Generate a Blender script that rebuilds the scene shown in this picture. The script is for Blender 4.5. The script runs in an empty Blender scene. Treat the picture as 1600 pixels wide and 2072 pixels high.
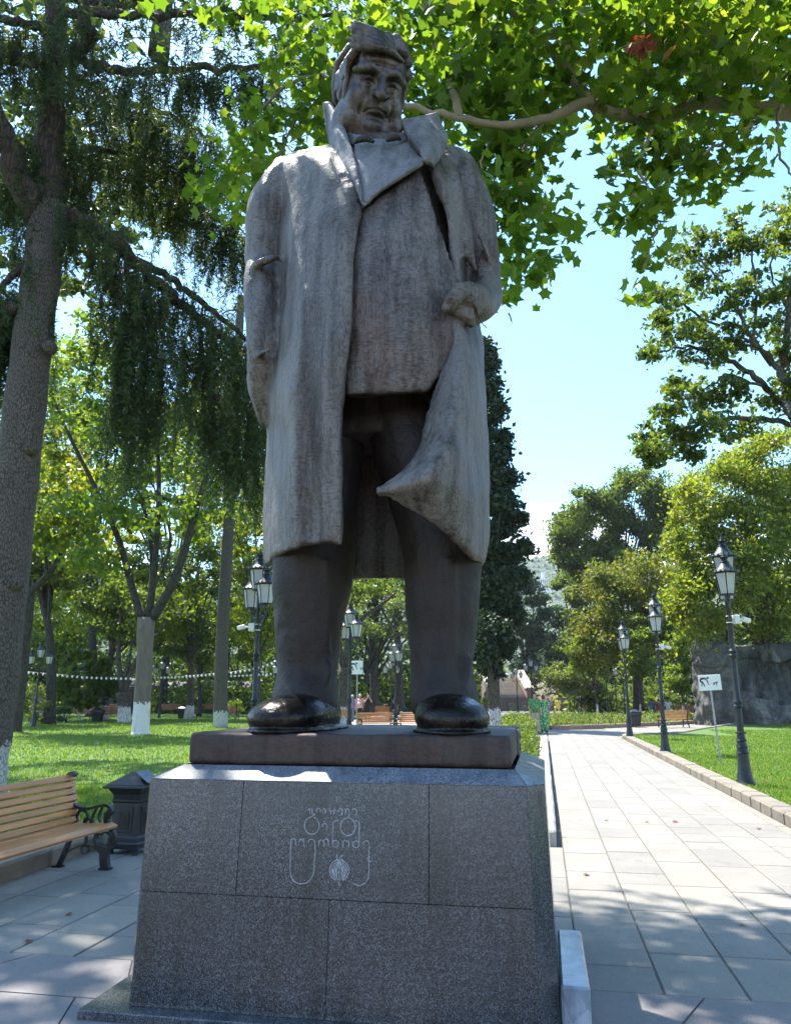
import bpy, bmesh, math, random
import numpy as np
from mathutils import Vector, Matrix
# ---------------------------------------------------------------- camera, light, exposure
SC = bpy.context.scene
COL = SC.collection
CAM_F, CAM_P, CAM_H = 1570.0, math.radians(13.4), 1.62
cam = bpy.data.cameras.new('camera')
cam.sensor_fit = 'VERTICAL'; cam.sensor_height = 24.0
cam.lens = CAM_F / 2072 * 24.0
cam.clip_start = 0.05; cam.clip_end = 9000
camo = bpy.data.objects.new('camera', cam); COL.objects.link(camo)
camo.location = (0, 0, CAM_H); camo.rotation_euler = (math.radians(90) + CAM_P, 0, 0)
SC.camera = camo
SUN_EL = math.radians(62)
SUN_TO = Vector((0.60, -0.80, 0)).normalized()          # where shadows fall
w = bpy.data.worlds.new('World'); SC.world = w; w.use_nodes = True
nt = w.node_tree; bg = nt.nodes['Background']
sky = nt.nodes.new('ShaderNodeTexSky'); sky.sky_type = 'NISHITA'; sky.sun_disc = False
sky.sun_elevation = SUN_EL; sky.sun_rotation = math.atan2(-SUN_TO.x, -SUN_TO.y)
sky.air_density = 1.0; sky.dust_density = 1.2; sky.ozone_density = 1.0; sky.altitude = 450
nt.links.new(sky.outputs[0], bg.inputs[0]); bg.inputs[1].default_value = 0.14
sl = bpy.data.lights.new('sun', 'SUN'); sl.energy = 4.3; sl.angle = math.radians(0.53); sl.color = (1.0, 0.95, 0.86)
so = bpy.data.objects.new('sun', sl); COL.objects.link(so)
so.rotation_euler = Vector((SUN_TO.x * math.cos(SUN_EL), SUN_TO.y * math.cos(SUN_EL), -math.sin(SUN_EL))).to_track_quat('-Z', 'Y').to_euler()
SC.view_settings.view_transform = 'Standard'; SC.view_settings.look = 'None'
SC.view_settings.exposure = 1.75; SC.view_settings.gamma = 1.0; SC.view_settings.use_curve_mapping = False
SC.render.engine = 'CYCLES'
cy = SC.cycles
cy.max_bounces = 7; cy.diffuse_bounces = 4; cy.glossy_bounces = 3; cy.transmission_bounces = 4; cy.transparent_max_bounces = 6
cy.use_denoising = True; cy.caustics_reflective = False; cy.caustics_refractive = False
cy.sample_clamp_indirect = 6.0
try: cy.volume_bounces = 0
except Exception: pass

# ---------------------------------------------------------------- from picture to place
YAW = math.radians(10.5)                                # everything paved runs along this heading
UA = Vector((math.cos(YAW), -math.sin(YAW), 0)); VA = Vector((math.sin(YAW), math.cos(YAW), 0))
O = Vector((-0.29, 5.2, 0))                             # statue origin on the ground
def ray(px, py):
    cx = (px - 800) / CAM_F; cyy = (1036 - py) / CAM_F
    return Vector((cx, math.cos(CAM_P) - cyy * math.sin(CAM_P), math.sin(CAM_P) + cyy * math.cos(CAM_P)))
CAMV = Vector((0, 0, CAM_H))
def Q(px, py, d):                                       # statue-local point on the plane d behind the statue origin
    r = ray(px, py); t = (d + O.dot(VA)) / r.dot(VA)
    p = CAMV + r * t - O
    return Vector((p.dot(UA), d, p.z))
def G(px, py, z=0.0):                                   # point at height z
    r = ray(px, py); t = (z - CAM_H) / r.z
    return CAMV + r * t
def at(px, py, Y):                                      # point at distance Y
    r = ray(px, py); return CAMV + r * (Y / r.y)
def ppm(py, Y):                                         # pixels per metre
    p = at(800, py, Y); return CAM_F / (Y * math.cos(CAM_P) + (p.z - CAM_H) * math.sin(CAM_P))

# ---------------------------------------------------------------- object helpers
def tag(o, label=None, cat=None, group=None, kind=None):
    if label: o['label'] = label
    if cat: o['category'] = cat
    if group: o['group'] = group
    if kind: o['kind'] = kind
    return o
def thing(name, label, cat, loc=(0, 0, 0), rz=0.0, group=None, rot=None):
    o = bpy.data.objects.new(name, None); COL.objects.link(o)
    o.empty_display_size = 0.2
    o.location = loc; o.rotation_euler = rot if rot else (0, 0, rz)
    return tag(o, label, cat, group)
def link(name, me, mat=None, parent=None, smooth=False):
    if mat is not None:
        me.materials.clear()
        for m in (mat if isinstance(mat, (list, tuple)) else [mat]): me.materials.append(m)
    if smooth: me.shade_smooth()
    o = bpy.data.objects.new(name, me); COL.objects.link(o)
    if parent is not None: o.parent = parent
    return o
def np_mesh(name, V, F, smooth=False):                  # F: (n,k) int array
    V = np.asarray(V, dtype=np.float32); F = np.asarray(F, dtype=np.int32)
    me = bpy.data.meshes.new(name)
    n, k = F.shape
    me.vertices.add(len(V)); me.vertices.foreach_set('co', V.ravel())
    me.loops.add(n * k); me.loops.foreach_set('vertex_index', F.ravel())
    me.polygons.add(n); me.polygons.foreach_set('loop_start', np.arange(0, n * k, k, dtype=np.int32))
    me.update(calc_edges=True); me.validate()
    if smooth: me.shade_smooth()
    return me
class MB:
    def __init__(s): s.v = []; s.f = []
    def add(s, vs, fs):
        b = len(s.v); s.v += [tuple(x) for x in vs]; s.f += [tuple(b + i for i in f) for f in fs]; return s
    def box(s, c, d, R=None, taper=1.0):
        hx, hy, hz = d[0] / 2, d[1] / 2, d[2] / 2
        vs = []
        for k in (-1, 1):
            t = taper if k > 0 else 1.0
            for a, b in ((-1, -1), (1, -1), (1, 1), (-1, 1)): vs.append(Vector((a * hx * t, b * hy * t, k * hz)))
        if R is not None: vs = [R @ x for x in vs]
        c = Vector(c)
        return s.add([x + c for x in vs], [(3, 2, 1, 0), (4, 5, 6, 7), (0, 1, 5, 4), (1, 2, 6, 5), (2, 3, 7, 6), (3, 0, 4, 7)])
    def bbox(s, c, d, bev=0.01, R=None):                # box with chamfered edges
        hx, hy, hz = d[0] / 2, d[1] / 2, d[2] / 2; b = min(bev, hx * .9, hy * .9, hz * .9)
        vs = []; idx = {}
        for sx in (-1, 1):
            for sy in (-1, 1):
                for sz in (-1, 1):
                    for ax in range(3):
                        p = [sx * (hx - b), sy * (hy - b), sz * (hz - b)]
                        p[ax] = (sx * hx, sy * hy, sz * hz)[ax]
                        idx[(sx, sy, sz, ax)] = len(vs); vs.append(Vector(p))
        fs = []
        I = lambda x, y, z, a: idx[(x, y, z, a)]
        for q in (-1, 1):
            f = [I(q, -1, -1, 0), I(q, 1, -1, 0), I(q, 1, 1, 0), I(q, -1, 1, 0)]; fs.append(f if q > 0 else f[::-1])
            f = [I(-1, q, -1, 1), I(-1, q, 1, 1), I(1, q, 1, 1), I(1, q, -1, 1)]; fs.append(f if q > 0 else f[::-1])
            f = [I(-1, -1, q, 2), I(1, -1, q, 2), I(1, 1, q, 2), I(-1, 1, q, 2)]; fs.append(f if q > 0 else f[::-1])
        for q in (-1, 1):
            for r in (-1, 1):
                fs.append([I(q, r, -1, 0), I(q, r, 1, 0), I(q, r, 1, 1), I(q, r, -1, 1)])
                fs.append([I(q, -1, r, 0), I(q, 1, r, 0), I(q, 1, r, 2), I(q, -1, r, 2)])
                fs.append([I(-1, q, r, 1), I(1, q, r, 1), I(1, q, r, 2), I(-1, q, r, 2)])
        for sx in (-1, 1):
            for sy in (-1, 1):
                for sz in (-1, 1): fs.append([I(sx, sy, sz, 0), I(sx, sy, sz, 1), I(sx, sy, sz, 2)])
        if R is not None: vs = [R @ x for x in vs]
        c = Vector(c)
        return s.add([x + c for x in vs], fs)
    def tube(s, pts, rad, n=8, cap=True, flat=1.0):
        pts = [Vector(p) for p in pts]
        if not isinstance(rad, (list, tuple)): rad = [rad] * len(pts)
        up = None; rings = []
        for i, p in enumerate(pts):
            t = (pts[min(i + 1, len(pts) - 1)] - pts[max(i - 1, 0)])
            if t.length < 1e-9: t = Vector((0, 0, 1))
            t.normalize()
            if up is None:
                a = Vector((0, 0, 1)) if abs(t.z) < .9 else Vector((1, 0, 0))
                up = (a - t * a.dot(t)).normalized()
            else:
                up = up - t * up.dot(t)
                if up.length < 1e-6:
                    a = Vector((1, 0, 0)) if abs(t.x) < .9 else Vector((0, 1, 0)); up = a - t * a.dot(t)
                up.normalize()
            sd = t.cross(up)
            rings.append([p + (up * math.cos(2 * math.pi * k / n) * flat + sd * math.sin(2 * math.pi * k / n)) * rad[i] for k in range(n)])
        vs = [q for r in rings for q in r]; fs = []
        for i in range(len(pts) - 1):
            for k in range(n):
                a = i * n + k; b = i * n + (k + 1) % n
                fs.append((a, b, b + n, a + n))
        if cap: fs.append(tuple(range(n - 1, -1, -1))); m = (len(pts) - 1) * n; fs.append(tuple(range(m, m + n)))
        return s.add(vs, fs)
    def lathe(s, prof, n=16, c=(0, 0, 0), phase=0.0):   # prof [(r,z)]
        c = Vector(c); vs = []; fs = []
        for r, z in prof:
            for k in range(n):
                a = 2 * math.pi * k / n + phase; vs.append(c + Vector((r * math.cos(a), r * math.sin(a), z)))
        for i in range(len(prof) - 1):
            for k in range(n):
                a = i * n + k; b = i * n + (k + 1) % n; fs.append((a, b, b + n, a + n))
        fs.append(tuple(range(n - 1, -1, -1))); m = (len(prof) - 1) * n; fs.append(tuple(range(m, m + n)))
        return s.add(vs, fs)
    def prism(s, pts, axis, h):                         # closed polygon swept along a vector
        pts = [Vector(p) for p in pts]; h = Vector(h); n = len(pts)
        vs = pts + [p + h for p in pts]
        fs = [tuple(range(n - 1, -1, -1)), tuple(range(n, 2 * n))] + [(i, (i + 1) % n, n + (i + 1) % n, n + i) for i in range(n)]
        return s.add(vs, fs)
    def mesh(s, name='mesh', smooth=False, fix=True):
        me = bpy.data.meshes.new(name); me.from_pydata(s.v, [], s.f); me.update()
        if fix:
            bm = bmesh.new(); bm.from_mesh(me); bmesh.ops.recalc_face_normals(bm, faces=bm.faces); bm.to_mesh(me); bm.free()
        if smooth: me.shade_smooth()
        return me
    def build(s, name, mat, parent=None, smooth=False, angle=None, fix=True):
        me = s.mesh(name, smooth, fix)
        o = link(name, me, mat, parent)
        if angle is not None: shade_auto(me, angle)
        return o
def shade_auto(me, deg=35):
    me.shade_smooth()
    try: me.set_sharp_from_angle(angle=math.radians(deg))
    except Exception: pass
def copy_tree(o, parent=None):
    c = o.copy(); COL.objects.link(c)
    if parent is not None: c.parent = parent
    for ch in list(o.children): copy_tree(ch, c)
    return c
def spline(P, n):                                       # Catmull-Rom through points
    P = np.asarray(P, dtype=float); m = len(P)
    E = np.vstack([2 * P[0] - P[1], P, 2 * P[-1] - P[-2]])
    t = np.linspace(0, m - 1, n); i = np.minimum(t.astype(int), m - 2); u = (t - i)[:, None]
    p0, p1, p2, p3 = E[i], E[i + 1], E[i + 2], E[i + 3]
    return .5 * ((2 * p1) + (-p0 + p2) * u + (2 * p0 - 5 * p1 + 4 * p2 - p3) * u ** 2 + (-p0 + 3 * p1 - 3 * p2 + p3) * u ** 3)
def patch(rows, nu, nv):                                # rows of control points -> dense grid (nv,nu,3)
    R = np.array([spline([tuple(p) for p in r], nu) for r in rows])
    return np.stack([spline(R[:, k], nv) for k in range(nu)], axis=1)
def patch_shell(rows, nu, nv, th):                      # closed thin shell around a patch
    A = patch(rows, nu, nv)
    du = np.gradient(A, axis=1); dv = np.gradient(A, axis=0)
    N = np.cross(du, dv); N /= (np.linalg.norm(N, axis=2, keepdims=True) + 1e-9)
    B = A + N * th
    V = np.concatenate([A.reshape(-1, 3), B.reshape(-1, 3)]); m = nu * nv
    F = []
    for j in range(nv - 1):
        for i in range(nu - 1):
            a = j * nu + i; F.append((a, a + 1, a + nu + 1, a + nu)); F.append((m + a, m + a + nu, m + a + nu + 1, m + a + 1))
    per = [i for i in range(nu)] + [j * nu + nu - 1 for j in range(1, nv)] + [(nv - 1) * nu + i for i in range(nu - 2, -1, -1)] + [j * nu for j in range(nv - 2, 0, -1)]
    for k in range(len(per)):
        a, b = per[k], per[(k + 1) % len(per)]; F.append((b, a, m + a, m + b))
    return V, F
def rings_mesh(mb, rings):
    n = len(rings[0]); vs = [p for r in rings for p in r]; fs = []
    for i in range(len(rings) - 1):
        for k in range(n):
            a = i * n + k; b = i * n + (k + 1) % n; fs.append((a, b, b + n, a + n))
    fs.append(tuple(range(n - 1, -1, -1))); m = (len(rings) - 1) * n; fs.append(tuple(range(m, m + n)))
    mb.add(vs, fs)
def evaluated(o, mods):                                 # run modifiers and keep the result as the mesh
    for typ, kw in mods:
        m = o.modifiers.new(typ.lower(), typ)
        for k, v in kw.items(): setattr(m, k, v)
    dg = bpy.context.evaluated_depsgraph_get(); dg.update()
    me = bpy.data.meshes.new_from_object(o.evaluated_get(dg))
    o.modifiers.clear(); old = o.data; o.data = me
    if old.users == 0: bpy.data.meshes.remove(old)
    return o

# ---------------------------------------------------------------- sculpting with distance fields
class SDF:
    def __init__(s, lo, hi, h):
        s.lo = np.array(lo, float); s.h = h
        n = np.ceil((np.array(hi) - s.lo) / h).astype(int) + 1
        g = np.meshgrid(*[s.lo[i] + h * np.arange(n[i]) for i in range(3)], indexing='ij')
        s.P = np.stack(g, -1).astype(np.float32); s.D = np.full(n, 1e3, np.float32)
    def cap(s, a, b, ra, rb):
        a = np.array(a, np.float32); b = np.array(b, np.float32); ab = b - a
        t = np.clip(((s.P - a) @ ab) / max(float(ab @ ab), 1e-9), 0, 1)
        return np.linalg.norm(s.P - a - t[..., None] * ab, axis=-1) - (ra + (rb - ra) * t)
    def ell(s, c, r, R=None):
        q = s.P - np.array(c, np.float32)
        if R is not None: q = q @ np.array(R, np.float32)
        r = np.array(r, np.float32)
        k0 = np.linalg.norm(q / r, axis=-1); k1 = np.linalg.norm(q / (r * r), axis=-1) + 1e-9
        return k0 * (k0 - 1) / k1
    def chain(s, pts, rad):
        d = None
        for i in range(len(pts) - 1):
            e = s.cap(pts[i], pts[i + 1], rad[i], rad[i + 1]); d = e if d is None else np.minimum(d, e)
        return d
    def add(s, d, k=0.02):
        hh = np.maximum(k - np.abs(s.D - d), 0) / k; s.D = np.minimum(s.D, d) - hh * hh * k * .25; return s
    def sub(s, d, k=0.01):
        e = -d; hh = np.maximum(k - np.abs(s.D - e), 0) / k; s.D = np.maximum(s.D, e) + hh * hh * k * .25; return s
    def cut_below(s, z): s.D = np.maximum(s.D, z - s.P[..., 2]); return s
    def mesh(s, name):
        D = s.D.astype(float); ins = D < 0
        nx, ny, nz = D.shape
        c = np.zeros((nx - 1, ny - 1, nz - 1), int)
        cor = [(i, j, k) for i in (0, 1) for j in (0, 1) for k in (0, 1)]
        sl_ = lambda i, j, k: (slice(i, nx - 1 + i), slice(j, ny - 1 + j), slice(k, nz - 1 + k))
        for o in cor: c += ins[sl_(*o)]
        act = np.argwhere((c > 0) & (c < 8)); idx = np.full(c.shape, -1); idx[tuple(act.T)] = np.arange(len(act))
        acc = np.zeros((len(act), 3)); cnt = np.zeros(len(act))
        for a in cor:
            for ax in range(3):
                if a[ax] == 1: continue
                b = list(a); b[ax] = 1
                da = D[act[:, 0] + a[0], act[:, 1] + a[1], act[:, 2] + a[2]]; db = D[act[:, 0] + b[0], act[:, 1] + b[1], act[:, 2] + b[2]]
                m = (da < 0) != (db < 0); t = np.where(m, da / np.where(m, da - db, 1), 0)
                p = np.array(a, float) + 0 * acc; p[:, ax] = t
                acc[m] += p[m]; cnt[m] += 1
        V = s.lo + s.h * (act + acc / cnt[:, None])
        F = []
        for ax in range(3):
            u, v = (ax + 1) % 3, (ax + 2) % 3
            sa = [slice(None)] * 3; sb = [slice(None)] * 3; sa[ax] = slice(0, -1); sb[ax] = slice(1, None)
            e = np.argwhere(ins[tuple(sa)] != ins[tuple(sb)])
            e = e[(e[:, u] > 0) & (e[:, v] > 0) & (e[:, u] < D.shape[u] - 1) & (e[:, v] < D.shape[v] - 1)]
            q = []
            for ou, ov in ((1, 1), (0, 1), (0, 0), (1, 0)):
                x = e.copy(); x[:, u] -= ou; x[:, v] -= ov; q.append(idx[tuple(x.T)])
            q = np.stack(q, 1); fl = ins[tuple(e.T)]
            q[~fl] = q[~fl][:, ::-1]; F.append(q)
        F = np.concatenate(F); F = F[(F >= 0).all(1)]
        return np_mesh(name, V, F, True)

# ---------------------------------------------------------------- materials
def nodes(name):
    m = bpy.data.materials.new(name); m.use_nodes = True
    t = m.node_tree; b = t.nodes['Principled BSDF']
    return m, t, b
def N(t, typ, **kw):
    n = t.nodes.new(typ)
    for k, v in kw.items():
        if isinstance(k, str) and hasattr(n, k): setattr(n, k, v)
        else: n.inputs[k].default_value = v
    return n
def noise(t, scale, detail=4, rough=.55, vec=None, dist=0.0):
    n = t.nodes.new('ShaderNodeTexNoise'); n.inputs['Scale'].default_value = scale; n.inputs['Detail'].default_value = detail
    n.inputs['Roughness'].default_value = rough; n.inputs['Distortion'].default_value = dist
    if vec is not None: t.links.new(vec, n.inputs['Vector'])
    return n
def ramp(t, src, stops, interp='LINEAR'):
    r = t.nodes.new('ShaderNodeValToRGB'); r.color_ramp.interpolation = interp
    e = r.color_ramp.elements
    while len(e) < len(stops): e.new(.5)
    for x, (p, c) in zip(e, stops):
        x.position = p; x.color = (c, c, c, 1) if isinstance(c, (int, float)) else (*c, 1)
    t.links.new(src, r.inputs[0]); return r
def coords(t, kind='Object', scale=(1, 1, 1), rot=(0, 0, 0)):
    c = t.nodes.new('ShaderNodeTexCoord'); mp = t.nodes.new('ShaderNodeMapping')
    mp.inputs['Scale'].default_value = scale; mp.inputs['Rotation'].default_value = rot
    t.links.new(c.outputs[kind], mp.inputs[0]); return mp.outputs[0]
def wpos(t, scale=(1, 1, 1), rot=(0, 0, 0)):
    c = t.nodes.new('ShaderNodeNewGeometry'); mp = t.nodes.new('ShaderNodeMapping')
    mp.inputs['Scale'].default_value = scale; mp.inputs['Rotation'].default_value = rot
    t.links.new(c.outputs['Position'], mp.inputs[0]); return mp.outputs[0]
def mixc(t, fac, a, b, mode='MIX'):
    m = t.nodes.new('ShaderNodeMix'); m.data_type = 'RGBA'; m.blend_type = mode
    for s, x in ((m.inputs[0], fac), (m.inputs[6], a), (m.inputs[7], b)):
        if hasattr(x, 'is_linked') or isinstance(x, bpy.types.NodeSocket): t.links.new(x, s)
        elif isinstance(x, (int, float)): s.default_value = x
        else: s.default_value = (*x, 1)
    return m.outputs[2]
def bump(t, h, strength=.3, dist=.02, prev=None):
    b = t.nodes.new('ShaderNodeBump'); b.inputs['Strength'].default_value = strength; b.inputs['Distance'].default_value = dist
    t.links.new(h, b.inputs['Height'])
    if prev is not None: t.links.new(prev, b.inputs['Normal'])
    return b.outputs[0]
def simple(name, col, rough=.6, metal=0.0, var=.12, scale=6.0, bmp=0.0, kind='Object', coat=0.0):
    m, t, b = nodes(name)
    v = coords(t, kind) if kind != 'World' else wpos(t)
    n = noise(t, scale, 5, .6, v)
    r = ramp(t, n.outputs[0], [(.3, tuple(max(0, c * (1 - var * 1.5)) for c in col)), (.7, tuple(c * (1 + var) for c in col))])
    t.links.new(r.outputs[0], b.inputs['Base Color'])
    b.inputs['Roughness'].default_value = rough; b.inputs['Metallic'].default_value = metal
    if coat: b.inputs['Coat Weight'].default_value = coat
    if bmp:
        n2 = noise(t, scale * 5, 6, .6, v); t.links.new(bump(t, n2.outputs[0], bmp, .02), b.inputs['Normal'])
    return m
RNG = random.Random(7)
# ---------------------------------------------------------------- materials of the place
M = {}
def bronze(name, brown, grey, cover, rough, strokes=1.0, metal=.45):
    m, t, b = nodes(name)
    P = coords(t, 'Object')
    big = noise(t, 1.6, 5, .6, P, .6); streak = noise(t, 3.0, 5, .65, coords(t, 'Object', (3.2, 3.2, .22)))
    fine = noise(t, 26, 4, .7, P)
    # short chisel strokes in three directions, each direction in its own areas
    st = []
    for k, (sc, ro) in enumerate((((42, 42, 16), (0, .8, 0)), ((42, 42, 16), (0, -.6, .3)), ((13, 42, 42), (0, .5, .4)))):
        n = noise(t, 1.9, 3, .55, coords(t, 'Object', sc, ro)); st.append(n.outputs[0])
    m1 = ramp(t, noise(t, 5.5, 2, .5, P).outputs[0], [(.45, 0.), (.55, 1.)]).outputs[0]
    m2 = ramp(t, noise(t, 6.3, 2, .5, coords(t, 'Object', (1, 1, 1), (1, 2, 0))).outputs[0], [(.45, 0.), (.55, 1.)]).outputs[0]
    stroke = mixc(t, m2, mixc(t, m1, st[0], st[1]), st[2])
    sv = ramp(t, stroke, [(.36, 0.), (.64, 1.)]).outputs[0]
    f = mixc(t, .5, big.outputs[0], streak.outputs[0])
    f = mixc(t, .22, f, fine.outputs[0])
    f = mixc(t, .07 * strokes, f, sv)
    k = ramp(t, f, [(cover - .085, 0.), (cover + .075, 1.)]).outputs[0]
    rusty = ramp(t, noise(t, 2.2, 5, .65, coords(t, 'Object', (1.5, 1.5, .8), (0, 0, 2))).outputs[0], [(.55, 0.), (.72, 1.)]).outputs[0]
    br = mixc(t, rusty, brown, tuple(min(1, c * q) for c, q in zip(brown, (1.9, 1.25, 1.0))))
    c = mixc(t, k, br, grey)
    c = mixc(t, 1.0, c, ramp(t, sv, [(.0, .80), (.6, 1.08)]).outputs[0], 'MULTIPLY')
    dk = ramp(t, streak.outputs[0], [(.34, .62), (.54, 1.)]).outputs[0]
    c = mixc(t, 1.0, c, dk, 'MULTIPLY')
    t.links.new(c, b.inputs['Base Color'])
    b.inputs['Metallic'].default_value = metal
    rr = ramp(t, k, [(0, rough), (1, min(1, rough + .22))]).outputs[0]
    t.links.new(rr, b.inputs['Roughness'])
    h1 = bump(t, sv, .34 * strokes, .010)
    h2 = bump(t, fine.outputs[0], .25, .012, h1)
    h3 = bump(t, noise(t, 7, 3, .5, P).outputs[0], .35, .05, h2)
    t.links.new(h3, b.inputs['Normal'])
    return m
M['coat'] = bronze('bronze_grey_patina', (.064, .043, .032), (.178, .157, .140), .485, .42)
M['jacket'] = bronze('bronze_mixed_patina', (.060, .039, .029), (.170, .148, .134), .505, .40)
M['lapel'] = bronze('bronze_smooth_patina', (.09, .08, .075), (.19, .182, .182), .43, .45, .25)
M['legs'] = bronze('bronze_brown', (.021, .0135, .010), (.038, .029, .024), .58, .6, .8, .2)
M['face'] = bronze('bronze_face', (.062, .046, .039), (.145, .135, .132), .50, .34, .25, .55)
M['shoe'] = bronze('bronze_polished_black', (.016, .0125, .0105), (.040, .033, .028), .6, .27, .3, .6)
M['slab'] = bronze('bronze_slab', (.042, .024, .018), (.068, .046, .038), .55, .55, .35, .2)

def granite(name, dark, light, cut=.52, rough=.18, scale=62, bmp=0.0):
    m, t, b = nodes(name)
    P = coords(t, 'Object')
    n = noise(t, scale, 3, .62, P, .8); v = N(t, 'ShaderNodeTexVoronoi'); v.inputs['Scale'].default_value = scale * 1.35; t.links.new(P, v.inputs['Vector'])
    f = mixc(t, .35, n.outputs[0], v.outputs['Color'])
    k = ramp(t, f, [(cut - .05, 0.), (cut + .06, 1.)]).outputs[0]
    big = noise(t, 1.4, 4, .6, P)
    lt = mixc(t, ramp(t, big.outputs[0], [(.35, 0.), (.65, 1.)]).outputs[0], light, tuple(c * .72 for c in light))
    c = mixc(t, k, dark, lt)
    oi = t.nodes.new('ShaderNodeObjectInfo'); c = mixc(t, 1.0, c, ramp(t, oi.outputs['Random'], [(0, (.84, .85, .87)), (1, (1.08, 1.08, 1.07))]).outputs[0], 'MULTIPLY')
    drip = noise(t, 3.2, 5, .65, coords(t, 'Object', (2.2, 2.2, .28))); c = mixc(t, 1.0, c, ramp(t, drip.outputs[0], [(.36, .66), (.5, 1.0), (.68, 1.18)]).outputs[0], 'MULTIPLY')
    t.links.new(c, b.inputs['Base Color'])
    rr = ramp(t, big.outputs[0], [(.3, rough), (.7, rough + .12)]).outputs[0]; t.links.new(rr, b.inputs['Roughness'])
    b.inputs['Specular IOR Level'].default_value = .55
    if bmp: t.links.new(bump(t, n.outputs[0], bmp, .004), b.inputs['Normal'])
    return m
M['granite'] = granite('speckled_dark_granite', (.012, .0135, .017), (.118, .127, .142), .545, .17, 150)
M['granite_pol'] = granite('polished_dark_granite', (.028, .030, .034), (.15, .15, .155), .52, .12, 170)
M['granite_cap'] = granite('cap_granite_sky_sheen', (.07, .078, .092), (.30, .32, .36), .50, .24, 170)  # paler bluish tone paints the sky's reflection into the cap colour
M['granite_side'] = granite('polished_side_granite', (.02, .02, .022), (.12, .12, .12), .56, .05, 140)
M['marble'] = granite('grey_marble', (.26, .29, .33), (.48, .50, .54), .50, .14, 5)

def stone(name, col, var=.18, scale=1.1, rough=.75, spk=90, isl=True, bmp=.15):
    m, t, b = nodes(name)
    P = wpos(t)
    n = noise(t, scale, 6, .65, P); s = noise(t, spk, 3, .7, P)
    c = ramp(t, n.outputs[0], [(.28, tuple(x * (1 - var) for x in col)), (.72, tuple(min(1, x * (1 + var * .6)) for x in col))]).outputs[0]
    sp = ramp(t, s.outputs[0], [(.3, .8), (.6, 1.05)]).outputs[0]
    c = mixc(t, 1.0, c, sp, 'MULTIPLY')
    st = noise(t, 4.5, 6, .75, P, 1.2)
    c = mixc(t, ramp(t, st.outputs[0], [(.54, 0.), (.74, .6)]).outputs[0], c, tuple(x * .55 for x in col))
    if isl:
        oi = t.nodes.new('ShaderNodeObjectInfo'); g = t.nodes.new('ShaderNodeNewGeometry')
        ad = N(t, 'ShaderNodeMath', operation='ADD'); t.links.new(oi.outputs['Random'], ad.inputs[0]); t.links.new(g.outputs['Random Per Island'], ad.inputs[1])
        fr = N(t, 'ShaderNodeMath', operation='FRACT'); t.links.new(ad.outputs[0], fr.inputs[0])
        c = mixc(t, 1.0, c, ramp(t, fr.outputs[0], [(0, (.86, .86, .88)), (.5, (.97, .96, .95)), (1, (1.06, 1.04, 1.0))]).outputs[0], 'MULTIPLY')
    t.links.new(c, b.inputs['Base Color']); b.inputs['Roughness'].default_value = rough
    h = bump(t, s.outputs[0], bmp, .006); h = bump(t, n.outputs[0], bmp, .03, h)
    t.links.new(h, b.inputs['Normal'])
    return m
M['paving'] = stone('pale_paving_stone', (.235, .218, .192))
M['paving2'] = stone('grey_purple_paving_stone', (.20, .182, .18), .15)
M['joint'] = stone('sandy_joint', (.13, .118, .10), .2, 3, .9, 60, False)
M['kerb'] = stone('tan_kerb_stone', (.22, .19, .15), .28, 2.5, .85, 50, True, .5)
M['kerb_grey'] = stone('grey_kerb_stone', (.32, .31, .29), .25, 2.5, .85, 50, True, .4)
M['wallstone'] = stone('brown_wall_stone', (.27, .19, .15), .2, 1.2, .85, 30)
M['palestone'] = stone('pale_stair_stone', (.42, .36, .29), .18, 1.2, .8, 30)
M['asphalt'] = stone('asphalt', (.06, .06, .06), .2, 1.0, .9, 40, False)
M['soil'] = stone('dry_soil', (.11, .08, .055), .35, 2.0, .95, 25, False, .6)
def rockmat():
    m, t, b = nodes('weathered_grey_rock'); P = coords(t, 'Object')
    n = noise(t, .5, 8, .7, P, 1.0); n2 = noise(t, 2.5, 7, .7, P, .6); v = noise(t, 1.0, 5, .65, coords(t, 'Object', (1.6, 1.6, .35)))
    c = ramp(t, n.outputs[0], [(.36, (.035, .037, .038)), (.5, (.085, .087, .082)), (.62, (.20, .195, .175))]).outputs[0]
    c = mixc(t, ramp(t, v.outputs[0], [(.55, 0.), (.72, .6)]).outputs[0], c, (.19, .175, .145))
    c = mixc(t, ramp(t, n2.outputs[0], [(.35, .6), (.55, 0.)]).outputs[0], c, (.03, .032, .034))
    t.links.new(c, b.inputs['Base Color']); b.inputs['Roughness'].default_value = .88
    h = bump(t, n2.outputs[0], .8, .15); h = bump(t, noise(t, 14, 5, .7, P).outputs[0], .5, .04, h)
    t.links.new(h, b.inputs['Normal']); return m
M['rock'] = rockmat()
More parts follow.
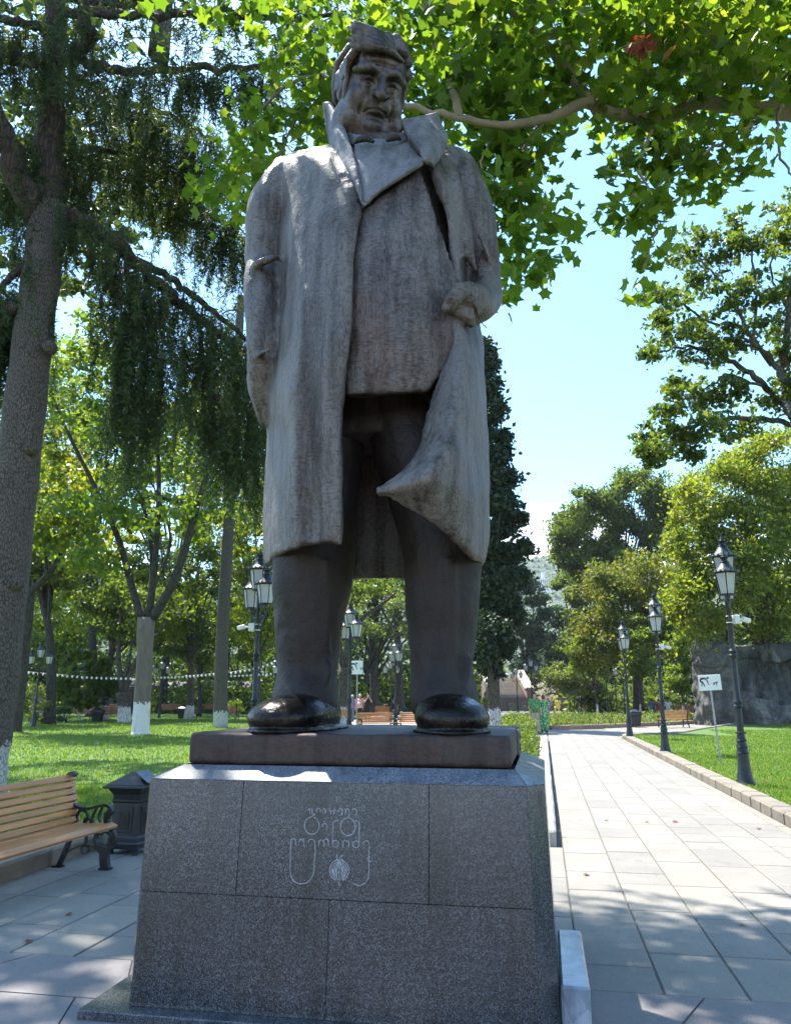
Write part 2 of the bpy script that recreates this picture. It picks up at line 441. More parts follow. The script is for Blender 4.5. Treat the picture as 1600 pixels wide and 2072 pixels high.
def wood(name, col, rough=.38):
    m, t, b = nodes(name)
    P = coords(t, 'Object', (2.0, 40, 40)); oi = t.nodes.new('ShaderNodeObjectInfo')
    ad = N(t, 'ShaderNodeVectorMath', operation='ADD'); t.links.new(P, ad.inputs[0]); 
    cb = t.nodes.new('ShaderNodeCombineXYZ'); ml = N(t, 'ShaderNodeMath', operation='MULTIPLY'); ml.inputs[1].default_value = 37.0
    t.links.new(oi.outputs['Random'], ml.inputs[0]); t.links.new(ml.outputs[0], cb.inputs[1]); t.links.new(cb.outputs[0], ad.inputs[1])
    n = noise(t, 1.0, 5, .6, ad.outputs[0], .5)
    c = ramp(t, n.outputs[0], [(.25, tuple(x * .55 for x in col)), (.5, col), (.75, tuple(min(1, x * 1.3) for x in col))]).outputs[0]
    c = mixc(t, 1.0, c, ramp(t, oi.outputs['Random'], [(0, (.85, .85, .85)), (1, (1.12, 1.08, 1.0))]).outputs[0], 'MULTIPLY')
    t.links.new(c, b.inputs['Base Color']); b.inputs['Roughness'].default_value = rough
    b.inputs['Coat Weight'].default_value = .25; b.inputs['Coat Roughness'].default_value = .3
    t.links.new(bump(t, n.outputs[0], .2, .004), b.inputs['Normal']); return m
M['wood'] = wood('varnished_bench_wood', (.50, .215, .07))
M['wood_red'] = wood('red_brown_bench_wood', (.26, .09, .045), .5)
M['iron'] = simple('black_cast_iron', (.014, .016, .018), .36, .2, .3, 9, .25)
M['iron_green'] = simple('dark_lamp_iron', (.018, .024, .026), .42, .2, .25, 9, .15)
M['bin'] = simple('black_bin_paint', (.016, .017, .020), .4, .1, .25, 6, .2)
M['steel'] = simple('dull_steel', (.32, .33, .33), .45, .6, .2, 8)
M['screw'] = simple('bright_screw', (.55, .55, .55), .3, .9, .1, 8)
M['white'] = simple('white_plastic', (.75, .75, .73), .4, 0, .05, 5)
M['signwhite'] = simple('white_sign_face', (.78, .79, .76), .45, 0, .05, 3)
M['signink'] = simple('grey_sign_ink', (.05, .055, .06), .5, 0, .1, 5)
M['bulb'] = simple('white_bulb_glass', (.85, .84, .80), .2, 0, .02, 3)
M['wire'] = simple('dark_cable', (.03, .03, .03), .6)
M['glass_dark'] = simple('dark_glass', (.02, .022, .025), .08)
M['cream'] = simple('cream_kiosk_paint', (.62, .52, .42), .7, 0, .1, 2)
M['fencepaint'] = simple('dull_wall_plaster', (.30, .22, .18), .85, 0, .15, 1.5, .2, 'World')
M['darkroof'] = simple('dark_kiosk_roof', (.035, .03, .03), .7, 0, .2, 3)
M['rubber'] = simple('black_tyre', (.02, .02, .02), .8)
M['carwhite'] = simple('white_car_paint', (.78, .78, .78), .25, 0, .02, 1, 0, 'Object', .6)
def lampglass():
    m, t, b = nodes('white_lamp_glass')
    b.inputs['Base Color'].default_value = (.80, .80, .78, 1); b.inputs['Roughness'].default_value = .3
    n = noise(t, 3, 3, .6, coords(t)); t.links.new(ramp(t, n.outputs[0], [(.3, (.70, .71, .70)), (.7, (.82, .82, .80))]).outputs[0], b.inputs['Base Color'])
    tr = N(t, 'ShaderNodeBsdfTranslucent'); tr.inputs['Color'].default_value = (.8, .8, .78, 1)
    mx = N(t, 'ShaderNodeMixShader'); mx.inputs[0].default_value = .5
    out = [x for x in t.nodes if x.type == 'OUTPUT_MATERIAL'][0]
    t.links.new(b.outputs[0], mx.inputs[1]); t.links.new(tr.outputs[0], mx.inputs[2]); t.links.new(mx.outputs[0], out.inputs[0]); return m
M['lampglass'] = lampglass()
def bark(name, dark, light, scale=1.0, wash=None, lean=(6, 6, 1.3), bmp=1.0, crack=.45):
    m, t, b = nodes(name)
    P = coords(t, 'Object', tuple(x * scale for x in lean)); Pz = coords(t, 'Object')
    v = N(t, 'ShaderNodeTexVoronoi', feature='DISTANCE_TO_EDGE'); v.inputs['Scale'].default_value = 1.6
    nd = noise(t, 1.2, 4, .6, P, .4); mv = mixc(t, .25, P, nd.outputs['Color']); t.links.new(mv, v.inputs['Vector'])
    n = noise(t, 2.0, 6, .7, P)
    e = ramp(t, v.outputs['Distance'], [(.0, 0.), (.16, 1.)]).outputs[0]
    f = mixc(t, crack, e, n.outputs[0])
    c = ramp(t, f, [(.15, dark), (.75, light)]).outputs[0]
    if wash is not None:                                # lime wash on the foot of the trunk
        sx = N(t, 'ShaderNodeSeparateXYZ'); t.links.new(Pz, sx.inputs[0])
        ad = N(t, 'ShaderNodeMath', operation='MULTIPLY_ADD'); ad.inputs[1].default_value = .8; 
        nn = noise(t, 9, 4, .7, Pz); t.links.new(nn.outputs[0], ad.inputs[0]); t.links.new(sx.outputs['Z'], ad.inputs[2])
        wm = ramp(t, ad.outputs[0], [(0, 1.), (.999, 1.)]); 
        lt = N(t, 'ShaderNodeMath', operation='LESS_THAN'); lt.inputs[1].default_value = wash; t.links.new(ad.outputs[0], lt.inputs[0])
        gap = ramp(t, f, [(.28, .15), (.45, 1.)]).outputs[0]
        mm = N(t, 'ShaderNodeMath', operation='MULTIPLY'); t.links.new(lt.outputs[0], mm.inputs[0]); t.links.new(gap, mm.inputs[1])
        c = mixc(t, mm.outputs[0], c, (.62, .60, .56))
    t.links.new(c, b.inputs['Base Color']); b.inputs['Roughness'].default_value = .9
    t.links.new(bump(t, f, .8 * bmp, .05), b.inputs['Normal']); return m
M['bark_cedar'] = bark('cedar_bark', (.018, .014, .012), (.15, .12, .10), 4.6, 1.2, (6, 6, 2.0))
M['bark_cedar_limb'] = bark('cedar_limb_bark', (.015, .011, .009), (.085, .055, .04), 2.2)
M['bark'] = bark('brown_bark', (.02, .016, .012), (.10, .08, .06), 1.6, 1.35)
M['bark_pale'] = bark('pale_smooth_bark', (.07, .055, .042), (.20, .16, .12), .8, 1.7, (3, 3, 1.0), .35, .93)
M['bark_dark'] = bark('dark_bark', (.012, .010, .008), (.06, .05, .04), 1.4)
M['bark_plane'] = bark('plane_bark', (.13, .10, .065), (.30, .25, .18), .6, None, (3, 3, 1.6), .3, .9)
def leafmat(name, cols, trans=.45, rough=.45, patchs=.35, tcol=None):
    m, t, b = nodes(name)
    g = t.nodes.new('ShaderNodeNewGeometry'); n = noise(t, patchs, 3, .5, g.outputs['Position'])
    f = mixc(t, .45, g.outputs['Random Per Island'], n.outputs[0])
    k = len(cols); c = ramp(t, f, [(.2 + .6 * i / (k - 1), x) for i, x in enumerate(cols)]).outputs[0]
    t.links.new(c, b.inputs['Base Color']); b.inputs['Roughness'].default_value = rough; b.inputs['Specular IOR Level'].default_value = .35
    tr = N(t, 'ShaderNodeBsdfTranslucent')
    tc = mixc(t, 1.0, c, tcol or (2.95, 2.75, .85), 'MULTIPLY'); t.links.new(tc, tr.inputs['Color'])
    mx = N(t, 'ShaderNodeMixShader'); mx.inputs[0].default_value = trans
    out = [x for x in t.nodes if x.type == 'OUTPUT_MATERIAL'][0]
    t.links.new(b.outputs[0], mx.inputs[1]); t.links.new(tr.outputs[0], mx.inputs[2]); t.links.new(mx.outputs[0], out.inputs[0]); return m
M['lf_plane'] = leafmat('plane_leaf', [(.034, .075, .013), (.07, .125, .02), (.14, .185, .03)], .6)
M['lf_plane_dry'] = leafmat('dry_plane_leaf', [(.16, .045, .025), (.25, .07, .035)], .3, .6, .35, (1.6, 1.2, .8))
M['lf_cedar'] = leafmat('cedar_needles', [(.018, .034, .018), (.036, .062, .028), (.09, .115, .045)], .4, .5, .5, (2.4, 2.3, .9))
M['lf_green'] = leafmat('green_leaf', [(.03, .058, .016), (.058, .09, .022), (.10, .13, .03)], .48)
M['lf_bright'] = leafmat('bright_green_leaf', [(.045, .085, .016), (.08, .125, .024), (.13, .165, .032)], .5)
M['lf_yellow'] = leafmat('yellow_green_leaf', [(.055, .10, .018), (.11, .15, .025), (.20, .205, .036)], .48)
M['lf_gold'] = leafmat('golden_leaf', [(.055, .10, .018), (.11, .145, .026), (.20, .17, .04)], .45, .5, .35, (2.2, 2.0, .8))
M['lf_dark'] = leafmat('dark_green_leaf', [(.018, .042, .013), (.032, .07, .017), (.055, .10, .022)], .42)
M['lf_cypress'] = leafmat('cypress_spray', [(.012, .028, .013), (.02, .042, .017), (.034, .055, .02)], .15, .6, .8, (1.8, 1.8, .8))
M['lf_blue'] = leafmat('blue_green_leaf', [(.02, .042, .026), (.032, .06, .034), (.05, .085, .04)], .3, .5, .3, (1.8, 2.0, 1.1))
M['lf_shrub'] = leafmat('pale_shrub_leaf', [(.05, .09, .03), (.09, .13, .045), (.17, .19, .08)], .4)
M['lf_flower'] = leafmat('cream_flower', [(.45, .42, .30), (.60, .55, .40)], .3, .6, .35, (1.2, 1.2, 1.1))
M['grass'] = leafmat('lawn_grass', [(.055, .125, .014), (.09, .17, .022), (.15, .20, .035), (.21, .20, .07)], .45, .5, .9, (1.9, 2.0, .7))
def lawnbase():
    m, t, b = nodes('lawn_turf'); P = wpos(t)
    n = noise(t, .6, 6, .65, P); s = noise(t, 30, 4, .7, P); d = noise(t, 1.1, 5, .6, P, .5)
    c = ramp(t, n.outputs[0], [(.3, (.06, .13, .016)), (.7, (.10, .18, .025))]).outputs[0]
    c = mixc(t, ramp(t, s.outputs[0], [(.4, .45), (.65, 0.)]).outputs[0], c, (.04, .08, .014))
    c = mixc(t, ramp(t, d.outputs[0], [(.6, 0.), (.74, .6)]).outputs[0], c, (.16, .13, .065))
    t.links.new(c, b.inputs['Base Color']); b.inputs['Roughness'].default_value = .9
    t.links.new(bump(t, s.outputs[0], .8, .04), b.inputs['Normal']); return m
M['turf'] = lawnbase()
def skin_like(name, col, rough=.6): return simple(name, col, rough, 0, .08, 4)
# ---------------------------------------------------------------- the bronze statue
ST = thing('statue', 'colossal grey brown bronze statue of a stout man in a long open overcoat', 'statue', O, -YAW)
def qr(row): return [Q(*p) if len(p) == 3 else Vector(p[:3]) for p in row]
def qtube(mb, pts, n=24, flat=1.0):                     # pts (px,py,d,width_px[,depth ratio]) -> closed limb with elliptical sections
    C = []; Rr = []
    for p in pts:
        c = Q(p[0], p[1], p[2]); e = Q(p[0] + p[3] / 2, p[1], p[2]); C.append(tuple(c)); Rr.append((e - c).length)
    k = (len(pts) - 1) * 7 + 1
    S = spline(C, k); R = spline([(r, 0, 0) for r in Rr], k)[:, 0]
    mb.tube([Vector(x) for x in S], [max(.01, float(r)) for r in R], n)
def sculpt(name, V, F, mat, voxel=.017, smooth=3, disp=.012, seed=0):
    me = bpy.data.meshes.new(name); me.from_pydata([tuple(x) for x in V], [], [tuple(int(i) for i in f) for f in F]); me.update()
    bm = bmesh.new(); bm.from_mesh(me); bmesh.ops.recalc_face_normals(bm, faces=bm.faces); bm.to_mesh(me); bm.free()
    o = link(name, me, mat, ST)
    mods = [('REMESH', dict(mode='VOXEL', voxel_size=voxel, adaptivity=0.0))]
    if smooth: mods.append(('SMOOTH', dict(factor=.5, iterations=smooth)))
    if disp:
        tx = bpy.data.textures.new(name + '_relief', 'CLOUDS'); tx.noise_scale = .22; tx.noise_depth = 4
        mods.append(('DISPLACE', dict(texture=tx, strength=disp * 2, mid_level=.5)))
    evaluated(o, mods); o.data.shade_smooth(); return o
def merge(parts):
    V = []; F = []
    for v, f in parts:
        b = len(V); V += [tuple(x) for x in v]; F += [tuple(b + int(i) for i in q) for q in f]
    return V, F

# --- suit jacket: closed form from neck to hem
def jring(py, L, R, df, ds, back, n=22, wob=0.0):
    pts = []
    for i in range(n + 1):
        t = i / n; s = 1 - abs(2 * t - 1) ** 2.6
        d = ds + (df - ds) * (max(s, 0) ** .62) + wob * math.sin(t * 17)
        pts.append(Q(L + (R - L) * t, py, d))
    a, b = pts[0], pts[-1]
    for i in range(1, n):
        t = i / n; p = b.lerp(a, t); p = p + Vector((0, (back - ds) * math.sin(math.pi * t) ** .7, 0)); pts.append(p)
    return pts
mb = MB()
rings_mesh(mb, [jring(*r) for r in (
    (268, 706, 812, -.20, .0, .3), (290, 690, 850, -.27, .02, .36), (315, 668, 885, -.34, .04, .42), (350, 655, 906, -.38, .05, .48), (420, 648, 922, -.44, .05, .54),
    (500, 646, 924, -.50, .06, .56), (580, 644, 922, -.54, .06, .56), (640, 646, 916, -.55, .06, .54), (700, 648, 904, -.53, .06, .50), (760, 655, 890, -.50, .06, .46), (797, 660, 868, -.48, .06, .42))])
fl = [patch_shell([qr(r) for r in (
    ((690, 420, -.40), (705, 420, -.46), (733, 418, -.52), (790, 380, -.50), (850, 335, -.46)),
    ((690, 500, -.48), (705, 500, -.54), (728, 500, -.575), (820, 500, -.56), (905, 500, -.42)),
    ((690, 620, -.54), (700, 620, -.57), (722, 620, -.60), (835, 620, -.585), (945, 625, -.44)),
    ((690, 720, -.50), (698, 720, -.55), (712, 720, -.575), (820, 718, -.57), (928, 712, -.46)),
    ((690, 800, -.46), (698, 800, -.52), (706, 800, -.545), (790, 797, -.53), (868, 792, -.45)))], 26, 40, .03)]
fl += [patch_shell([qr(r) for r in (                    # soft folds pulled toward the pocket
    ((905, 470, -.30), (895, 540, -.42), (880, 600, -.50)), ((900, 480, -.33), (885, 550, -.46), (868, 612, -.52)), ((893, 485, -.33), (874, 556, -.46), (858, 620, -.50)))], 14, 8, .03)]
JK = sculpt('jacket', *merge([(mb.v, mb.f)] + fl), M['jacket'], .021, 2, .010)

# --- lapels, collar, shirt and dark collar recesses
def flap(name, rows, mat, nu=18, nv=18, th=.035, sm=0, vox=.010, parent=None):
    V, F = patch_shell([qr(r) for r in rows], nu, nv, th)
    return sculpt(name, V, F, mat, vox, sm, .005)
flap('lapel', (((716, 290, -.30), (752, 296, -.37), (790, 296, -.37), (826, 286, -.32)),
               ((716, 318, -.40), (752, 322, -.46), (800, 322, -.47), (846, 312, -.44)),
               ((720, 345, -.47), (752, 347, -.53), (800, 345, -.55), (853, 326, -.53)),
               ((724, 378, -.52), (742, 380, -.57), (766, 380, -.585), (800, 362, -.575)),
               ((730, 402, -.55), (735, 408, -.585), (738, 410, -.59), (744, 406, -.59))), M['lapel'])
flap('collar', (((653, 207, .10), (656, 207, .03), (662, 205, -.02)),
                ((660, 235, .02), (674, 236, -.12), (686, 238, -.17)),
                ((664, 268, -.02), (684, 270, -.24), (702, 272, -.28)),
                ((668, 300, -.18), (692, 305, -.36), (714, 303, -.40)),
                ((684, 328, -.34), (704, 335, -.46), (722, 338, -.50)),
                ((712, 370, -.46), (722, 376, -.56), (731, 376, -.57)),
                ((729, 410, -.56), (731, 412, -.60), (734, 414, -.60))), M['lapel'], 12, 30, .045)
flap('collar', (((880, 237, -.05), (848, 247, -.16), (816, 252, -.14)),
                ((889, 262, -.10), (855, 268, -.27), (821, 272, -.26)),
                ((899, 290, -.18), (866, 296, -.38), (832, 290, -.36)),
                ((886, 310, -.30), (868, 315, -.43), (846, 310, -.43)),
                ((866, 332, -.42), (862, 334, -.48), (855, 328, -.50))), M['lapel'], 14, 22, .045)
flap('collar', (((816, 250, .02), (835, 246, .06), (862, 236, .10)), ((818, 268, -.02), (838, 262, .04), (866, 256, .10)), ((822, 290, -.02), (842, 282, .05), (870, 276, .12))), M['lapel'], 10, 10, .04)
flap('collar', (((662, 206, .03), (668, 215, .2), (690, 230, .36)), ((668, 250, .0), (674, 255, .2), (695, 262, .38)), ((676, 292, .0), (682, 296, .2), (700, 300, .4))), M['lapel'], 10, 10, .04)
flap('shirt_collar', (((700, 266, -.16), (735, 274, -.31), (765, 280, -.35), (795, 276, -.32), (822, 262, -.20)),
                      ((704, 290, -.20), (735, 300, -.35), (765, 303, -.39), (795, 298, -.36), (826, 282, -.24))), M['lapel'], 20, 8, .03)
for pts in (((717, 289, -.375, 6), (728, 282, -.40, 13), (742, 281, -.42, 12), (756, 287, -.42, 6)), ((781, 285, -.42, 6), (792, 280, -.42, 12), (803, 278, -.40, 12), (810, 283, -.37, 5))):
    b_ = MB(); qtube(b_, pts, 12); b_.build('collar_recess_dark', M['legs'], ST, True)  # dark lobes stand in for the shaded recesses at the collar wings

# --- overcoat: right panel round the back to the left panel, sleeves merged in
def R_(py, edge, df, e2, sil, dback, ds=.12, dmid=None, hem=None):
    q = [(edge, py, df)]
    for k, fr in enumerate((.2, .42, .64, .84)):
        x = edge + (sil - edge) * fr; s = (1 - fr ** 2.6) ** .6
        d = ds + (df - .03 - ds) * s + (e2[k] if e2 else 0); q.append((x, py + (hem[k] if hem else 0), d))
    ph = hem[4] if hem else 0
    q.append((sil, py + ph, ds)); q.append((sil + 12, py + ph, ds + .25)); q.append((sil + 70, py + ph + 4, dback - .06)); q.append((760, py + ph + 8, dback)); return q
rowsR = [
    [(700, 292, -.22), (672, 290, -.20), (645, 294, -.16), (618, 300, -.10), (588, 307, -.03), (562, 316, .06), (570, 316, .25), (640, 300, .40), (760, 292, .42)],
    [(716, 335, -.42), (690, 335, -.42), (655, 335, -.40), (620, 336, -.34), (586, 338, -.22), (552, 340, .06), (560, 340, .30), (640, 340, .50), (760, 340, .54)],
    R_(415, 732, -.575, (0, 0, .02, .02), 556, .60), R_(470, 723, -.62, (0, .02, .0, .03), 552, .64), R_(540, 716, -.655, (.0, .03, .0, .04), 550, .66),
    R_(620, 713, -.68, (.01, .03, -.02, .03), 548, .68), R_(700, 706, -.68, (.01, .04, -.03, .02), 540, .70), R_(775, 698, -.67, (.02, .05, -.04, .02), 527, .70),
    R_(830, 692, -.65, (.02, .05, -.05, .03), 532, .72), R_(880, 690, -.64, (.02, .06, -.05, .04), 540, .74), R_(960, 693, -.62, (.02, .05, -.06, .02), 537, .76), R_(1040, 693, -.60, (.02, .05, -.06, .02), 533, .78),
    R_(1102, 691, -.58, (.01, .03, -.05, .02), 535, .78, hem=(-3, 0, 8, 22, 44))]
parts = [patch_shell([qr(r) for r in rowsR], 54, 90, -.055)]
def L_(py, pts, sil, dback, ds=.05, dy=0): return [(760, py + 8 + dy, dback), (sil - 80, py + 4 + dy, dback - .05), (sil - 12, py + dy, ds + .3), (sil, py + dy, ds)] + pts
rowsL = [
    [(760, 292, .42), (840, 298, .42), (905, 312, .30), (938, 330, .12), (925, 318, -.02), (905, 310, -.14), (880, 312, -.24), (862, 318, -.30)],
    [(760, 350, .54), (850, 355, .52), (925, 365, .34), (945, 375, .10), (935, 370, -.10), (918, 368, -.28), (900, 366, -.38), (884, 364, -.44)],
    L_(430, [(940, 430, -.12), (928, 430, -.30), (922, 430, -.36), (914, 430, -.42)], 952, .62), L_(510, [(942, 510, -.12), (930, 510, -.28), (928, 510, -.30), (922, 510, -.36)], 956, .66),
    L_(590, [(945, 590, -.14), (935, 590, -.28), (936, 590, -.32), (930, 590, -.38)], 962, .68),
    L_(650, [(958, 650, -.22), (945, 652, -.38), (932, 652, -.46), (922, 650, -.50)], 970, .70),
    L_(700, [(966, 700, -.30), (947, 702, -.50), (930, 704, -.54), (908, 708, -.50)], 978, .70),
    L_(760, [(963, 760, -.42), (938, 758, -.60), (915, 760, -.62), (884, 766, -.52)], 980, .72),
    L_(830, [(958, 830, -.48), (928, 828, -.70), (900, 832, -.70), (860, 838, -.55)], 983, .74),
    L_(900, [(952, 900, -.48), (925, 888, -.76), (895, 893, -.80), (845, 903, -.60)], 986, .76),
    L_(955, [(955, 955, -.50), (925, 920, -.80), (880, 922, -.92), (812, 950, -.68)], 988, .78),
    L_(1010, [(958, 1010, -.52), (922, 985, -.78), (862, 968, -.98), (757, 994, -.86)], 989, .78),
    L_(1085, [(955, 1078, -.50), (915, 1050, -.72), (868, 1020, -.86), (775, 1002, -.84)], 988, .78, .05, 0),
    L_(1140, [(960, 1128, -.42), (918, 1096, -.64), (866, 1055, -.76), (798, 1014, -.78)], 981, .78, .05, 0)]
rowsL[-1][0] = (760, 1172, .78); rowsL[-1][1] = (880, 1170, .72); rowsL[-1][2] = (964, 1152, .35)
rowsR[-1][-1] = (760, 1172, .78); rowsR[-1][-2] = (640, 1172, .72)
parts[0] = patch_shell([qr(r) for r in rowsR], 54, 90, -.055)
parts.append(patch_shell([qr(r) for r in rowsL], 54, 96, -.055))
mb = MB()
qtube(mb, [(612, 345, .10, 60), (588, 362, .06, 84), (564, 392, .03, 88), (546, 430, .0, 88), (537, 490, -.02, 76), (532, 530, -.03, 68), (530, 545, -.05, 60)])
qtube(mb, [(533, 520, -.03, 50), (531, 550, -.08, 66), (530, 600, -.16, 68), (532, 660, -.20, 68), (534, 710, -.20, 66), (535, 760, -.13, 64), (538, 810, -.05, 54), (545, 860, .02, 36)])
qtube(mb, [(507, 548, -.14, 10), (520, 536, -.28, 16), (540, 527, -.31, 18), (562, 520, -.24, 12)], 12)          # sleeve fold at the elbow
qtube(mb, [(506, 732, -.12, 7), (516, 724, -.26, 10), (530, 714, -.36, 11), (548, 706, -.40, 8)], 10)                                   # pocket lip
qtube(mb, [(530, 735, -.10, 40), (522, 765, -.06, 44), (528, 800, -.05, 40), (542, 840, -.05, 26)])                # pocket bulge
qtube(mb, [(890, 322, .08, 56), (920, 345, .05, 84), (940, 390, .03, 92), (955, 440, .03, 92), (967, 500, .03, 84), (976, 550, .0, 74), (981, 590, -.05, 66)])
qtube(mb, [(983, 560, .0, 50), (980, 600, -.10, 72), (966, 612, -.26, 80), (950, 612, -.40, 72), (942, 610, -.46, 58)])
qtube(mb, [(930, 575, -.50, 10), (950, 590, -.52, 11), (963, 620, -.50, 12), (970, 645, -.44, 10), (984, 664, -.30, 8)], 10)  # cuff edge
for a_ in ([(935, 380, -.26, 16), (941, 450, -.24, 22), (950, 510, -.22, 18), (962, 550, -.2, 10)], [(915, 350, -.30, 24), (925, 400, -.30, 26), (932, 460, -.27, 16), (938, 520, -.2, 8)],
           [(965, 470, -.2, 8), (985, 510, -.16, 12), (1000, 560, -.10, 10)]): qtube(mb, a_, 10)
CT = sculpt('overcoat', *merge(parts + [(mb.v, mb.f)]), M['coat'], .0205, 1, .012)

# --- trousers, shoes
mb = MB()
qtube(mb, [(668, 800, .05, 150), (655, 900, .05, 160), (642, 1010, .04, 165), (636, 1080, .03, 166), (633, 1150, .02, 158), (629, 1200, .02, 152), (623, 1290, .03, 128), (621, 1360, .03, 122), (619, 1400, .0, 128), (616, 1432, -.04, 134), (616, 1446, -.05, 128)], 30)
for q_ in ([(606, 1090, -.205, 36), (608, 1180, -.195, 34), (609, 1280, -.150, 28), (608, 1365, -.142, 26), (604, 1420, -.20, 26)], [(572, 1332, -.09, 24), (604, 1366, -.145, 28), (645, 1394, -.145, 22)], [(668, 1340, -.08, 18), (650, 1390, -.13, 26), (615, 1425, -.22, 24)], [(660, 1130, -.19, 30), (658, 1230, -.13, 22), (662, 1320, -.08, 14)],): qtube(mb, q_, 10)
TR1 = sculpt('trouser_leg', mb.v, mb.f, M['legs'], .018, 4, .016)
mb = MB()
qtube(mb, [(800, 800, .05, 150), (832, 900, .05, 160), (868, 1000, .05, 166), (892, 1080, .04, 168), (895, 1150, .03, 160), (894, 1220, .03, 148), (894, 1300, .03, 134), (894, 1360, .02, 128), (898, 1400, -.02, 132), (902, 1428, -.06, 138), (902, 1446, -.07, 130)], 30)
for q_ in ([(908, 1130, -.20, 36), (910, 1240, -.17, 32), (910, 1330, -.15, 28), (908, 1420, -.23, 26)], [(842, 1300, -.07, 22), (862, 1350, -.135, 28), (900, 1392, -.175, 24)], [(950, 1330, -.09, 18), (935, 1388, -.15, 26), (900, 1424, -.25, 24)], [(860, 1140, -.17, 30), (858, 1230, -.12, 22), (850, 1300, -.07, 14)],): qtube(mb, q_, 10)
TR2 = sculpt('trouser_leg', mb.v, mb.f, M['legs'], .018, 4, .016)
mb = MB()
rings_mesh(mb, [[Vector((.13 + (.62 + k * .02) * math.cos(t) * (1 if k < 4 else .9), .10 + .30 * math.sin(t), 4.2 - k * .28)) for t in np.linspace(0, 2 * math.pi, 28, endpoint=False)] for k in range(4)])
sculpt('seat_of_trousers', mb.v, mb.f, M['legs'], .03, 3, .02)
def shoe(cx, rz, mir):
    s = SDF((-.40, -.62, 0), (.40, .52, .62), .016)
    s.add(s.ell((.0, -.30, .14), (.235, .26, .175)), .02); s.add(s.ell((.02 * mir, -.16, .17), (.225, .26, .19)), .08)
    s.add(s.ell((0, .10, .16), (.195, .30, .20)), .1); s.add(s.cap((0, .05, .20), (0, .08, .30), .16, .15), .12)
    s.add(s.ell((0, -.15, .03), (.26, .43, .055)), .02); s.add(s.ell((0, .20, .03), (.215, .28, .055)), .02)
    s.sub(s.cap((-.30, -.10, .24), (.30, -.10, .24), .012, .012), .02)
    s.cut_below(.012)
    o = link('shoe', s.mesh('shoe'), M['shoe'], ST, True); o.location = cx; o.rotation_euler = (0, 0, rz); o.scale = (.90, .95, .66); return o
zt = Q(700, 1485, -.6).z
SLAB_Z = zt
a_ = Q(603, 1470, -.22); shoe((a_.x, -.08, zt - .012), math.radians(-10), 1)
a_ = Q(903, 1470, -.22); shoe((a_.x, -.08, zt - .012), math.radians(12), -1)

# --- bronze slab under the feet
zb = Q(700, 1552, -.6).z
mb = MB(); mb.bbox(((-.835 + 1.05) / 2, (-.60 + .90) / 2, (zt + zb) / 2), (1.885, 1.50, zt - zb), .014)
sl_o = mb.build('bronze_slab', M['slab'], ST)
evaluated(sl_o, [('REMESH', dict(mode='VOXEL', voxel_size=.022)), ('DISPLACE', dict(texture=bpy.data.textures['jacket_relief'], strength=.012, mid_level=.5))]); sl_o.data.shade_smooth()
mb = MB(); mb.box((1.056, .47, zt - .09), (.012, .26, .16)); mb.build('foundry_plate', M['lapel'], ST)
mb = MB()
for k in (0, 1): mb.box((1.064, .47, zt - .055 - .07 * k), (.006, .10, .04))
mb.build('foundry_mark', M['legs'], ST)

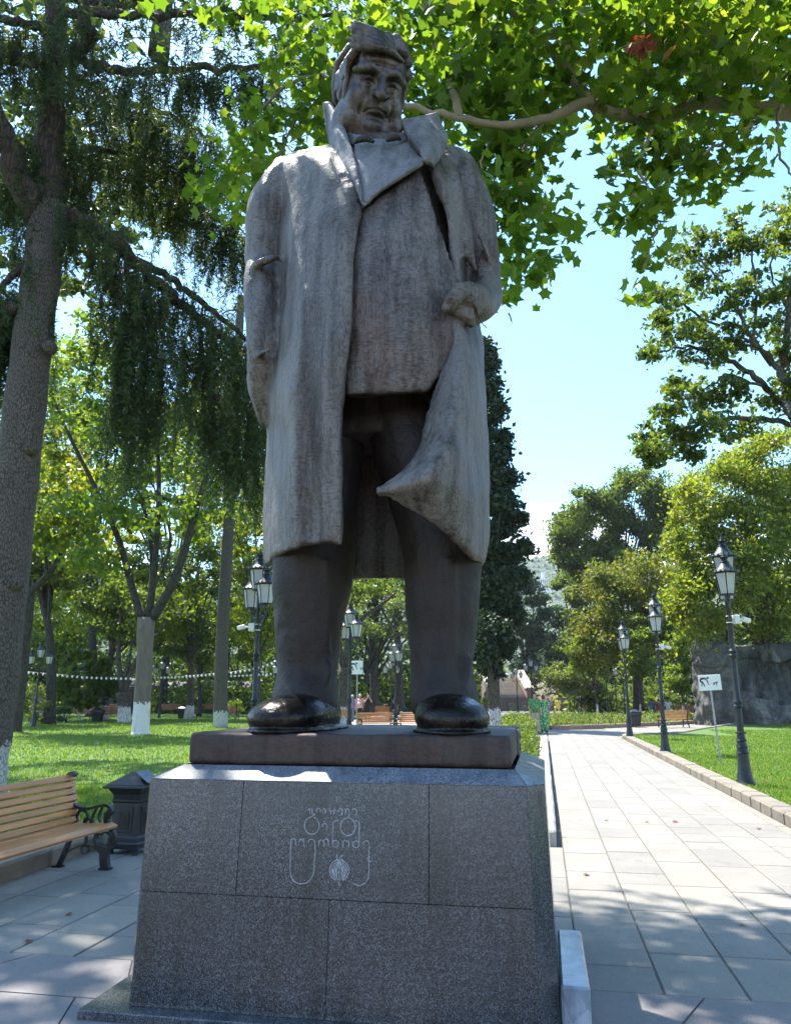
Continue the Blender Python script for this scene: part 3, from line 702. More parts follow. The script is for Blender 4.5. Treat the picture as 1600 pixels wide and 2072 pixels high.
# --- head
hc = Q(748, 180, -.02); HS = 1.0
HR = Matrix.Rotation(math.radians(31), 3, 'Z') @ Matrix.Rotation(math.radians(34), 3, 'X')
def head():
    s = SDF((-.52, -.66, -.32), (.52, .58, 1.12), .0135)
    E, C = s.ell, s.cap
    s.add(E((0, .04, .66), (.345, .40, .37)), .05)
    s.add(E((0, -.07, .40), (.325, .30, .40)), .10)
    for m in (-1, 1):
        s.add(E((m * .235, -.06, .21), (.175, .25, .22)), .08)
        s.add(E((m * .190, -.235, .43), (.125, .11, .12)), .07)
        s.add(C((m * .030, -.350, .705), (m * .15, -.362, .735), .036, .046), .035); s.add(C((m * .15, -.362, .735), (m * .285, -.24, .70), .046, .034), .035)
        s.add(E((m * .350, .06, .52), (.045, .085, .13)), .02); s.sub(E((m * .388, .045, .535), (.026, .05, .075)), .02)
    s.add(E((0, -.27, .165), (.15, .12, .10)), .07); s.add(E((0, -.06, .02), (.35, .28, .17)), .12)
    s.add(C((0, .06, .15), (0, .10, -.28), .35, .36), .10)
    s.add(E((0, -.255, .84), (.26, .10, .13)), .12)
    for m in (-1, 1):
        s.sub(E((m * .142, -.400, .618), (.098, .080, .060)), .05)
        s.add(E((m * .142, -.280, .606), (.074, .066, .056)), .012)
        s.add(C((m * .064, -.335, .602), (m * .142, -.356, .648), .013, .019), .012); s.add(C((m * .142, -.356, .648), (m * .225, -.305, .612), .019, .014), .012)
        s.add(C((m * .070, -.328, .590), (m * .142, -.344, .562), .011, .015), .014); s.add(C((m * .142, -.344, .562), (m * .220, -.300, .588), .015, .012), .014)
        s.sub(C((m * .09, -.352, .603), (m * .195, -.338, .603), .011, .010), .012)
        s.add(E((m * .150, -.285, .520), (.08, .05, .040)), .04)
    s.add(C((0, -.360, .71), (0, -.462, .485), .038, .054), .03)
    s.add(E((0, -.470, .474), (.056, .050, .050)), .03)
    for m in (-1, 1):
        s.add(E((m * .072, -.415, .492), (.044, .055, .042)), .025)
        s.sub(E((m * .034, -.448, .452), (.017, .026, .018)), .012)
        s.sub(C((m * .110, -.39, .485), (m * .175, -.33, .34), .014, .012), .045)
        s.sub(C((m * .175, -.31, .31), (m * .185, -.26, .19), .009, .008), .04)
    s.add(E((0, -.318, .385), (.16, .075, .10)), .05)
    s.add(C((-.085, -.340, .352), (0, -.385, .370), .012, .020), .016); s.add(C((.085, -.340, .352), (0, -.385, .370), .012, .020), .016)
    s.add(C((-.07, -.345, .314), (.07, -.345, .314), .020, .020), .018); s.add(E((0, -.358, .314), (.06, .028, .024)), .02)
    s.sub(C((-.098, -.352, .326), (0, -.405, .342), .007, .007), .010); s.sub(C((.098, -.352, .326), (0, -.405, .342), .007, .007), .010)
    for m in (-1, 1): s.sub(C((m * .098, -.352, .326), (m * .125, -.325, .285), .010, .006), .018)
    s.sub(C((-.09, -.365, .262), (.09, -.365, .262), .018, .018), .045)
    for m in (-1, 1): s.sub(C((m * .018, -.41, .70), (m * .026, -.37, .76), .007, .006), .02)
    s.sub(C((-.17, -.362, .80), (.17, -.362, .805), .005, .005), .03)
    return s.mesh('head')
def place_head(me):
    n = len(me.vertices); a = np.empty(n * 3, np.float32); me.vertices.foreach_get('co', a); a = a.reshape(-1, 3)
    a = (a - np.array((0, 0, .5))) * np.array((HEADW, HEADW * .95, HEADH))
    a = a @ np.array(HR, dtype=np.float32).T + np.array(HEADC, dtype=np.float32)
    me.vertices.foreach_set('co', a.ravel()); me.update(); return me
HEADW, HEADH = .675, .655
HEADC = Q(751, 198, -.10)
link('head', place_head(head()), M['face'], ST, True)
def hair():
    s = SDF((-.60, -.60, .25), (.60, .62, 1.42), .0125)
    s.add(s.ell((0, .10, .69), (.368, .40, .385)), .03)
    s.sub(s.ell((0, -.30, .60), (.32, .32, .37)), .05)
    rng = random.Random(3)
    def lock(pts, r, k=.018): s.add(s.chain(pts, r), k)
    s.add(s.ell((-.06, -.04, .98), (.25, .22, .12)), .04)
    for k in range(5):                                  # crest of swept locks fanning up and back to the picture's left
        u = k / 4; e = (.0, .03, -.02, .05, .02)[k]
        lock([(.21 - .06 * u, -.33 + .06 * u, .895 + .03 * u), (.06 - .02 * u, -.40 + .10 * u, .945 + .085 * u), (-.14, -.40 + .14 * u, .940 + .17 * u), (-.31 - e, -.33 + .16 * u, .905 + .235 * u), (-.42 + .05 * u - e, -.27 + .17 * u, .90 + .27 * u)],
             [.018, .036, .048, .042, .012], .004)
        lock([(.16 - .06 * u, -.35 + .06 * u, .915 + .03 * u), (.0, -.425 + .10 * u, .962 + .085 * u), (-.20, -.41 + .14 * u, .955 + .18 * u), (-.36 - e, -.34 + .16 * u, .93 + .24 * u)],
             [.010, .018, .022, .008], .003)
    for k in range(5):                                  # locks lying back over the crown
        u = k / 4; lock([(.14 - .30 * u, -.26, 1.02), (.12 - .34 * u, -.10, 1.13), (.06 - .30 * u, .10, 1.10)], [.05, .06, .04], .01)
    for x, z, y in ((.15, 1.04, -.20), (.21, .98, -.22), (.28, .90, -.18), (.31, .78, -.14), (.20, 1.06, -.08), (.13, 1.10, -.10)):      # tufts on the far side
        lock([(x - .06, y + .05, z - .06), (x + .01, y - .04, z + .02), (x + .03, y + .02, z + .08)], [.06, .065, .03])
    for m in (-1, 1):                                   # hair over the temples and ears, sideburns
        for k in range(9):
            y = -.20 + .055 * k; z = .88 - .02 * k; o_ = 0 if m < 0 else -.035
            lock([(m * (.29 + o_), y, z + .03), (m * (.335 + o_ + .02 * rng.random()), y + .03, z - .08), (m * (.350 + o_), y + .06, z - .20)], [.05, .058, .03])
        lock([(m * .332, -.13, .68), (m * .340, -.12, .50), (m * .33, -.11, .36)], [.034, .028, .016])
    for k in range(16):
        x = -.34 + .045 * k
        lock([(x * .8, .30, 1.0), (x, .42, .82), (x, .46, .6), (x * .9, .42, .38)], [.05, .06, .055, .03])
    return s.mesh('hair')
link('hair', place_head(hair()), M['face'], ST, True)

# --- hand at the pocket: palm, four fingers going into the pocket, thumb outside
def stat_hand():
    p0 = Q(938, 606, -.50); q = lambda x, y, d: np.array(Q(x, y, d))
    lo = q(895, 655, -.80); hi = q(975, 560, -.20)
    lo, hi = np.minimum(lo, hi) - .05, np.maximum(lo, hi) + .05
    s = SDF(lo, hi, .009)
    s.add(s.chain([q(958, 598, -.44), q(945, 604, -.49), q(932, 612, -.49)], [.08, .075, .06]), .03)
    s.add(s.chain([q(948, 586, -.52), q(930, 590, -.575), q(916, 606, -.595), q(907, 622, -.58)], [.052, .056, .052, .042]), .015)     # thumb
    for k in range(4):                                  # fingers, folded down into the pocket
        x = 927 + 9 * k
        s.add(s.chain([q(x, 612 + 3 * k, -.50 + .01 * k), q(x - 3, 630 + 4 * k, -.50 + .012 * k), q(x - 1, 646 + 3 * k, -.44)], [.034, .033, .028]), .01)
    s.sub(s.ell(q(905, 618, -.635), (.026, .02, .034)), .01)
    return s.mesh('hand')
link('hand', stat_hand(), M['coat'], ST, True)
# ---------------------------------------------------------------- granite pedestal
PD = thing('granite_pedestal', 'broad dark speckled granite pedestal with engraved inscription under the bronze statue', 'pedestal', O, -YAW)
zc = Q(700, 1584, -.75).z                               # top edge of the front face
xl_t, xr_t = Q(307, 1576, -.75).x, Q(1065, 1593, -.75).x
xl_b, xr_b = xl_t + .015, xr_t + .03
zp = .05; FB = -.845                                    # foot: height of the plinth top, front plane there
cham = .11; DB = .98
def fx(s, z):                                           # front-face x limits and depth at height z
    t = (z - zp) / (zc - zp)
    return (xl_b + (xl_t - xl_b) * t) if s < 0 else (xr_b + (xr_t - xr_b) * t)
def fd(z): return FB + (-.75 - FB) * (z - zp) / (zc - zp)
g = .0009
def panel(name, P4, th, mat, par=PD, bev=.0022):         # slab from four corners (outer face), thickness inward
    P4 = [Vector(p) for p in P4]; n = (P4[1] - P4[0]).cross(P4[3] - P4[0]).normalized()
    c = sum(P4, Vector()) / 4
    inn = [p + (c - p).normalized() * bev for p in P4]
    mb = MB(); vs = [p for p in inn] + [p - n * bev for p in P4] + [p - n * th for p in P4]
    fs = [(0, 1, 2, 3)]
    for k in (0, 4): fs += [(k + i, k + 4 + i, k + 4 + (i + 1) % 4, k + (i + 1) % 4) for i in range(4)]
    fs.append((11, 10, 9, 8)); mb.add(vs, fs)
    return mb.build(name, mat, par)
# core so that joints look dark, kept behind the panels
mb = MB(); mb.prism([(xl_b + .02, FB + .16, zp), (xr_b + .05, FB + .16, zp), (xr_b + .05, DB - .03, zp), (xl_b + .02, DB - .03, zp)], None, (0, 0, zc - zp - .03))
mb.build('core', M['joint'], PD)
zs = Q(297, 1803, -.8).z                                # horizontal joint
def fr(px, z): return Q(px, 1700, -.80).x if z is None else None
def xat(px, py): return Q(px, py, -.80).x
def fpanel(x0, x1, z0, z1):
    f = lambda x, z: Vector((x, fd(z), z))
    lo0 = max(x0, fx(-1, z0)) if x0 < -.5 else x0
    a = [(x0 if x0 > -.9 else fx(-1, z0), z0), (x1 if x1 < 1.05 else fx(1, z0), z0), (x1 if x1 < 1.05 else fx(1, z1), z1), (x0 if x0 > -.9 else fx(-1, z1), z1)]
    panel('granite_panel', [f(x, z) for x, z in a], .07, M['granite'])
x1, x2, x3 = xat(482, 1690), xat(866, 1700), xat(664, 1950)
for (a, b) in ((-1, x1 - g), (x1 + g, x2 - g), (x2 + g, 2)): fpanel(a, b, zs + g, zc)
for (a, b) in ((-1, x3 - g), (x3 + g, 2)): fpanel(a, b, zp, zs - g)
# chamfered corners
def strip(name, A, B, mat): panel(name, [A[0], B[0], B[1], A[1]], .05, mat)
cr = lambda s, z: (Vector((fx(s, z), fd(z), z)), Vector((fx(s, z) + s * cham * (.85 if s > 0 else .35), fd(z) + cham * (1 if s > 0 else .55), z)))
for z0, z1 in ((zp, zc),):
    a0, b0 = cr(1, z0); a1, b1 = cr(1, z1); panel('corner_strip', [a0 + Vector((g, 0, 0)), b0, b1, a1 + Vector((g, 0, 0))], .05, M['granite_pol'])
    c0, d0 = cr(-1, z0); c1, d1 = cr(-1, z1); panel('corner_strip', [d0, c0 - Vector((g, 0, 0)), c1 - Vector((g, 0, 0)), d1], .05, M['granite_pol'])
# side panels, two high
for z0, z1 in ((zp, zs - .06), (zs - .06 + 2 * g, zc)):
    for y0, y1 in ((0, .55), (.55 + 2 * g, 1.0)):
        P = lambda s, z, t: (lambda b: Vector((b.x + s * .012 * t * 0, b.y + g + (DB - b.y) * t, z)))(cr(s, z)[1])
        panel('side_panel', [P(1, z0, y0), P(1, z0, y1), P(1, z1, y1), P(1, z1, y0)], .05, M['granite_side'])
        panel('side_panel', [P(-1, z0, y1), P(-1, z0, y0), P(-1, z1, y0), P(-1, z1, y1)], .05, M['granite_side'])
yb = DB
for z0, z1 in ((zp, zs - g), (zs + g, zc)): panel('back_panel', [(xr_b + .06, yb, z0), (xl_b - .02, yb, z0), (xl_b - .02, yb, z1), (xr_b + .06, yb, z1)], .05, M['granite'])
# sloping cap round the bronze slab
r_in = (-.835 - .012, 1.05 + .012, -.612, .912)
zi = zb + .002
o_ = dict(l=cr(-1, zc), r=cr(1, zc))
FL, FR = o_['l'][0], o_['r'][0]; SL, SRt = o_['l'][1], o_['r'][1]
up = Vector((0, 0, .004))
I0, I1, I2, I3 = Vector((r_in[0], r_in[2], zi)), Vector((r_in[1], r_in[2], zi)), Vector((r_in[1], r_in[3], zi)), Vector((r_in[0], r_in[3], zi))
BL, BR = Vector((SL.x, DB, zc)), Vector((SRt.x, DB, zc))
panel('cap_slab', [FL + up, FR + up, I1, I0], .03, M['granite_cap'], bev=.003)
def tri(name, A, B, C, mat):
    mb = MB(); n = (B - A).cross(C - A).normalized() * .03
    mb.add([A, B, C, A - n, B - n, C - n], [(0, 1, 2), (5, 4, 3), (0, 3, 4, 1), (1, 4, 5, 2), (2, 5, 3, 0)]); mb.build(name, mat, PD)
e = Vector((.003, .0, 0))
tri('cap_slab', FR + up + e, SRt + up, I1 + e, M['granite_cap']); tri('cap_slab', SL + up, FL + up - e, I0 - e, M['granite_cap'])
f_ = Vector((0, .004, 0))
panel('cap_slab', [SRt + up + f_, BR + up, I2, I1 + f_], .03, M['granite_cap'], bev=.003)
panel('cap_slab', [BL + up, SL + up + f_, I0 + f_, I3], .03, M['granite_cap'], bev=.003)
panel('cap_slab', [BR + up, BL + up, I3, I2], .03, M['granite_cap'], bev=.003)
# low plinth plates round the foot and the marble ledge along the right side
mb = MB(); mb.bbox((.0, (FB - .10 + DB) / 2, zp / 2), (2.40, DB - FB + .10, zp - .002), .006); mb.build('plinth_plate', M['granite_pol'], PD)
xe = cr(1, .3)[1].x + .012
for y0, y1, h in ((-.76, .18, .245), (.19, .26, .235)):
    mb = MB(); mb.bbox((xe + .07, (y0 + y1) / 2, zp + (h - zp) / 2), (.14, y1 - y0 - .006, h - zp), .012); mb.build('marble_ledge', M['marble'], PD)
#
# engraved inscription, drawn stroke by stroke
OX, OY, K = 560, 1600, 6.957
def ipt(cx, cy_):
    px, py = OX + cx / K, OY + cy_ / K
    z = .8
    for _ in range(4): z = Q(px, py, fd(z)).z
    p = Q(px, py, fd(z)); return Vector((p.x, fd(p.z), p.z))
def arc(cx, cy_, rx, ry, a0, a1, n=16): return [(cx + rx * math.cos(math.radians(a0 + (a1 - a0) * i / n)), cy_ + ry * math.sin(math.radians(a0 + (a1 - a0) * i / n))) for i in range(n + 1)]
INK = simple('engraved_pale_stone', (.30, .31, .33), .6, 0, .35, 60)
def stroke(mb, pts, w):
    Pn = [ipt(*p) for p in pts]; n = Vector((0, -1, .09)).normalized()
    L = [];
    for i, p in enumerate(Pn):
        t = (Pn[min(i + 1, len(Pn) - 1)] - Pn[max(i - 1, 0)]); t = t.normalized() if t.length > 1e-6 else Vector((1, 0, 0))
        s = t.cross(n).normalized() * w / 2; L += [p + s + n * .0016, p - s + n * .0016]
    mb.add(L, [(2 * i, 2 * i + 1, 2 * i + 3, 2 * i + 2) for i in range(len(Pn) - 1)])
def letters(name, strokes, w=.0042):
    mb = MB()
    for s in strokes: stroke(mb, s, w)
    o = mb.build(name, INK, PD, fix=False)
    return o
w1 = [[(470, 330), (470, 260), (500, 255), (500, 325), (530, 330)], [(440, 265), (470, 255)]]
w1 += [arc(590, 285, 28, 40, 150, 380), [(650, 330), (648, 265), (668, 250)], arc(668, 290, 20, 36, -90, 60), [(745, 255), (765, 330)], [(800, 335), (812, 262)], arc(770, 270, 20, 18, 0, 200),
       arc(895, 295, 30, 42, -180, 60), [(918, 300), (915, 345)], [(968, 340), (970, 275)], arc(995, 280, 25, 25, -180, 0), [(1020, 280), (1018, 335), (1012, 375)], arc(1090, 290, 34, 34, -150, 10), [(1124, 296), (1122, 350)]]
letters('engraved_word', w1)
w2 = [arc(495, 490, 103, 122, -75, 268, 30), [(495, 368), (520, 345), (545, 330)], arc(678, 500, 36, 38, -200, 70), [(660, 440), (685, 430)],
      [(875, 412), (830, 425), (795, 450), (788, 520), (790, 600), (785, 690)], arc(1002, 505, 105, 125, 0, 360, 34), [(1108, 420), (1150, 430), (1165, 480), (1155, 600), (1160, 690)]]
letters('engraved_word', w2)
w3 = [arc(235, 715, 34, 40, -180, 0), [(200, 715), (195, 900), (190, 1120), (205, 1210), (240, 1275), (320, 1310), (420, 1300), (490, 1235), (520, 1160), (528, 1000), (545, 850), (535, 730)], [(262, 690), (270, 760)],
      arc(345, 720, 24, 38, -180, 0), [(380, 670), (385, 780), (400, 790)], arc(490, 725, 44, 44, -180, 0), [(590, 780), (600, 710)], arc(625, 720, 25, 28, -180, 0), arc(695, 720, 32, 42, -180, 0), [(665, 720), (668, 790)], [(727, 720), (730, 790)],
      arc(828, 745, 42, 48, 0, 360, 20), [(785, 690), (787, 745)], [(930, 800), (935, 715)], arc(965, 722, 30, 25, -180, 0), [(1010, 700), (1020, 800)], arc(1115, 755, 44, 48, 0, 360, 20), [(1158, 690), (1158, 760)],
      arc(1262, 745, 40, 40, -190, 0), [(1302, 745), (1300, 900), (1298, 1100), (1290, 1230), (1240, 1300), (1160, 1340), (1085, 1310)], arc(1315, 960, 36, 34, 60, 270)]
letters('engraved_word', w3)
em = [arc(880, 1120, 135 * k, 150 * k, 115, 425, 24) for k in (1.0, .8, .6, .42, .25)]
em += [[(870, 985), (840, 930), (850, 890)], [(880, 985), (900, 930), (935, 905)], [(870, 1270), (880, 1330), (905, 1320)], [(820, 1000), (850, 960)], [(930, 1000), (915, 950)]]
em += [[(880, 985), (880 + dx, 1120), (880 + dx * .5, 1262)] for dx in (-95, -50, 0, 50, 95)]
letters('engraved_flower_bud', em, .0045)
# ---------------------------------------------------------------- sky with low clouds (kept in the world)
tc = nt.nodes.new('ShaderNodeTexCoord'); sp = nt.nodes.new('ShaderNodeSeparateXYZ'); nt.links.new(tc.outputs['Generated'], sp.inputs[0])
mp = nt.nodes.new('ShaderNodeMapping'); mp.inputs['Scale'].default_value = (4.2, 4.2, 11.0); mp.inputs['Location'].default_value = (.35, .1, .2); nt.links.new(tc.outputs['Generated'], mp.inputs[0])
cn = noise(nt, 1.0, 7, .58, mp.outputs[0], .3)
lo = ramp(nt, sp.outputs['Z'], [(.0, 1.), (.16, 1.), (.26, .0)])
hi_ = nt.nodes.new('ShaderNodeMath'); hi_.operation = 'MULTIPLY_ADD'; nt.links.new(lo.outputs[0], hi_.inputs[0]); hi_.inputs[1].default_value = .24; nt.links.new(cn.outputs[0], hi_.inputs[2])
cm0 = ramp(nt, hi_.outputs[0], [(.66, 0.), (.76, 1.)]); cmm = nt.nodes.new('ShaderNodeMath'); cmm.operation = 'MULTIPLY'; nt.links.new(cm0.outputs[0], cmm.inputs[0]); nt.links.new(lo.outputs[0], cmm.inputs[1]); cm = cmm
skyc = mixc(nt, 1.0, sky.outputs[0], (.60, .88, 1.02), 'MULTIPLY')
nt.links.new(mixc(nt, cm.outputs[0], skyc, (8.2, 8.3, 8.4)), bg.inputs[0])

# ---------------------------------------------------------------- ground, lawns, paving, kerbs
def UV(u, v, z=0.0): return UA * u + VA * v + Vector((0, 0, z))
GR = Matrix.Rotation(-YAW, 4, 'Z')
def setting(name, mb, mat, parent=None, kind='structure', smooth=False):
    o = mb.build(name, mat, parent, smooth); 
    if kind: o['kind'] = kind
    o.rotation_euler = (0, 0, 0 if parent else -YAW); return o
rng = random.Random(11)
mb = MB(); R_OUT = 4500
vs = [(0, 0, -.03)]; fs = []
rad = [20, 60, 150, 400, 1200, R_OUT]
for r in rad:
    for k in range(32): vs.append((r * math.cos(k * math.pi / 16), r * math.sin(k * math.pi / 16), -.03))
for k in range(32): fs.append((0, 1 + k, 1 + (k + 1) % 32))
for j in range(len(rad) - 1):
    for k in range(32): a = 1 + j * 32 + k; b = 1 + j * 32 + (k + 1) % 32; fs.append((a, a + 32, b + 32, b))
mb.add(vs, fs); gr = mb.build('ground', M['soil']); gr['kind'] = 'structure'
def slab_region(name, poly, z, mat, kind='structure'):
    mb = MB(); mb.prism([(p[0], p[1], -.02) for p in poly], None, (0, 0, z + .02)); return setting(name, mb, mat)
LW = .10
slab_region('lawn', [(-60, -6), (-5.05, -6), (-5.05, 9.4), (-.22, 9.4), (-.22, 31), (-4.2, 31.3), (-4.2, 43), (-14, 43), (-14, 63), (-60, 63)], LW, M['turf'])
def rlawn():
    P = [(3.3, -6), (3.3, 33.4)]
    for k in range(1, 9): a = math.pi - k * math.pi / 2 / 8; P.append((4.9 + 1.6 * math.cos(a), 33.4 + 1.6 * math.sin(a)))
    return P + [(5.6, 36.6), (7, 40.3), (9.5, 46.3), (11, 50), (11.2, 62), (45, 75), (45, -6)]
slab_region('lawn', rlawn(), LW, M['turf'])
slab_region('lawn', [(-16, 63.2), (-60, 63.2), (-60, 120), (-16, 120)], .09, M['turf'])
# paving: joints sheet with the slabs standing on it
pave = None
mb = MB(); mb.box((-.95, 4.4, -.012), (8.5, 14.0, .012)); mb.box((1.55, 26.5, -.012), (3.4, 30.2, .012)); mb.box((7.2, 46, -.0165), (14, 20.8, .012)); mb.box((-2.1, 36.8, -.0165), (4.0, 11, .012))
pave = setting('pavement', mb, M['joint'])
def unit_slab(w, l, h=.03, b=.006):
    mb = MB(); x, y = w / 2, l / 2
    vs = [(-x, -y, -h), (x, -y, -h), (x, y, -h), (-x, y, -h), (-x, -y, -b), (x, -y, -b), (x, y, -b), (-x, y, -b), (-x + b, -y + b, 0), (x - b, -y + b, 0), (x - b, y - b, 0), (-x + b, y - b, 0)]
    fs = [(8, 9, 10, 11)] + [(k + i, k + (i + 1) % 4, k + 4 + (i + 1) % 4, k + 4 + i) for k in (0, 4) for i in range(4)]
    mb.add(vs, fs); return mb.mesh('slab')
SW = .452; LENS = (.90, .90, .75, .60, 1.05, .45)
slabmesh = {}
far_v = []; far_f = []; n_ind = 0
def put_slab(u0, w, v0, l, mat, lift):
    key = (round(w, 3), round(l, 3), mat.name)
    if key not in slabmesh:
        me = unit_slab(w - .011, l - .011); me.materials.append(mat); slabmesh[key] = me
    o = bpy.data.objects.new('paving_stone', slabmesh[key]); COL.objects.link(o); o.parent = pave
    o.location = (u0 + w / 2, v0 + l / 2, .004 + lift); o.rotation_euler = (rng.uniform(-.0025, .0025), rng.uniform(-.0025, .0025), rng.uniform(-.003, .003))
cu = -4.83; col = 0
BAND = 5.02
while cu < 2.96:
    w_ = min(SW, 3.0 - cu); v = BAND + (.0 if col % 2 else .0) ; v0 = v; first = True
    vend = 9.35 if cu < -.25 else 41.2
    while v < vend - .05:
        l = rng.choice(LENS)
        if first: l = rng.choice((.45, .6, .9, .75)); first = False
        l = min(l, vend - v)
        if vend - v - l < .2: l = vend - v
        hid = -2.15 < cu and cu + w_ < -.05 and v > 4.3 and v + l < 6.0
        if not hid:
            if v < 19.5 and l > .3 and n_ind < 262: put_slab(cu, w_, v, round(l, 2) if l in LENS else l, M['paving'], rng.uniform(0, .003)); n_ind += 1
            else:
                b = len(far_v); g_ = .006; z = .004 + rng.uniform(0, .002)
                far_v += [(cu + g_, v + g_, z), (cu + w_ - g_, v + g_, z), (cu + w_ - g_, v + l - g_, z), (cu + g_, v + l - g_, z)]
                far_f.append((b, b + 1, b + 2, b + 3))
        v += l
    cu += SW; col += 1
# cross path beyond the lawn tip
cu = 3.02
while cu < 11:
    v = float(np.interp(cu, [3, 5, 7, 9.5, 11], [34.2, 35.2, 39.9, 46.0, 49.7])); ve = float(np.interp(cu, [.2, 3, 7, 11], [41.2, 43.8, 49, 55]))
    while v < ve - .1:
        l = rng.choice(LENS); b = len(far_v); l = min(l, ve - v)
        if True:
            far_v += [(cu + .006, v + .006, .004), (cu + SW - .006, v + .006, .004), (cu + SW - .006, v + l - .006, .004), (cu + .006, v + l - .006, .004)]; far_f.append((b, b + 1, b + 2, b + 3))
        v += l
    cu += SW
cu = -4.0
while cu < -.3:
    v = 31.35
    while v < 42.2:
        l = rng.choice(LENS); b = len(far_v); l = min(l, 42.3 - v)
        far_v += [(cu + .006, v + .006, .004), (cu + SW - .006, v + .006, .004), (cu + SW - .006, v + l - .006, .004), (cu + .006, v + l - .006, .004)]; far_f.append((b, b + 1, b + 2, b + 3)); v += l
    cu += SW
mb = MB(); mb.add(far_v, far_f); fo = mb.build('distant_paving_stones', M['paving'], pave); fo['kind'] = 'stuff'
# the border band near the viewer: bigger grey purple slabs with slanting joints
u = -4.83; k = 0
while u < 3.0 + 1.2:
    w_ = rng.choice((1.05, 1.25, .9)); sk = .28
    for v0, v1 in ((BAND - .62, BAND - .006), (BAND - 1.40, BAND - .632), (BAND - 2.3, BAND - 1.412)):
        sa, sb = (sk if (k % 2) else -sk), (sk if (k + 1) % 2 else -sk)
        if -2.0 < u and u + w_ < -.25 and v0 > 4.3: continue
        mb = MB(); x0, x1 = u + .006, u + w_ - .006
        P = [(x0, v0, -.03), (x1, v0, -.03), (x1 + sb, v1, -.03), (x0 + sa, v1, -.03)]
        mb.prism(P, None, (0, 0, .033 + rng.uniform(0, .003)))
        o = mb.build('paving_stone', M['paving2'], pave)
        s_ = o
    u += w_; k += 1
# kerbs: rows of separate stones
def kerb(name, pts, mat, wdt=.28, h=.14, ln=.62, indiv=True):
    P = [Vector((p[0], p[1], 0)) for p in pts]
    root = bpy.data.objects.new(name, None); COL.objects.link(root); root.rotation_euler = (0, 0, -YAW); root['kind'] = 'structure'
    cum = [0]
    for a, b in zip(P, P[1:]): cum.append(cum[-1] + (b - a).length)
    def pos(s):
        for i in range(len(P) - 1):
            if s <= cum[i + 1] + 1e-6: return P[i].lerp(P[i + 1], (s - cum[i]) / (cum[i + 1] - cum[i]))
        return P[-1]
    s = 0
    while s < cum[-1] - .1:
        l = ln * rng.uniform(.85, 1.2); l = min(l, cum[-1] - s); a, b = pos(s), pos(s + l)
        d = (b - a); an = math.atan2(d.y, d.x)
        mb = MB(); mb.bbox((0, 0, h / 2 - .03), (d.length - .010, wdt * rng.uniform(.97, 1.03), h + .06), .025)
        o = mb.build('kerb_stone', mat, root); o.location = ((a + b) / 2) + Vector((0, 0, rng.uniform(-.006, .006))); o.rotation_euler = (rng.uniform(-.012, .012), rng.uniform(-.008, .008), an + rng.uniform(-.008, .008))
        s += l
    return root
tip = [(3.16 + 1.74 - 1.74 * math.cos(a), 33.4 + 1.74 * math.sin(a)) for a in np.linspace(0, math.pi / 2, 7)]
kerb('kerb', [(3.16, 5.0), (3.16, 20.0)] , M['kerb'], .30, .16, .62)
kerb('kerb', [(3.16, 20.0)] + tip + [(5.75, 36.6), (7.1, 40.3), (9.6, 46.3), (11, 49.8)], M['kerb'], .30, .16, .8)
kerb('kerb', [(-4.93, 1.0), (-4.93, 9.5), (-.2, 9.5)], M['kerb'], .24, .17, 1.1)
kerb('kerb', [(-.05, 9.4), (-.05, 31.1), (-4.1, 31.3)], M['kerb_grey'], .26, .18, 1.2)
kerb('kerb', [(-4, 41.9), (.2, 41.2), (3, 43.8), (7, 49), (11, 55)], M['wallstone'], .30, .22, 1.3)
# beds and the farther squares
slab_region('flower_bed', [(.15, 41.3), (3, 44), (7, 49.2), (11, 55.2), (11, 62), (-2.5, 60), (-3.9, 43), (-3.9, 42.1)], .12, M['soil'])
slab_region('square', [(-14, 43.1), (-4, 43.1), (-4, 44), (-2.7, 59), (-14, 62.9)], .02, M['paving'])
slab_region('square', [(-16, 63.2), (30, 63.2), (30, 93.5), (-16, 93.5)], .02, M['paving'])
# grass blades
def grass(name, regions, seed):
    r = np.random.default_rng(seed); Vs = []; 
    for poly, n, h, wd in regions:
        x0, y0, x1, y1 = poly
        p = np.stack([r.uniform(x0, x1, n), r.uniform(y0, y1, n)], 1)
        a = r.uniform(0, 2 * np.pi, n); hh = h * r.uniform(.5, 1.25, n); le = r.uniform(.1, .9, n) * hh; la = r.uniform(0, 2 * np.pi, n)
        b = np.zeros((n, 3, 3)); dx = np.stack([np.cos(a), np.sin(a)], 1) * wd / 2
        b[:, 0, :2] = p - dx; b[:, 1, :2] = p + dx; b[:, 2, 0] = p[:, 0] + np.cos(la) * le; b[:, 2, 1] = p[:, 1] + np.sin(la) * le
        b[:, :2, 2] = LW - .005; b[:, 2, 2] = LW + hh; Vs.append(b.reshape(-1, 3))
    V = np.concatenate(Vs); o = link(name, np_mesh(name, V, np.arange(len(V)).reshape(-1, 3)), M['grass']); o.rotation_euler = (0, 0, -YAW)
    tag(o, kind='stuff'); return o
grass('grass', [((-10, 5.5, -5.1, 13), 30000, .06, .016), ((-14, 9.6, -.3, 18), 30000, .06, .022), ((-22, 18, -.3, 30), 30000, .065, .036), ((-32, 30, -4.3, 41), 20000, .07, .05), ((-40, 41, -14.2, 62), 14000, .08, .06)], 5)
grass('grass', [((3.36, 8, 7, 16), 34000, .05, .014), ((3.36, 16, 12, 24), 38000, .05, .022), ((3.4, 24, 18, 34), 30000, .055, .034), ((7.5, 34, 24, 40), 12000, .06, .045), ((11.2, 40, 26, 50), 9000, .06, .05)], 6)
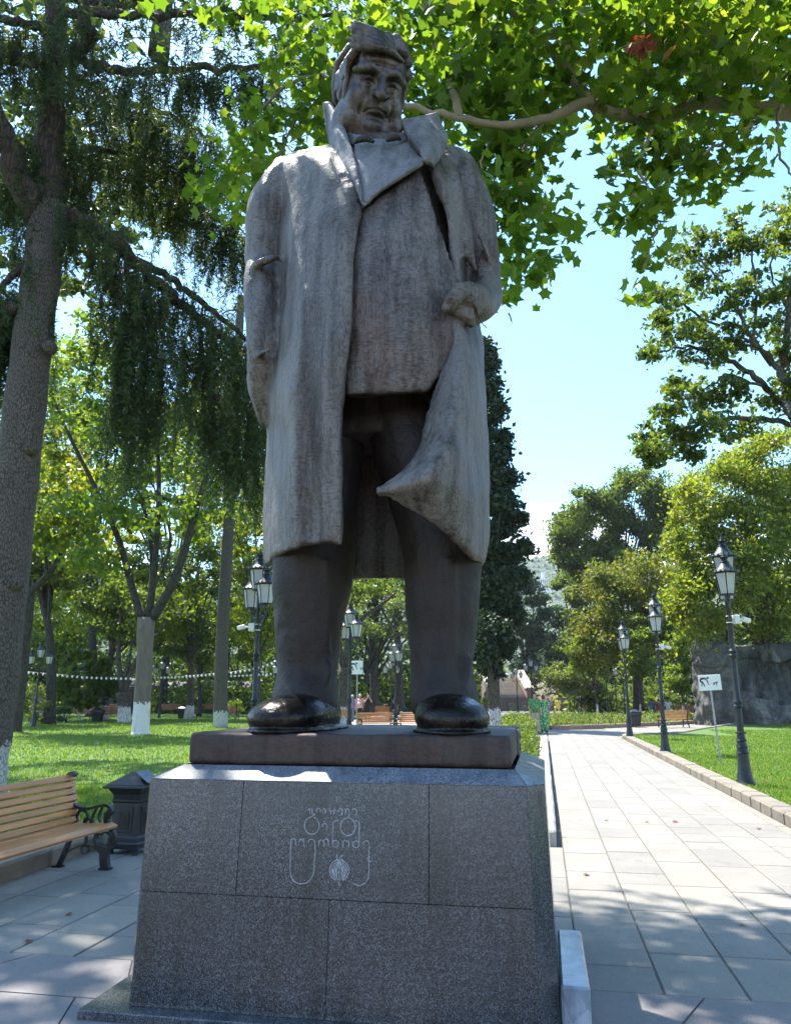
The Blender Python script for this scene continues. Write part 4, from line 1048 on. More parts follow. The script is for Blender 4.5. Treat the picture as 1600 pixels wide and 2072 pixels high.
# ---------------------------------------------------------------- foliage built leaf by leaf
TPL = {}
def tpl(name, v, f): TPL[name] = (np.array(v, float), np.array(f))
tpl('leaf', [(0, -.5, 0), (.28, 0, .06), (0, .5, 0), (-.28, 0, .06)], [(0, 1, 2), (0, 2, 3)])
tpl('round', [(0, -.5, 0), (.38, -.12, .07), (.30, .28, .06), (0, .5, 0), (-.30, .28, .06), (-.38, -.12, .07)], [(0, 1, 2), (0, 2, 3), (0, 3, 4), (0, 4, 5)])
tpl('needle', [(-.085, 0, 0), (.085, 0, 0), (0, 1, 0)], [(0, 1, 2)])
tpl('tuft', [(-.10, 0, 0), (.10, 0, 0), (.04, .9, .1), (-.28, .35, .2), (.30, .45, -.1)], [(0, 1, 2), (0, 2, 3), (1, 4, 2)])
def star():
    pts = []
    for a, r in ((-90, .40), (-64, .42), (-30, .66), (-8, .46), (14, .52), (36, .78), (58, .48), (76, .56), (90, .86), (104, .56), (122, .48), (144, .78), (166, .52), (188, .46), (210, .66), (244, .42)):
        pts.append((r * math.cos(math.radians(a)) * .72, r * math.sin(math.radians(a)) * .72, .14 * r * r))
    v = [(0, -.05, 0)] + pts; n = len(pts)
    return v, [(0, 1 + i, 1 + (i + 1) % n) for i in range(n)]
tpl('star', *star())
def frames(r, n, up=.7, droop=.0, face=None):
    nr = r.normal(size=(n, 3)); nr[:, 2] = nr[:, 2] * .8 + up; 
    if face is not None: nr += np.array(face)
    nr /= np.linalg.norm(nr, axis=1, keepdims=True)
    t = r.normal(size=(n, 3)); t[:, 2] -= droop; t -= nr * (t * nr).sum(1, keepdims=True); t /= np.linalg.norm(t, axis=1, keepdims=True) + 1e-9
    return np.stack([np.cross(t, nr), t, nr], axis=1)   # rows: x,y,z axes
def leaves_mesh(name, C, Fm, size, shape):
    v, f = TPL[shape]; n, k = len(C), len(v)
    V = np.einsum('kj,njc->nkc', v, Fm) * np.asarray(size).reshape(-1, 1, 1) + C[:, None, :]
    F = f[None] + (np.arange(n) * k)[:, None, None]
    return np_mesh(name, V.reshape(-1, 3), F.reshape(-1, f.shape[1]))
def clump_centres(r, ells, dens=1.0, sub=.85):
    out = []
    for c, rad in ells:
        a = rad[0] * rad[1] + rad[0] * rad[2] + rad[1] * rad[2]
        m = max(6, int(a / (sub * sub) * 1.0 * dens))
        d = r.normal(size=(m, 3)); d /= np.linalg.norm(d, axis=1, keepdims=True)
        q = d * (r.uniform(.25, 1.0, (m, 1)) ** .45)
        out.append(np.array(c) + q * np.array(rad))
    return np.concatenate(out)
def canopy(r, ells, n, sub=.85, flat=.55, dens=1.0):
    cc = clump_centres(r, ells, dens, sub); w_ = r.uniform(.25, 1.5, len(cc)); w_ /= w_.sum()
    i = r.choice(len(cc), n, p=w_); s = sub * .5 * r.uniform(.6, 1.15, len(cc))[i][:, None]
    P = cc[i] + r.normal(size=(n, 3)) * s * np.array((1, 1, flat))
    return P, cc
def bez(a, b, c, n): t = np.linspace(0, 1, n)[:, None]; return (1 - t) ** 2 * a + 2 * t * (1 - t) * b + t * t * c
def ell_at(px, py, Y, rx, ry, dp=None):                 # crown ellipsoid sized as seen from the path
    c = at(px, py, Y); k = ppm(py, Y); return (np.array(c), (rx / k, (dp if dp else rx / k), ry / k))
def wobble(P, r, a): P = np.array(P, float); P[1:-1] += r.normal(size=P[1:-1].shape) * a; return P
def tree(name, label, base, ells, leafmat_, n, size, trunk_r=.25, top=None, barkm='bark', shape='leaf', seed=1, sub=.85, nlimb=14, flat=.55, group=None, lean=None, up=.6, limb_r=.3, dens=1.0, cat='tree'):
    r = np.random.default_rng(seed); base = np.array(base, float)
    t = thing(name, label, cat, base, 0, group)
    ells = [(np.array(c) - base, rd) for c, rd in ells]
    n = int(n * 1.3); size *= 1.22; P, cc = canopy(r, ells, n, sub, flat, dens)
    m = P[:, 2] > .25; P = P[m]
    sz = size * r.uniform(.6, 1.25, len(P))
    link('crown', leaves_mesh('crown', P, frames(r, len(P), up), sz, shape), M[leafmat_], t)
    cz = min(c[2] - rd[2] * .5 for c, rd in ells) if top is None else top
    cx = np.mean([c for c, rd in ells], axis=0) if lean is None else np.array(lean)
    hub = np.array((cx[0] * .25, cx[1] * .25, max(cz, .8)))
    mb = MB()
    path = spline([(0, 0, -.05), (hub[0] * .2 + r.normal() * .04, hub[1] * .2 + r.normal() * .04, hub[2] * .45), tuple(hub), tuple(hub + np.array((cx[0] * .3, cx[1] * .3, hub[2] * .3 + .4)))], 10)
    rr = [trunk_r * (1.35 if i == 0 else 1.08 if i == 1 else 1.0 - .05 * i) for i in range(10)]
    mb.tube([Vector(p) for p in path], rr, 10)
    idx = r.choice(len(cc), min(nlimb, len(cc)), replace=False)
    for i in idx:
        s = path[r.integers(5, 10)]; e = cc[i]; md = (s + e) / 2 + np.array((0, 0, .15 * np.linalg.norm(e - s))) + r.normal(size=3) * .15
        L = wobble(bez(s, md, e, 8), r, .05 * sub); mb.tube([Vector(p) for p in L], [trunk_r * limb_r * (1 - .85 * k / 7) + .008 for k in range(8)], 5)
    mb.build('trunk', M[barkm], t, True)
    return t
def gb(px, Y, z=0.09): p = at(px, 1410, Y); return (p.x, Y, z)
BEHIND = 'trees of the leafy park background'
# left background, near to far
T = tree
T('maple_tree', 'yellowing broad tree behind the big cedar trunk, its crown lowest at the left', gb(105, 46), [ell_at(70, 960, 46, 95, 130), ell_at(130, 1080, 46, 80, 110), ell_at(30, 1150, 46, 80, 90)], 'lf_gold', 9000, .26, .32, 5, 'bark_dark', seed=21, shape='leaf')
T('lime_tree', 'fresh green tree rising behind the cedar trunk below the open sky patch', gb(190, 62), [ell_at(170, 770, 62, 105, 105), ell_at(110, 880, 62, 90, 100), ell_at(250, 900, 62, 110, 130)], 'lf_bright', 12000, .30, .4, 7, 'bark_dark', seed=22, shape='leaf')
T('maple_tree', 'yellow green tree behind the pale forked trunk', gb(215, 54), [ell_at(200, 1170, 54, 120, 110), ell_at(290, 1230, 54, 110, 80)], 'lf_yellow', 11000, .24, .3, 4.5, 'bark', seed=23)
T('chestnut_tree', 'dense green tree between the pale forked trunk and the slender cedar trunk', gb(385, 56), [ell_at(385, 1150, 56, 105, 120), ell_at(340, 1270, 56, 110, 60), ell_at(430, 1050, 56, 80, 90)], 'lf_green', 12000, .24, .3, 4.5, 'bark', seed=24)
T('maple_tree', 'sunny yellow green tree just left of the statue coat', gb(520, 52), [ell_at(505, 1080, 52, 70, 120), ell_at(510, 1240, 52, 70, 80), ell_at(560, 1150, 52, 60, 130)], 'lf_yellow', 10000, .22, .28, 4, 'bark', seed=25)
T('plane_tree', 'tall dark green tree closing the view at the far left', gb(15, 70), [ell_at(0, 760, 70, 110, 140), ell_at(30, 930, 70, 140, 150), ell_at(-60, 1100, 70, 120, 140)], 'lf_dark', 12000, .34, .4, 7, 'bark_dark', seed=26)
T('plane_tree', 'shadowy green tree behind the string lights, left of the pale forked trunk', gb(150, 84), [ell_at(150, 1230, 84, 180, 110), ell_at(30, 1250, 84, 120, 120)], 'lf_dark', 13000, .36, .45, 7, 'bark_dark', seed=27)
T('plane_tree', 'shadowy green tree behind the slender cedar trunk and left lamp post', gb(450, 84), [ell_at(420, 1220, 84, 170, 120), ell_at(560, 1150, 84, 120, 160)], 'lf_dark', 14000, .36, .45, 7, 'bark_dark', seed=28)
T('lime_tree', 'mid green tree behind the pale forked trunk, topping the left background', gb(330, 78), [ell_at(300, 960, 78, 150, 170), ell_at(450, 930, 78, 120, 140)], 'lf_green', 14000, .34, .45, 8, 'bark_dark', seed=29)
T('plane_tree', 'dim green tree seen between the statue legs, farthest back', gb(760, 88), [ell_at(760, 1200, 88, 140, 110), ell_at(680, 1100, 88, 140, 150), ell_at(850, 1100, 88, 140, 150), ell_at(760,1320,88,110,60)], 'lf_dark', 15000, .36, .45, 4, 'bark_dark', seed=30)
T('magnolia_tree', 'grey green leafy tree seen between the statue legs above the lamps', gb(735, 62), [ell_at(760, 1235, 62, 95, 55), ell_at(690, 1270, 62, 60, 80), ell_at(850, 1260, 62, 50, 70)], 'lf_shrub', 8000, .20, .25, 3.5, 'bark_dark', seed=31)
T('cedar_tree', 'dark cedar with bare trunk behind the men between the statue legs', gb(808, 72), [ell_at(780, 1185, 66, 80, 30), ell_at(800, 1110, 72, 90, 60)], 'lf_cedar', 9000, .22, .45, 7, 'bark_dark', seed=32)
T('cedar_tree', 'dark tree trunk left of the bare cedar between the statue legs', gb(757, 70), [ell_at(740, 1120, 70, 80, 60)], 'lf_cedar', 5000, .22, .42, 6, 'bark_dark', seed=33)
T('lime_tree', 'low sunny green tree behind the left lamp post and the string lights', gb(520, 66), [ell_at(520, 1290, 66, 60, 60), ell_at(490, 1230, 66, 50, 50)], 'lf_yellow', 7000, .24, .2, 3, 'bark_dark', seed=34)
T('lime_tree', 'low bright green tree behind the far left lamp post', gb(95, 66), [ell_at(90, 1290, 66, 80, 60), ell_at(160, 1250, 66, 60, 60)], 'lf_bright', 8000, .24, .2, 3, 'bark_dark', seed=35)
T('lime_tree', 'low yellow green tree between the slender cedar and the pale forked trunk', gb(405, 64), [ell_at(400, 1300, 64, 60, 50), ell_at(390, 1230, 64, 70, 50)], 'lf_yellow', 8000, .24, .2, 3, 'bark_dark', seed=36)
# pale pollarded trees with tall limbs
def limbs_tree(name, label, base, trunk_top, r0, limbs, ells, leafm, n, size, barkm, seed, shape='round', sub=.9, cat='tree', flat=.6, up=.4):
    r = np.random.default_rng(seed); base = np.array(base, float); t = thing(name, label, cat, base)
    top = np.array(trunk_top) - base
    mb = MB(); path = spline([(0, 0, -.05), tuple(top * .1), tuple(top * .5 + np.array((.03, 0, 0))), tuple(top)], 12)
    mb.tube([Vector(p) for p in path], [r0 * (1.30 if i == 0 else 1.05 if i == 1 else 1 - .012 * i) * (1.12 if i > 9 else 1) for i in range(12)], 14)
    mb.build('trunk', M[barkm], t, True)
    for L, ra, rb in limbs:
        L = [np.array(p) - base for p in L]; S = spline([tuple(p) for p in L], 4 * len(L)); k = len(S)
        m2 = MB(); m2.tube([Vector(p) for p in S], [ra + (rb - ra) * i / (k - 1) for i in range(k)], 9); m2.build('limb', M['bark_dark' if barkm == 'bark_pale' else barkm], t, True)
    P, cc = canopy(r, [(np.array(c) - base, rd) for c, rd in ells], n, sub, flat)
    link('crown', leaves_mesh('crown', P, frames(r, len(P), up, .6), size * r.uniform(.6, 1.2, len(P)), shape), M[leafm], t)
    return t
Yp = 33.5
A_ = lambda px, py, dy=0: tuple(at(px, py, Yp + dy))
limbs_tree('pollarded_maple', 'pale smooth trunk forking into long bare limbs on the left lawn', gb(290, Yp), A_(296, 1250), .37,
    [([A_(288, 1255), A_(268, 1190, .3), A_(240, 1090, .5), A_(195, 990, .8), A_(140, 880, 1), A_(105, 800, 1.2)], .19, .05),
     ([A_(300, 1250), A_(308, 1150, 1), A_(300, 1060, 1.2), A_(265, 960, 1.5), A_(225, 900, 1.6)], .13, .04),
     ([A_(302, 1250), A_(316, 1120, .2), A_(322, 980, .2), A_(318, 880, .3), A_(312, 780, .4)], .16, .05),
     ([A_(310, 1250), A_(345, 1190, -.4), A_(375, 1110, -.6), A_(400, 1020, -.8), A_(418, 960, -.9), A_(432, 900, -1), A_(425, 820, -1)], .22, .06),
     ([A_(416, 965, -.9), A_(440, 940, -1.2), A_(462, 915, -1.4)], .08, .03), ([A_(330, 1160, 0), A_(345, 1090, .4), A_(330, 1030, .8), A_(300, 960, 1)], .07, .03), ([A_(420, 950, -.9), A_(408, 880, -.6), A_(403, 790, -.4)], .09, .03)],
    [ell_at(165, 800, Yp + 1, 80, 110, 2.2), ell_at(215, 700, Yp + 1, 80, 50, 2), ell_at(300, 880, Yp + .5, 110, 120, 2.5), ell_at(420, 880, Yp - .8, 85, 110, 2.2), ell_at(230, 1040, Yp, 90, 70, 2), ell_at(340, 1060, Yp, 80, 60, 2), ell_at(215, 1125, Yp - .5, 60, 35, 1.5), ell_at(450, 1000, Yp, 50, 60, 1.5)],
    'lf_bright', 7000, .27, 'bark_pale', 41)
Yp = 30.0
limbs_tree('forked_tree', 'dark trunk with spreading limbs partly hidden behind the big cedar trunk', gb(40, 36), A_(60, 1200, 6), .26,
    [([A_(60, 1200, 6), A_(100, 1160, 6), A_(130, 1110, 6), A_(150, 1060, 6), A_(170, 1010, 6)], .17, .05), ([A_(95, 1165, 6), A_(90, 1100, 6), A_(72, 1060, 6)], .09, .04), ([A_(60, 1200, 6), A_(60, 1120, 6), A_(90, 1000, 6), A_(140, 950, 6)], .12, .04)],
    [ell_at(120, 980, 36, 90, 70, 2.2), ell_at(80, 1080, 36, 70, 60, 2), ell_at(170, 1080, 36, 60, 80, 2)], 'lf_yellow', 3800, .26, 'bark_dark', 42)
Yp = 49.0
limbs_tree('forked_tree', 'short whitewashed tree with dark limbs right behind the pale forked trunk', gb(256, 49), A_(250, 1400), .42,
    [([A_(250, 1400), A_(240, 1330), A_(246, 1260), A_(238, 1200)], .20, .07), ([A_(252, 1400), A_(280, 1330), A_(330, 1270), A_(355, 1240)], .20, .06), ([A_(250, 1400), A_(262, 1330), A_(280, 1250)], .14, .05)],
    [ell_at(250, 1230, 49, 90, 60, 2.5), ell_at(330, 1220, 49, 70, 50, 2.5)], 'lf_green', 3000, .26, 'bark', 43)
Yp = 47.0
limbs_tree('forked_tree', 'leaning whitewashed tree behind the lamp seen between the statue legs', gb(694, 47), A_(697, 1350), .36,
    [([A_(697, 1350), A_(712, 1290), A_(735, 1250), A_(770, 1225), A_(800, 1200)], .20, .06), ([A_(694, 1350), A_(685, 1290), A_(680, 1230)], .18, .06), ([A_(697, 1350), A_(704, 1280), A_(712, 1210)], .12, .05)],
    [ell_at(690, 1200, 47, 50, 40, 2), ell_at(790, 1180, 47, 50, 30, 2)], 'lf_green', 1800, .24, 'bark', 44)
# right side
T('cypress_tree', 'tall dark column shaped cypress behind the statue, right side', gb(1000, 42), [ell_at(985 + (q - 690) * .045, q, 42, w__, 48) for q, w__ in ((715, 10), (770, 20), (830, 30), (900, 38), (970, 46), (1040, 52), (1110, 58), (1180, 58), (1235, 44))], 'lf_cypress', 34000, .26, .3, 3, 'bark', 'tuft', 51, .55, 6, .9, None, None, .9)
T('cypress_tree', 'small round dark evergreen on a bare stem under the tall cypress', gb(992, 38), [ell_at(995, 1320, 38, 52, 48), ell_at(985, 1290, 38, 40, 40)], 'lf_cypress', 9000, .2, .2, 2.0, 'bark', 'tuft', 52, .5, 6, .8)
T('elm_tree', 'large rounded green tree standing tallest in the right distance', gb(1250, 95), [ell_at(1200, 1060, 95, 80, 80), ell_at(1290, 1020, 95, 80, 65), ell_at(1230, 1150, 95, 80, 60), ell_at(1340, 1080, 95, 60, 80), ell_at(1160, 1090, 95, 45, 60)], 'lf_green', 36000, .40, .55, 9, 'bark_dark', 'leaf', 53, 1.35, 22, .75, None, None, .6, .3, 1.5)
T('chestnut_tree', 'golden brown turning tree in the middle of the right side', gb(1290, 64), [ell_at(1235, 1200, 64, 70, 70), ell_at(1300, 1180, 64, 80, 70), ell_at(1220, 1290, 64, 65, 60), ell_at(1300, 1280, 64, 85, 70), ell_at(1370, 1240, 64, 70, 80)], 'lf_gold', 24000, .25, .5, 3.5, 'bark_dark', 'leaf', 54, 1.0, 16, .7, None, None, .6, .3, 1.4)
T('maple_tree', 'big yellow green maple filling the right edge behind the lamp posts', gb(1560, 48), [ell_at(1480, 1000, 46, 110, 80), ell_at(1560, 930, 46, 90, 60), ell_at(1420, 1090, 46, 80, 75), ell_at(1540, 1110, 45, 110, 90), ell_at(1460, 1200, 45, 90, 60), ell_at(1400, 1240, 46, 60, 50), ell_at(1580, 1230, 46, 70, 60), ell_at(1640, 1050, 46, 80, 120)], 'lf_yellow', 46000, .22, .42, 4.5, 'bark', 'leaf', 55, 1.0, 20, .75, None, None, .6, .3, 1.5)
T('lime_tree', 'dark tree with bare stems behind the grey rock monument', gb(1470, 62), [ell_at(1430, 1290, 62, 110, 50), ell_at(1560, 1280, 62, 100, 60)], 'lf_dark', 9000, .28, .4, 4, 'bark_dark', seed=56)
T('young_maple', 'bright green young tree on a thin stem right of the path, tallest of its row', gb(1292, 60), [ell_at(1290, 1290, 60, 30, 45), ell_at(1285, 1345, 60, 32, 30)], 'lf_bright', 4200, .22, .08, 2.2, 'bark', seed=57, sub=.6)
T('young_maple', 'bright green young tree in front of the golden tree', gb(1207, 66), [ell_at(1200, 1290, 66, 40, 40), ell_at(1205, 1335, 66, 46, 34), ell_at(1170, 1330, 66, 30, 26)], 'lf_bright', 5600, .24, .09, 2.0, 'bark', seed=58, sub=.6)
T('young_maple', 'bright green young tree with drooping leaves left of the rock monument', gb(1380, 52), [ell_at(1375, 1330, 52, 30, 40), ell_at(1372, 1375, 52, 34, 24)], 'lf_bright', 3600, .22, .08, 1.8, 'bark', seed=59, sub=.6)
T('umbrella_tree', 'low wide spreading green tree beside the man in a dark shirt', gb(1170, 78), [ell_at(1165, 1375, 78, 62, 22), ell_at(1150, 1360, 78, 45, 18), ell_at(1195, 1390, 78, 34, 18)], 'lf_shrub', 8000, .24, .10, 2.2, 'bark', seed=60, sub=.7)
T('pine_tree', 'dark blue green drooping conifer beyond the pale stairs', gb(1128, 122), [ell_at(1128, 1250 + 28 * k, 122, 14 + 7 * k, 22) for k in range(5)], 'lf_blue', 10000, .5, .45, 3, 'bark_dark', seed=61, sub=1.3)
T('lime_tree', 'pale green leafy tree above the stairs beside the cypress', gb(1065, 118), [ell_at(1065, 1240, 118, 50, 70), ell_at(1050, 1310, 118, 55, 45)], 'lf_blue', 10000, .5, .5, 5, 'bark_dark', seed=62, sub=1.5)
T('elm_tree', 'dense green tree between the hill and the golden tree', gb(1165, 112), [ell_at(1165, 1190, 112, 45, 50), ell_at(1160, 1270, 112, 50, 60)], 'lf_green', 10000, .45, .5, 5, 'bark_dark', seed=63, sub=1.5)
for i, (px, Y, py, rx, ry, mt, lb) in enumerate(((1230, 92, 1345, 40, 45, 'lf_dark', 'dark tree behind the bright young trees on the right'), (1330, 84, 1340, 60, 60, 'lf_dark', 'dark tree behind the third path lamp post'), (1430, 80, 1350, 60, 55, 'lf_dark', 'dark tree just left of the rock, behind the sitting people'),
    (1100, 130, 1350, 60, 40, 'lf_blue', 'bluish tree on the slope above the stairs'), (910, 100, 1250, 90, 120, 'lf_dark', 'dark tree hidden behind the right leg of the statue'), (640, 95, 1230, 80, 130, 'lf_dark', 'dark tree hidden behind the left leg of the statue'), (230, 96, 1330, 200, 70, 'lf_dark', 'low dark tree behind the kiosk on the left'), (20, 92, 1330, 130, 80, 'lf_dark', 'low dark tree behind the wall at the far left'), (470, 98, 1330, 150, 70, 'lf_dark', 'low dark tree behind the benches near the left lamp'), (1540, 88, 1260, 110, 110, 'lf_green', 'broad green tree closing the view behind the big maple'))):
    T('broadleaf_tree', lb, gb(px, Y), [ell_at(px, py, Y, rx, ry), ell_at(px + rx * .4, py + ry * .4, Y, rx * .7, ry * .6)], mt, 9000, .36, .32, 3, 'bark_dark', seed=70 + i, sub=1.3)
# ---------------------------------------------------------------- the big cedar on the left
def pl(pts, Y): return [np.array(at(p[0], p[1], p[2] if len(p) > 2 else Y)) for p in pts]
def limb_obj(name, t, base, P, ra, rb, mat, n=10, wob=0.0, r=None):
    P = [p - base for p in P]; k = 5 * len(P); S = spline([tuple(p) for p in P], k)
    if wob: S = wobble(S, r, wob)
    mb = MB(); mb.tube([Vector(p) for p in S], [ra + (rb - ra) * i / (k - 1) for i in range(k)], n); return mb.build(name, mat, t, True)
def cedar_fringe(r, P, cnt, lmin, lmax, spread, top=.25, dens=7, step=.10):
    # hanging twigs with needle tufts below a branch, plus needles along the top of it
    S = spline([tuple(p) for p in P], 60); C = []; D = []
    for _ in range(cnt):
        i = r.integers(2, 60); p = S[i] + r.normal(size=3) * np.array((spread, spread * .8, .02)) - np.array((0, 0, .06 + abs(r.normal()) * spread * .25))
        L = r.uniform(lmin, lmax) * (.6 + .4 * (i / 60)); m = max(2, int(L / step)); dr = r.normal(size=2) * .10; q = p.copy()
        for k in range(m):
            q = q + np.array((dr[0] * step, dr[1] * step, -step)) + r.normal(size=3) * .012
            for _2 in range(dens if k > 0 else 2):
                C.append(q + r.normal(size=3) * .028); d = r.normal(size=3) + np.array((0, 0, -.7)); D.append(d)
    for _ in range(int(cnt * top * 14)):
        i = r.integers(2, 60); C.append(S[i] + r.normal(size=3) * np.array((spread, spread, .10))); D.append(r.normal(size=3))
    return np.array(C), np.array(D)
def needle_frames(D, r):
    y = D / (np.linalg.norm(D, axis=1, keepdims=True) + 1e-9); a = r.normal(size=y.shape); x = np.cross(y, a); x /= np.linalg.norm(x, axis=1, keepdims=True) + 1e-9
    return np.stack([x, y, np.cross(x, y)], axis=1)
def big_cedar():
    r = np.random.default_rng(5); Y = 13.0
    b0 = at(-40, 1560, Y); base = np.array((b0.x - .05, Y, .06))
    global BIGC
    t = BIGC = thing('cedar_tree', 'huge old cedar with thick scaly trunk and hanging needle curtains at the left edge', 'tree', base)
    tp = pl([(-18, 1410), (18, 1100), (48, 850), (72, 650), (92, 500), (103, 420)], Y)
    tp = [base + np.array((0, 0, -.1)), base + np.array((.02, 0, .5))] + tp
    S = spline([tuple(p - base) for p in tp], 40); wpx = np.interp(np.linspace(0, 1, 40), [0, .1, .25, .5, .75, 1], [.56, .44, .40, .36, .33, .36])
    mb = MB(); mb.tube([Vector(p) for p in S], [float(x) * (1 + .035 * math.sin(i * 1.7)) for i, x in enumerate(wpx)], 26); o = mb.build('trunk', M['bark_cedar'], t, True)
    for px, py in ((98, 700), (20, 620), (60, 905), (28, 1180)):
        c = np.array(at(px, py, Y - .3)) - base; mb = MB(); mb.tube([Vector(c) + Vector((0, .12, 0)), Vector(c), Vector(c) + Vector((.01, -.04, -.01))], [.13, .11, .05], 10); mb.build('burl', M['bark_cedar'], t, True)
    B = [  # (points px,py,Y; radii; fringe count, lengths, spread)
        ([(103, 425, 13), (100, 300, 13), (112, 130, 13), (116, -60, 13)], .30, .20, 60, .4, 1.2, .5),
        ([(95, 455, 13), (55, 390, 12.7), (5, 275, 12.4), (-60, 150, 12)], .27, .20, 60, .3, 1.4, .4),
        ([(120, 425, 13), (190, 460, 13.2), (262, 520, 13.6), (340, 590, 14.2), (420, 655, 15), (515, 725, 16)], .17, .07, 190, .3, 1.6, .4),
        ([(265, 525, 13.6), (330, 555, 14.4), (400, 605, 15), (460, 655, 15.5), (520, 700, 16)], .09, .05, 110, .3, 1.1, .35),
        ([(258, 525, 13.6), (262, 610, 13.7), (268, 710, 13.8), (272, 840, 13.9)], .06, .02, 190, .5, 1.9, .30),
        ([(262, 560, 13.6), (300, 640, 13.8), (318, 720, 14), (330, 800, 14)], .05, .02, 120, .5, 1.5, .3),
        ([(400, 640, 15), (408, 720, 15), (432, 800, 15.3), (470, 870, 15.8), (520, 960, 16.2)], .06, .02, 260, .5, 1.6, .42),
        ([(470, 690, 15.6), (500, 760, 16), (530, 830, 16.4), (560, 920, 16.8)], .05, .02, 220, .5, 1.7, .45),
        ([(112, 135, 13), (60, 125, 12.6), (-10, 108, 12.2)], .16, .13, 60, .3, 1.3, .4),
        ([(100, 130, 13), (150, 112, 12.4), (180, 70, 12), (160, -10, 11.6)], .15, .11, 60, .3, .9, .4),
        ([(150, 118, 12.4), (240, 142, 12), (370, 140, 11.6), (520, 138, 11.2), (680, 120, 10.8)], .10, .03, 260, .3, 1.3, .45),
        ([(140, 150, 13.5), (250, 205, 13.8), (350, 240, 14), (440, 290, 14.2)], .09, .03, 230, .5, 1.5, .45),
        ([(120, 330, 13.2), (200, 300, 14), (310, 330, 14.6), (430, 350, 15)], .08, .03, 220, .5, 1.4, .5),
        ([(300, 370, 15), (380, 405, 15.4), (450, 450, 15.8), (520, 510, 16.2)], .09, .05, 230, .4, 1.8, .4),
        ([(110, 20, 12.5), (240, 30, 12), (400, 25, 11.5), (560, 35, 11), (700, 25, 10.6)], .10, .03, 230, .2, .75, .5),
        ([(110, -40, 12.5), (260, -50, 12), (450, -50, 11.5), (640, -60, 11)], .10, .03, 50, .3, .9, .6),
        ([(100, 60, 12.8), (30, 40, 12.2), (-60, 30, 12)], .10, .06, 90, .3, 1.1, .45),
        ([(85, 470, 13), (45, 545, 12.8), (-20, 600, 12.6)], .08, .05, 60, .3, 1.3, .35),
        ([(95, 330, 13.2), (60, 320, 13.4), (-30, 360, 13.6)], .07, .04, 150, .6, 1.9, .4),
        ([(-30, 560, 13.5), (0, 590, 13.6), (30, 640, 13.6)], .05, .03, 150, .8, 2.4, .35),
        ([(115, 250, 13.3), (160, 380, 13.6), (200, 430, 13.8)], .05, .02, 80, .4, 1.5, .35)]
    CC = []; DD = []
    for P, ra, rb, cnt, l0, l1, sp_ in B:
        P = pl(P, Y); limb_obj('limb', t, base, P, ra, rb, M['bark_cedar_limb'], 10, .03, r)
        c, d = cedar_fringe(r, P, int(cnt * 1.05), l0, l1, sp_, .12, 8); CC.append(c); DD.append(d)
    C = np.concatenate(CC) - base; D = np.concatenate(DD)
    link('crown', leaves_mesh('crown', C, needle_frames(D, r), .14 * r.uniform(.6, 1.4, len(C)), 'needle'), M['lf_cedar'], t)
    # thin hanging twigs
    mb = MB()
    for P, ra, rb, cnt, l0, l1, sp_ in B[2:8] + B[10:14]:
        S = spline([tuple(p) for p in pl(P, Y)], 40)
        for _ in range(16):
            p = S[r.integers(4, 40)] - base + r.normal(size=3) * .15; L = r.uniform(.5, 1.6)
            mb.tube([Vector(p), Vector(p) + Vector((r.normal() * .05, r.normal() * .05, -L * .5)), Vector(p) + Vector((r.normal() * .1, r.normal() * .1, -L))], [.014, .010, .005], 4)
    o = mb.build('twigs', M['bark_cedar_limb'], t); o['kind'] = 'stuff'
big_cedar()
def cedar_shade_tiers():                                        # unseen tiers added above the view to shade the lawn and the square
    r = np.random.default_rng(6); base = bpy.data.objects['cedar_tree.002'].location if False else BIGC.location
    cc = []
    for (cx, cy_, cz, rx, ry, rz, m) in ((-12, 24, 17, 4.5, 3, .8, 1300), (-9, 19.5, 16.5, 3, 2.5, .6, 900), (-8.5, 13.5, 17.5, 3.0, 3.0, .8, 420), (-8.0, 14.0, 20.5, 2.4, 2.4, .9, 300), (-10.5, 10.5, 15.0, 2.5, 2.5, .7, 400)):
        ce = clump_centres(r, [((cx, cy_, cz), (rx, ry, rz))], 1.0, .8); i = r.integers(0, len(ce), m); cc.append(ce[i] + r.normal(size=(m, 3)) * np.array((.34, .34, .12)))
    C = np.concatenate(cc) - np.array(base); link('added_shade_crown', leaves_mesh('added_shade_crown', C, frames(r, len(C), .8), .42 * r.uniform(.6, 1.3, len(C)), 'tuft'), M['lf_cedar'], BIGC)
    for e in ((-10.5, 10.5, 14.8), (-8.5, 13.2, 17.2)):
        limb_obj('limb', BIGC, np.array(base), [np.array((base.x + 1.9, base.y + .1, 15.5)), np.array(((base.x + 1.9 + e[0]) / 2, (base.y + e[1]) / 2, 15.6)), np.array(e)], .12, .03, M['bark_cedar_limb'], 8)
    limb_obj('trunk_top', BIGC, np.array(base), [np.array((base.x + 1.9, base.y + .1, 14.2)), np.array((base.x + 1.95, base.y + .1, 17.0)), np.array((base.x + 2.0, base.y + .1, 21.0))], .22, .05, M['bark_cedar'], 10)
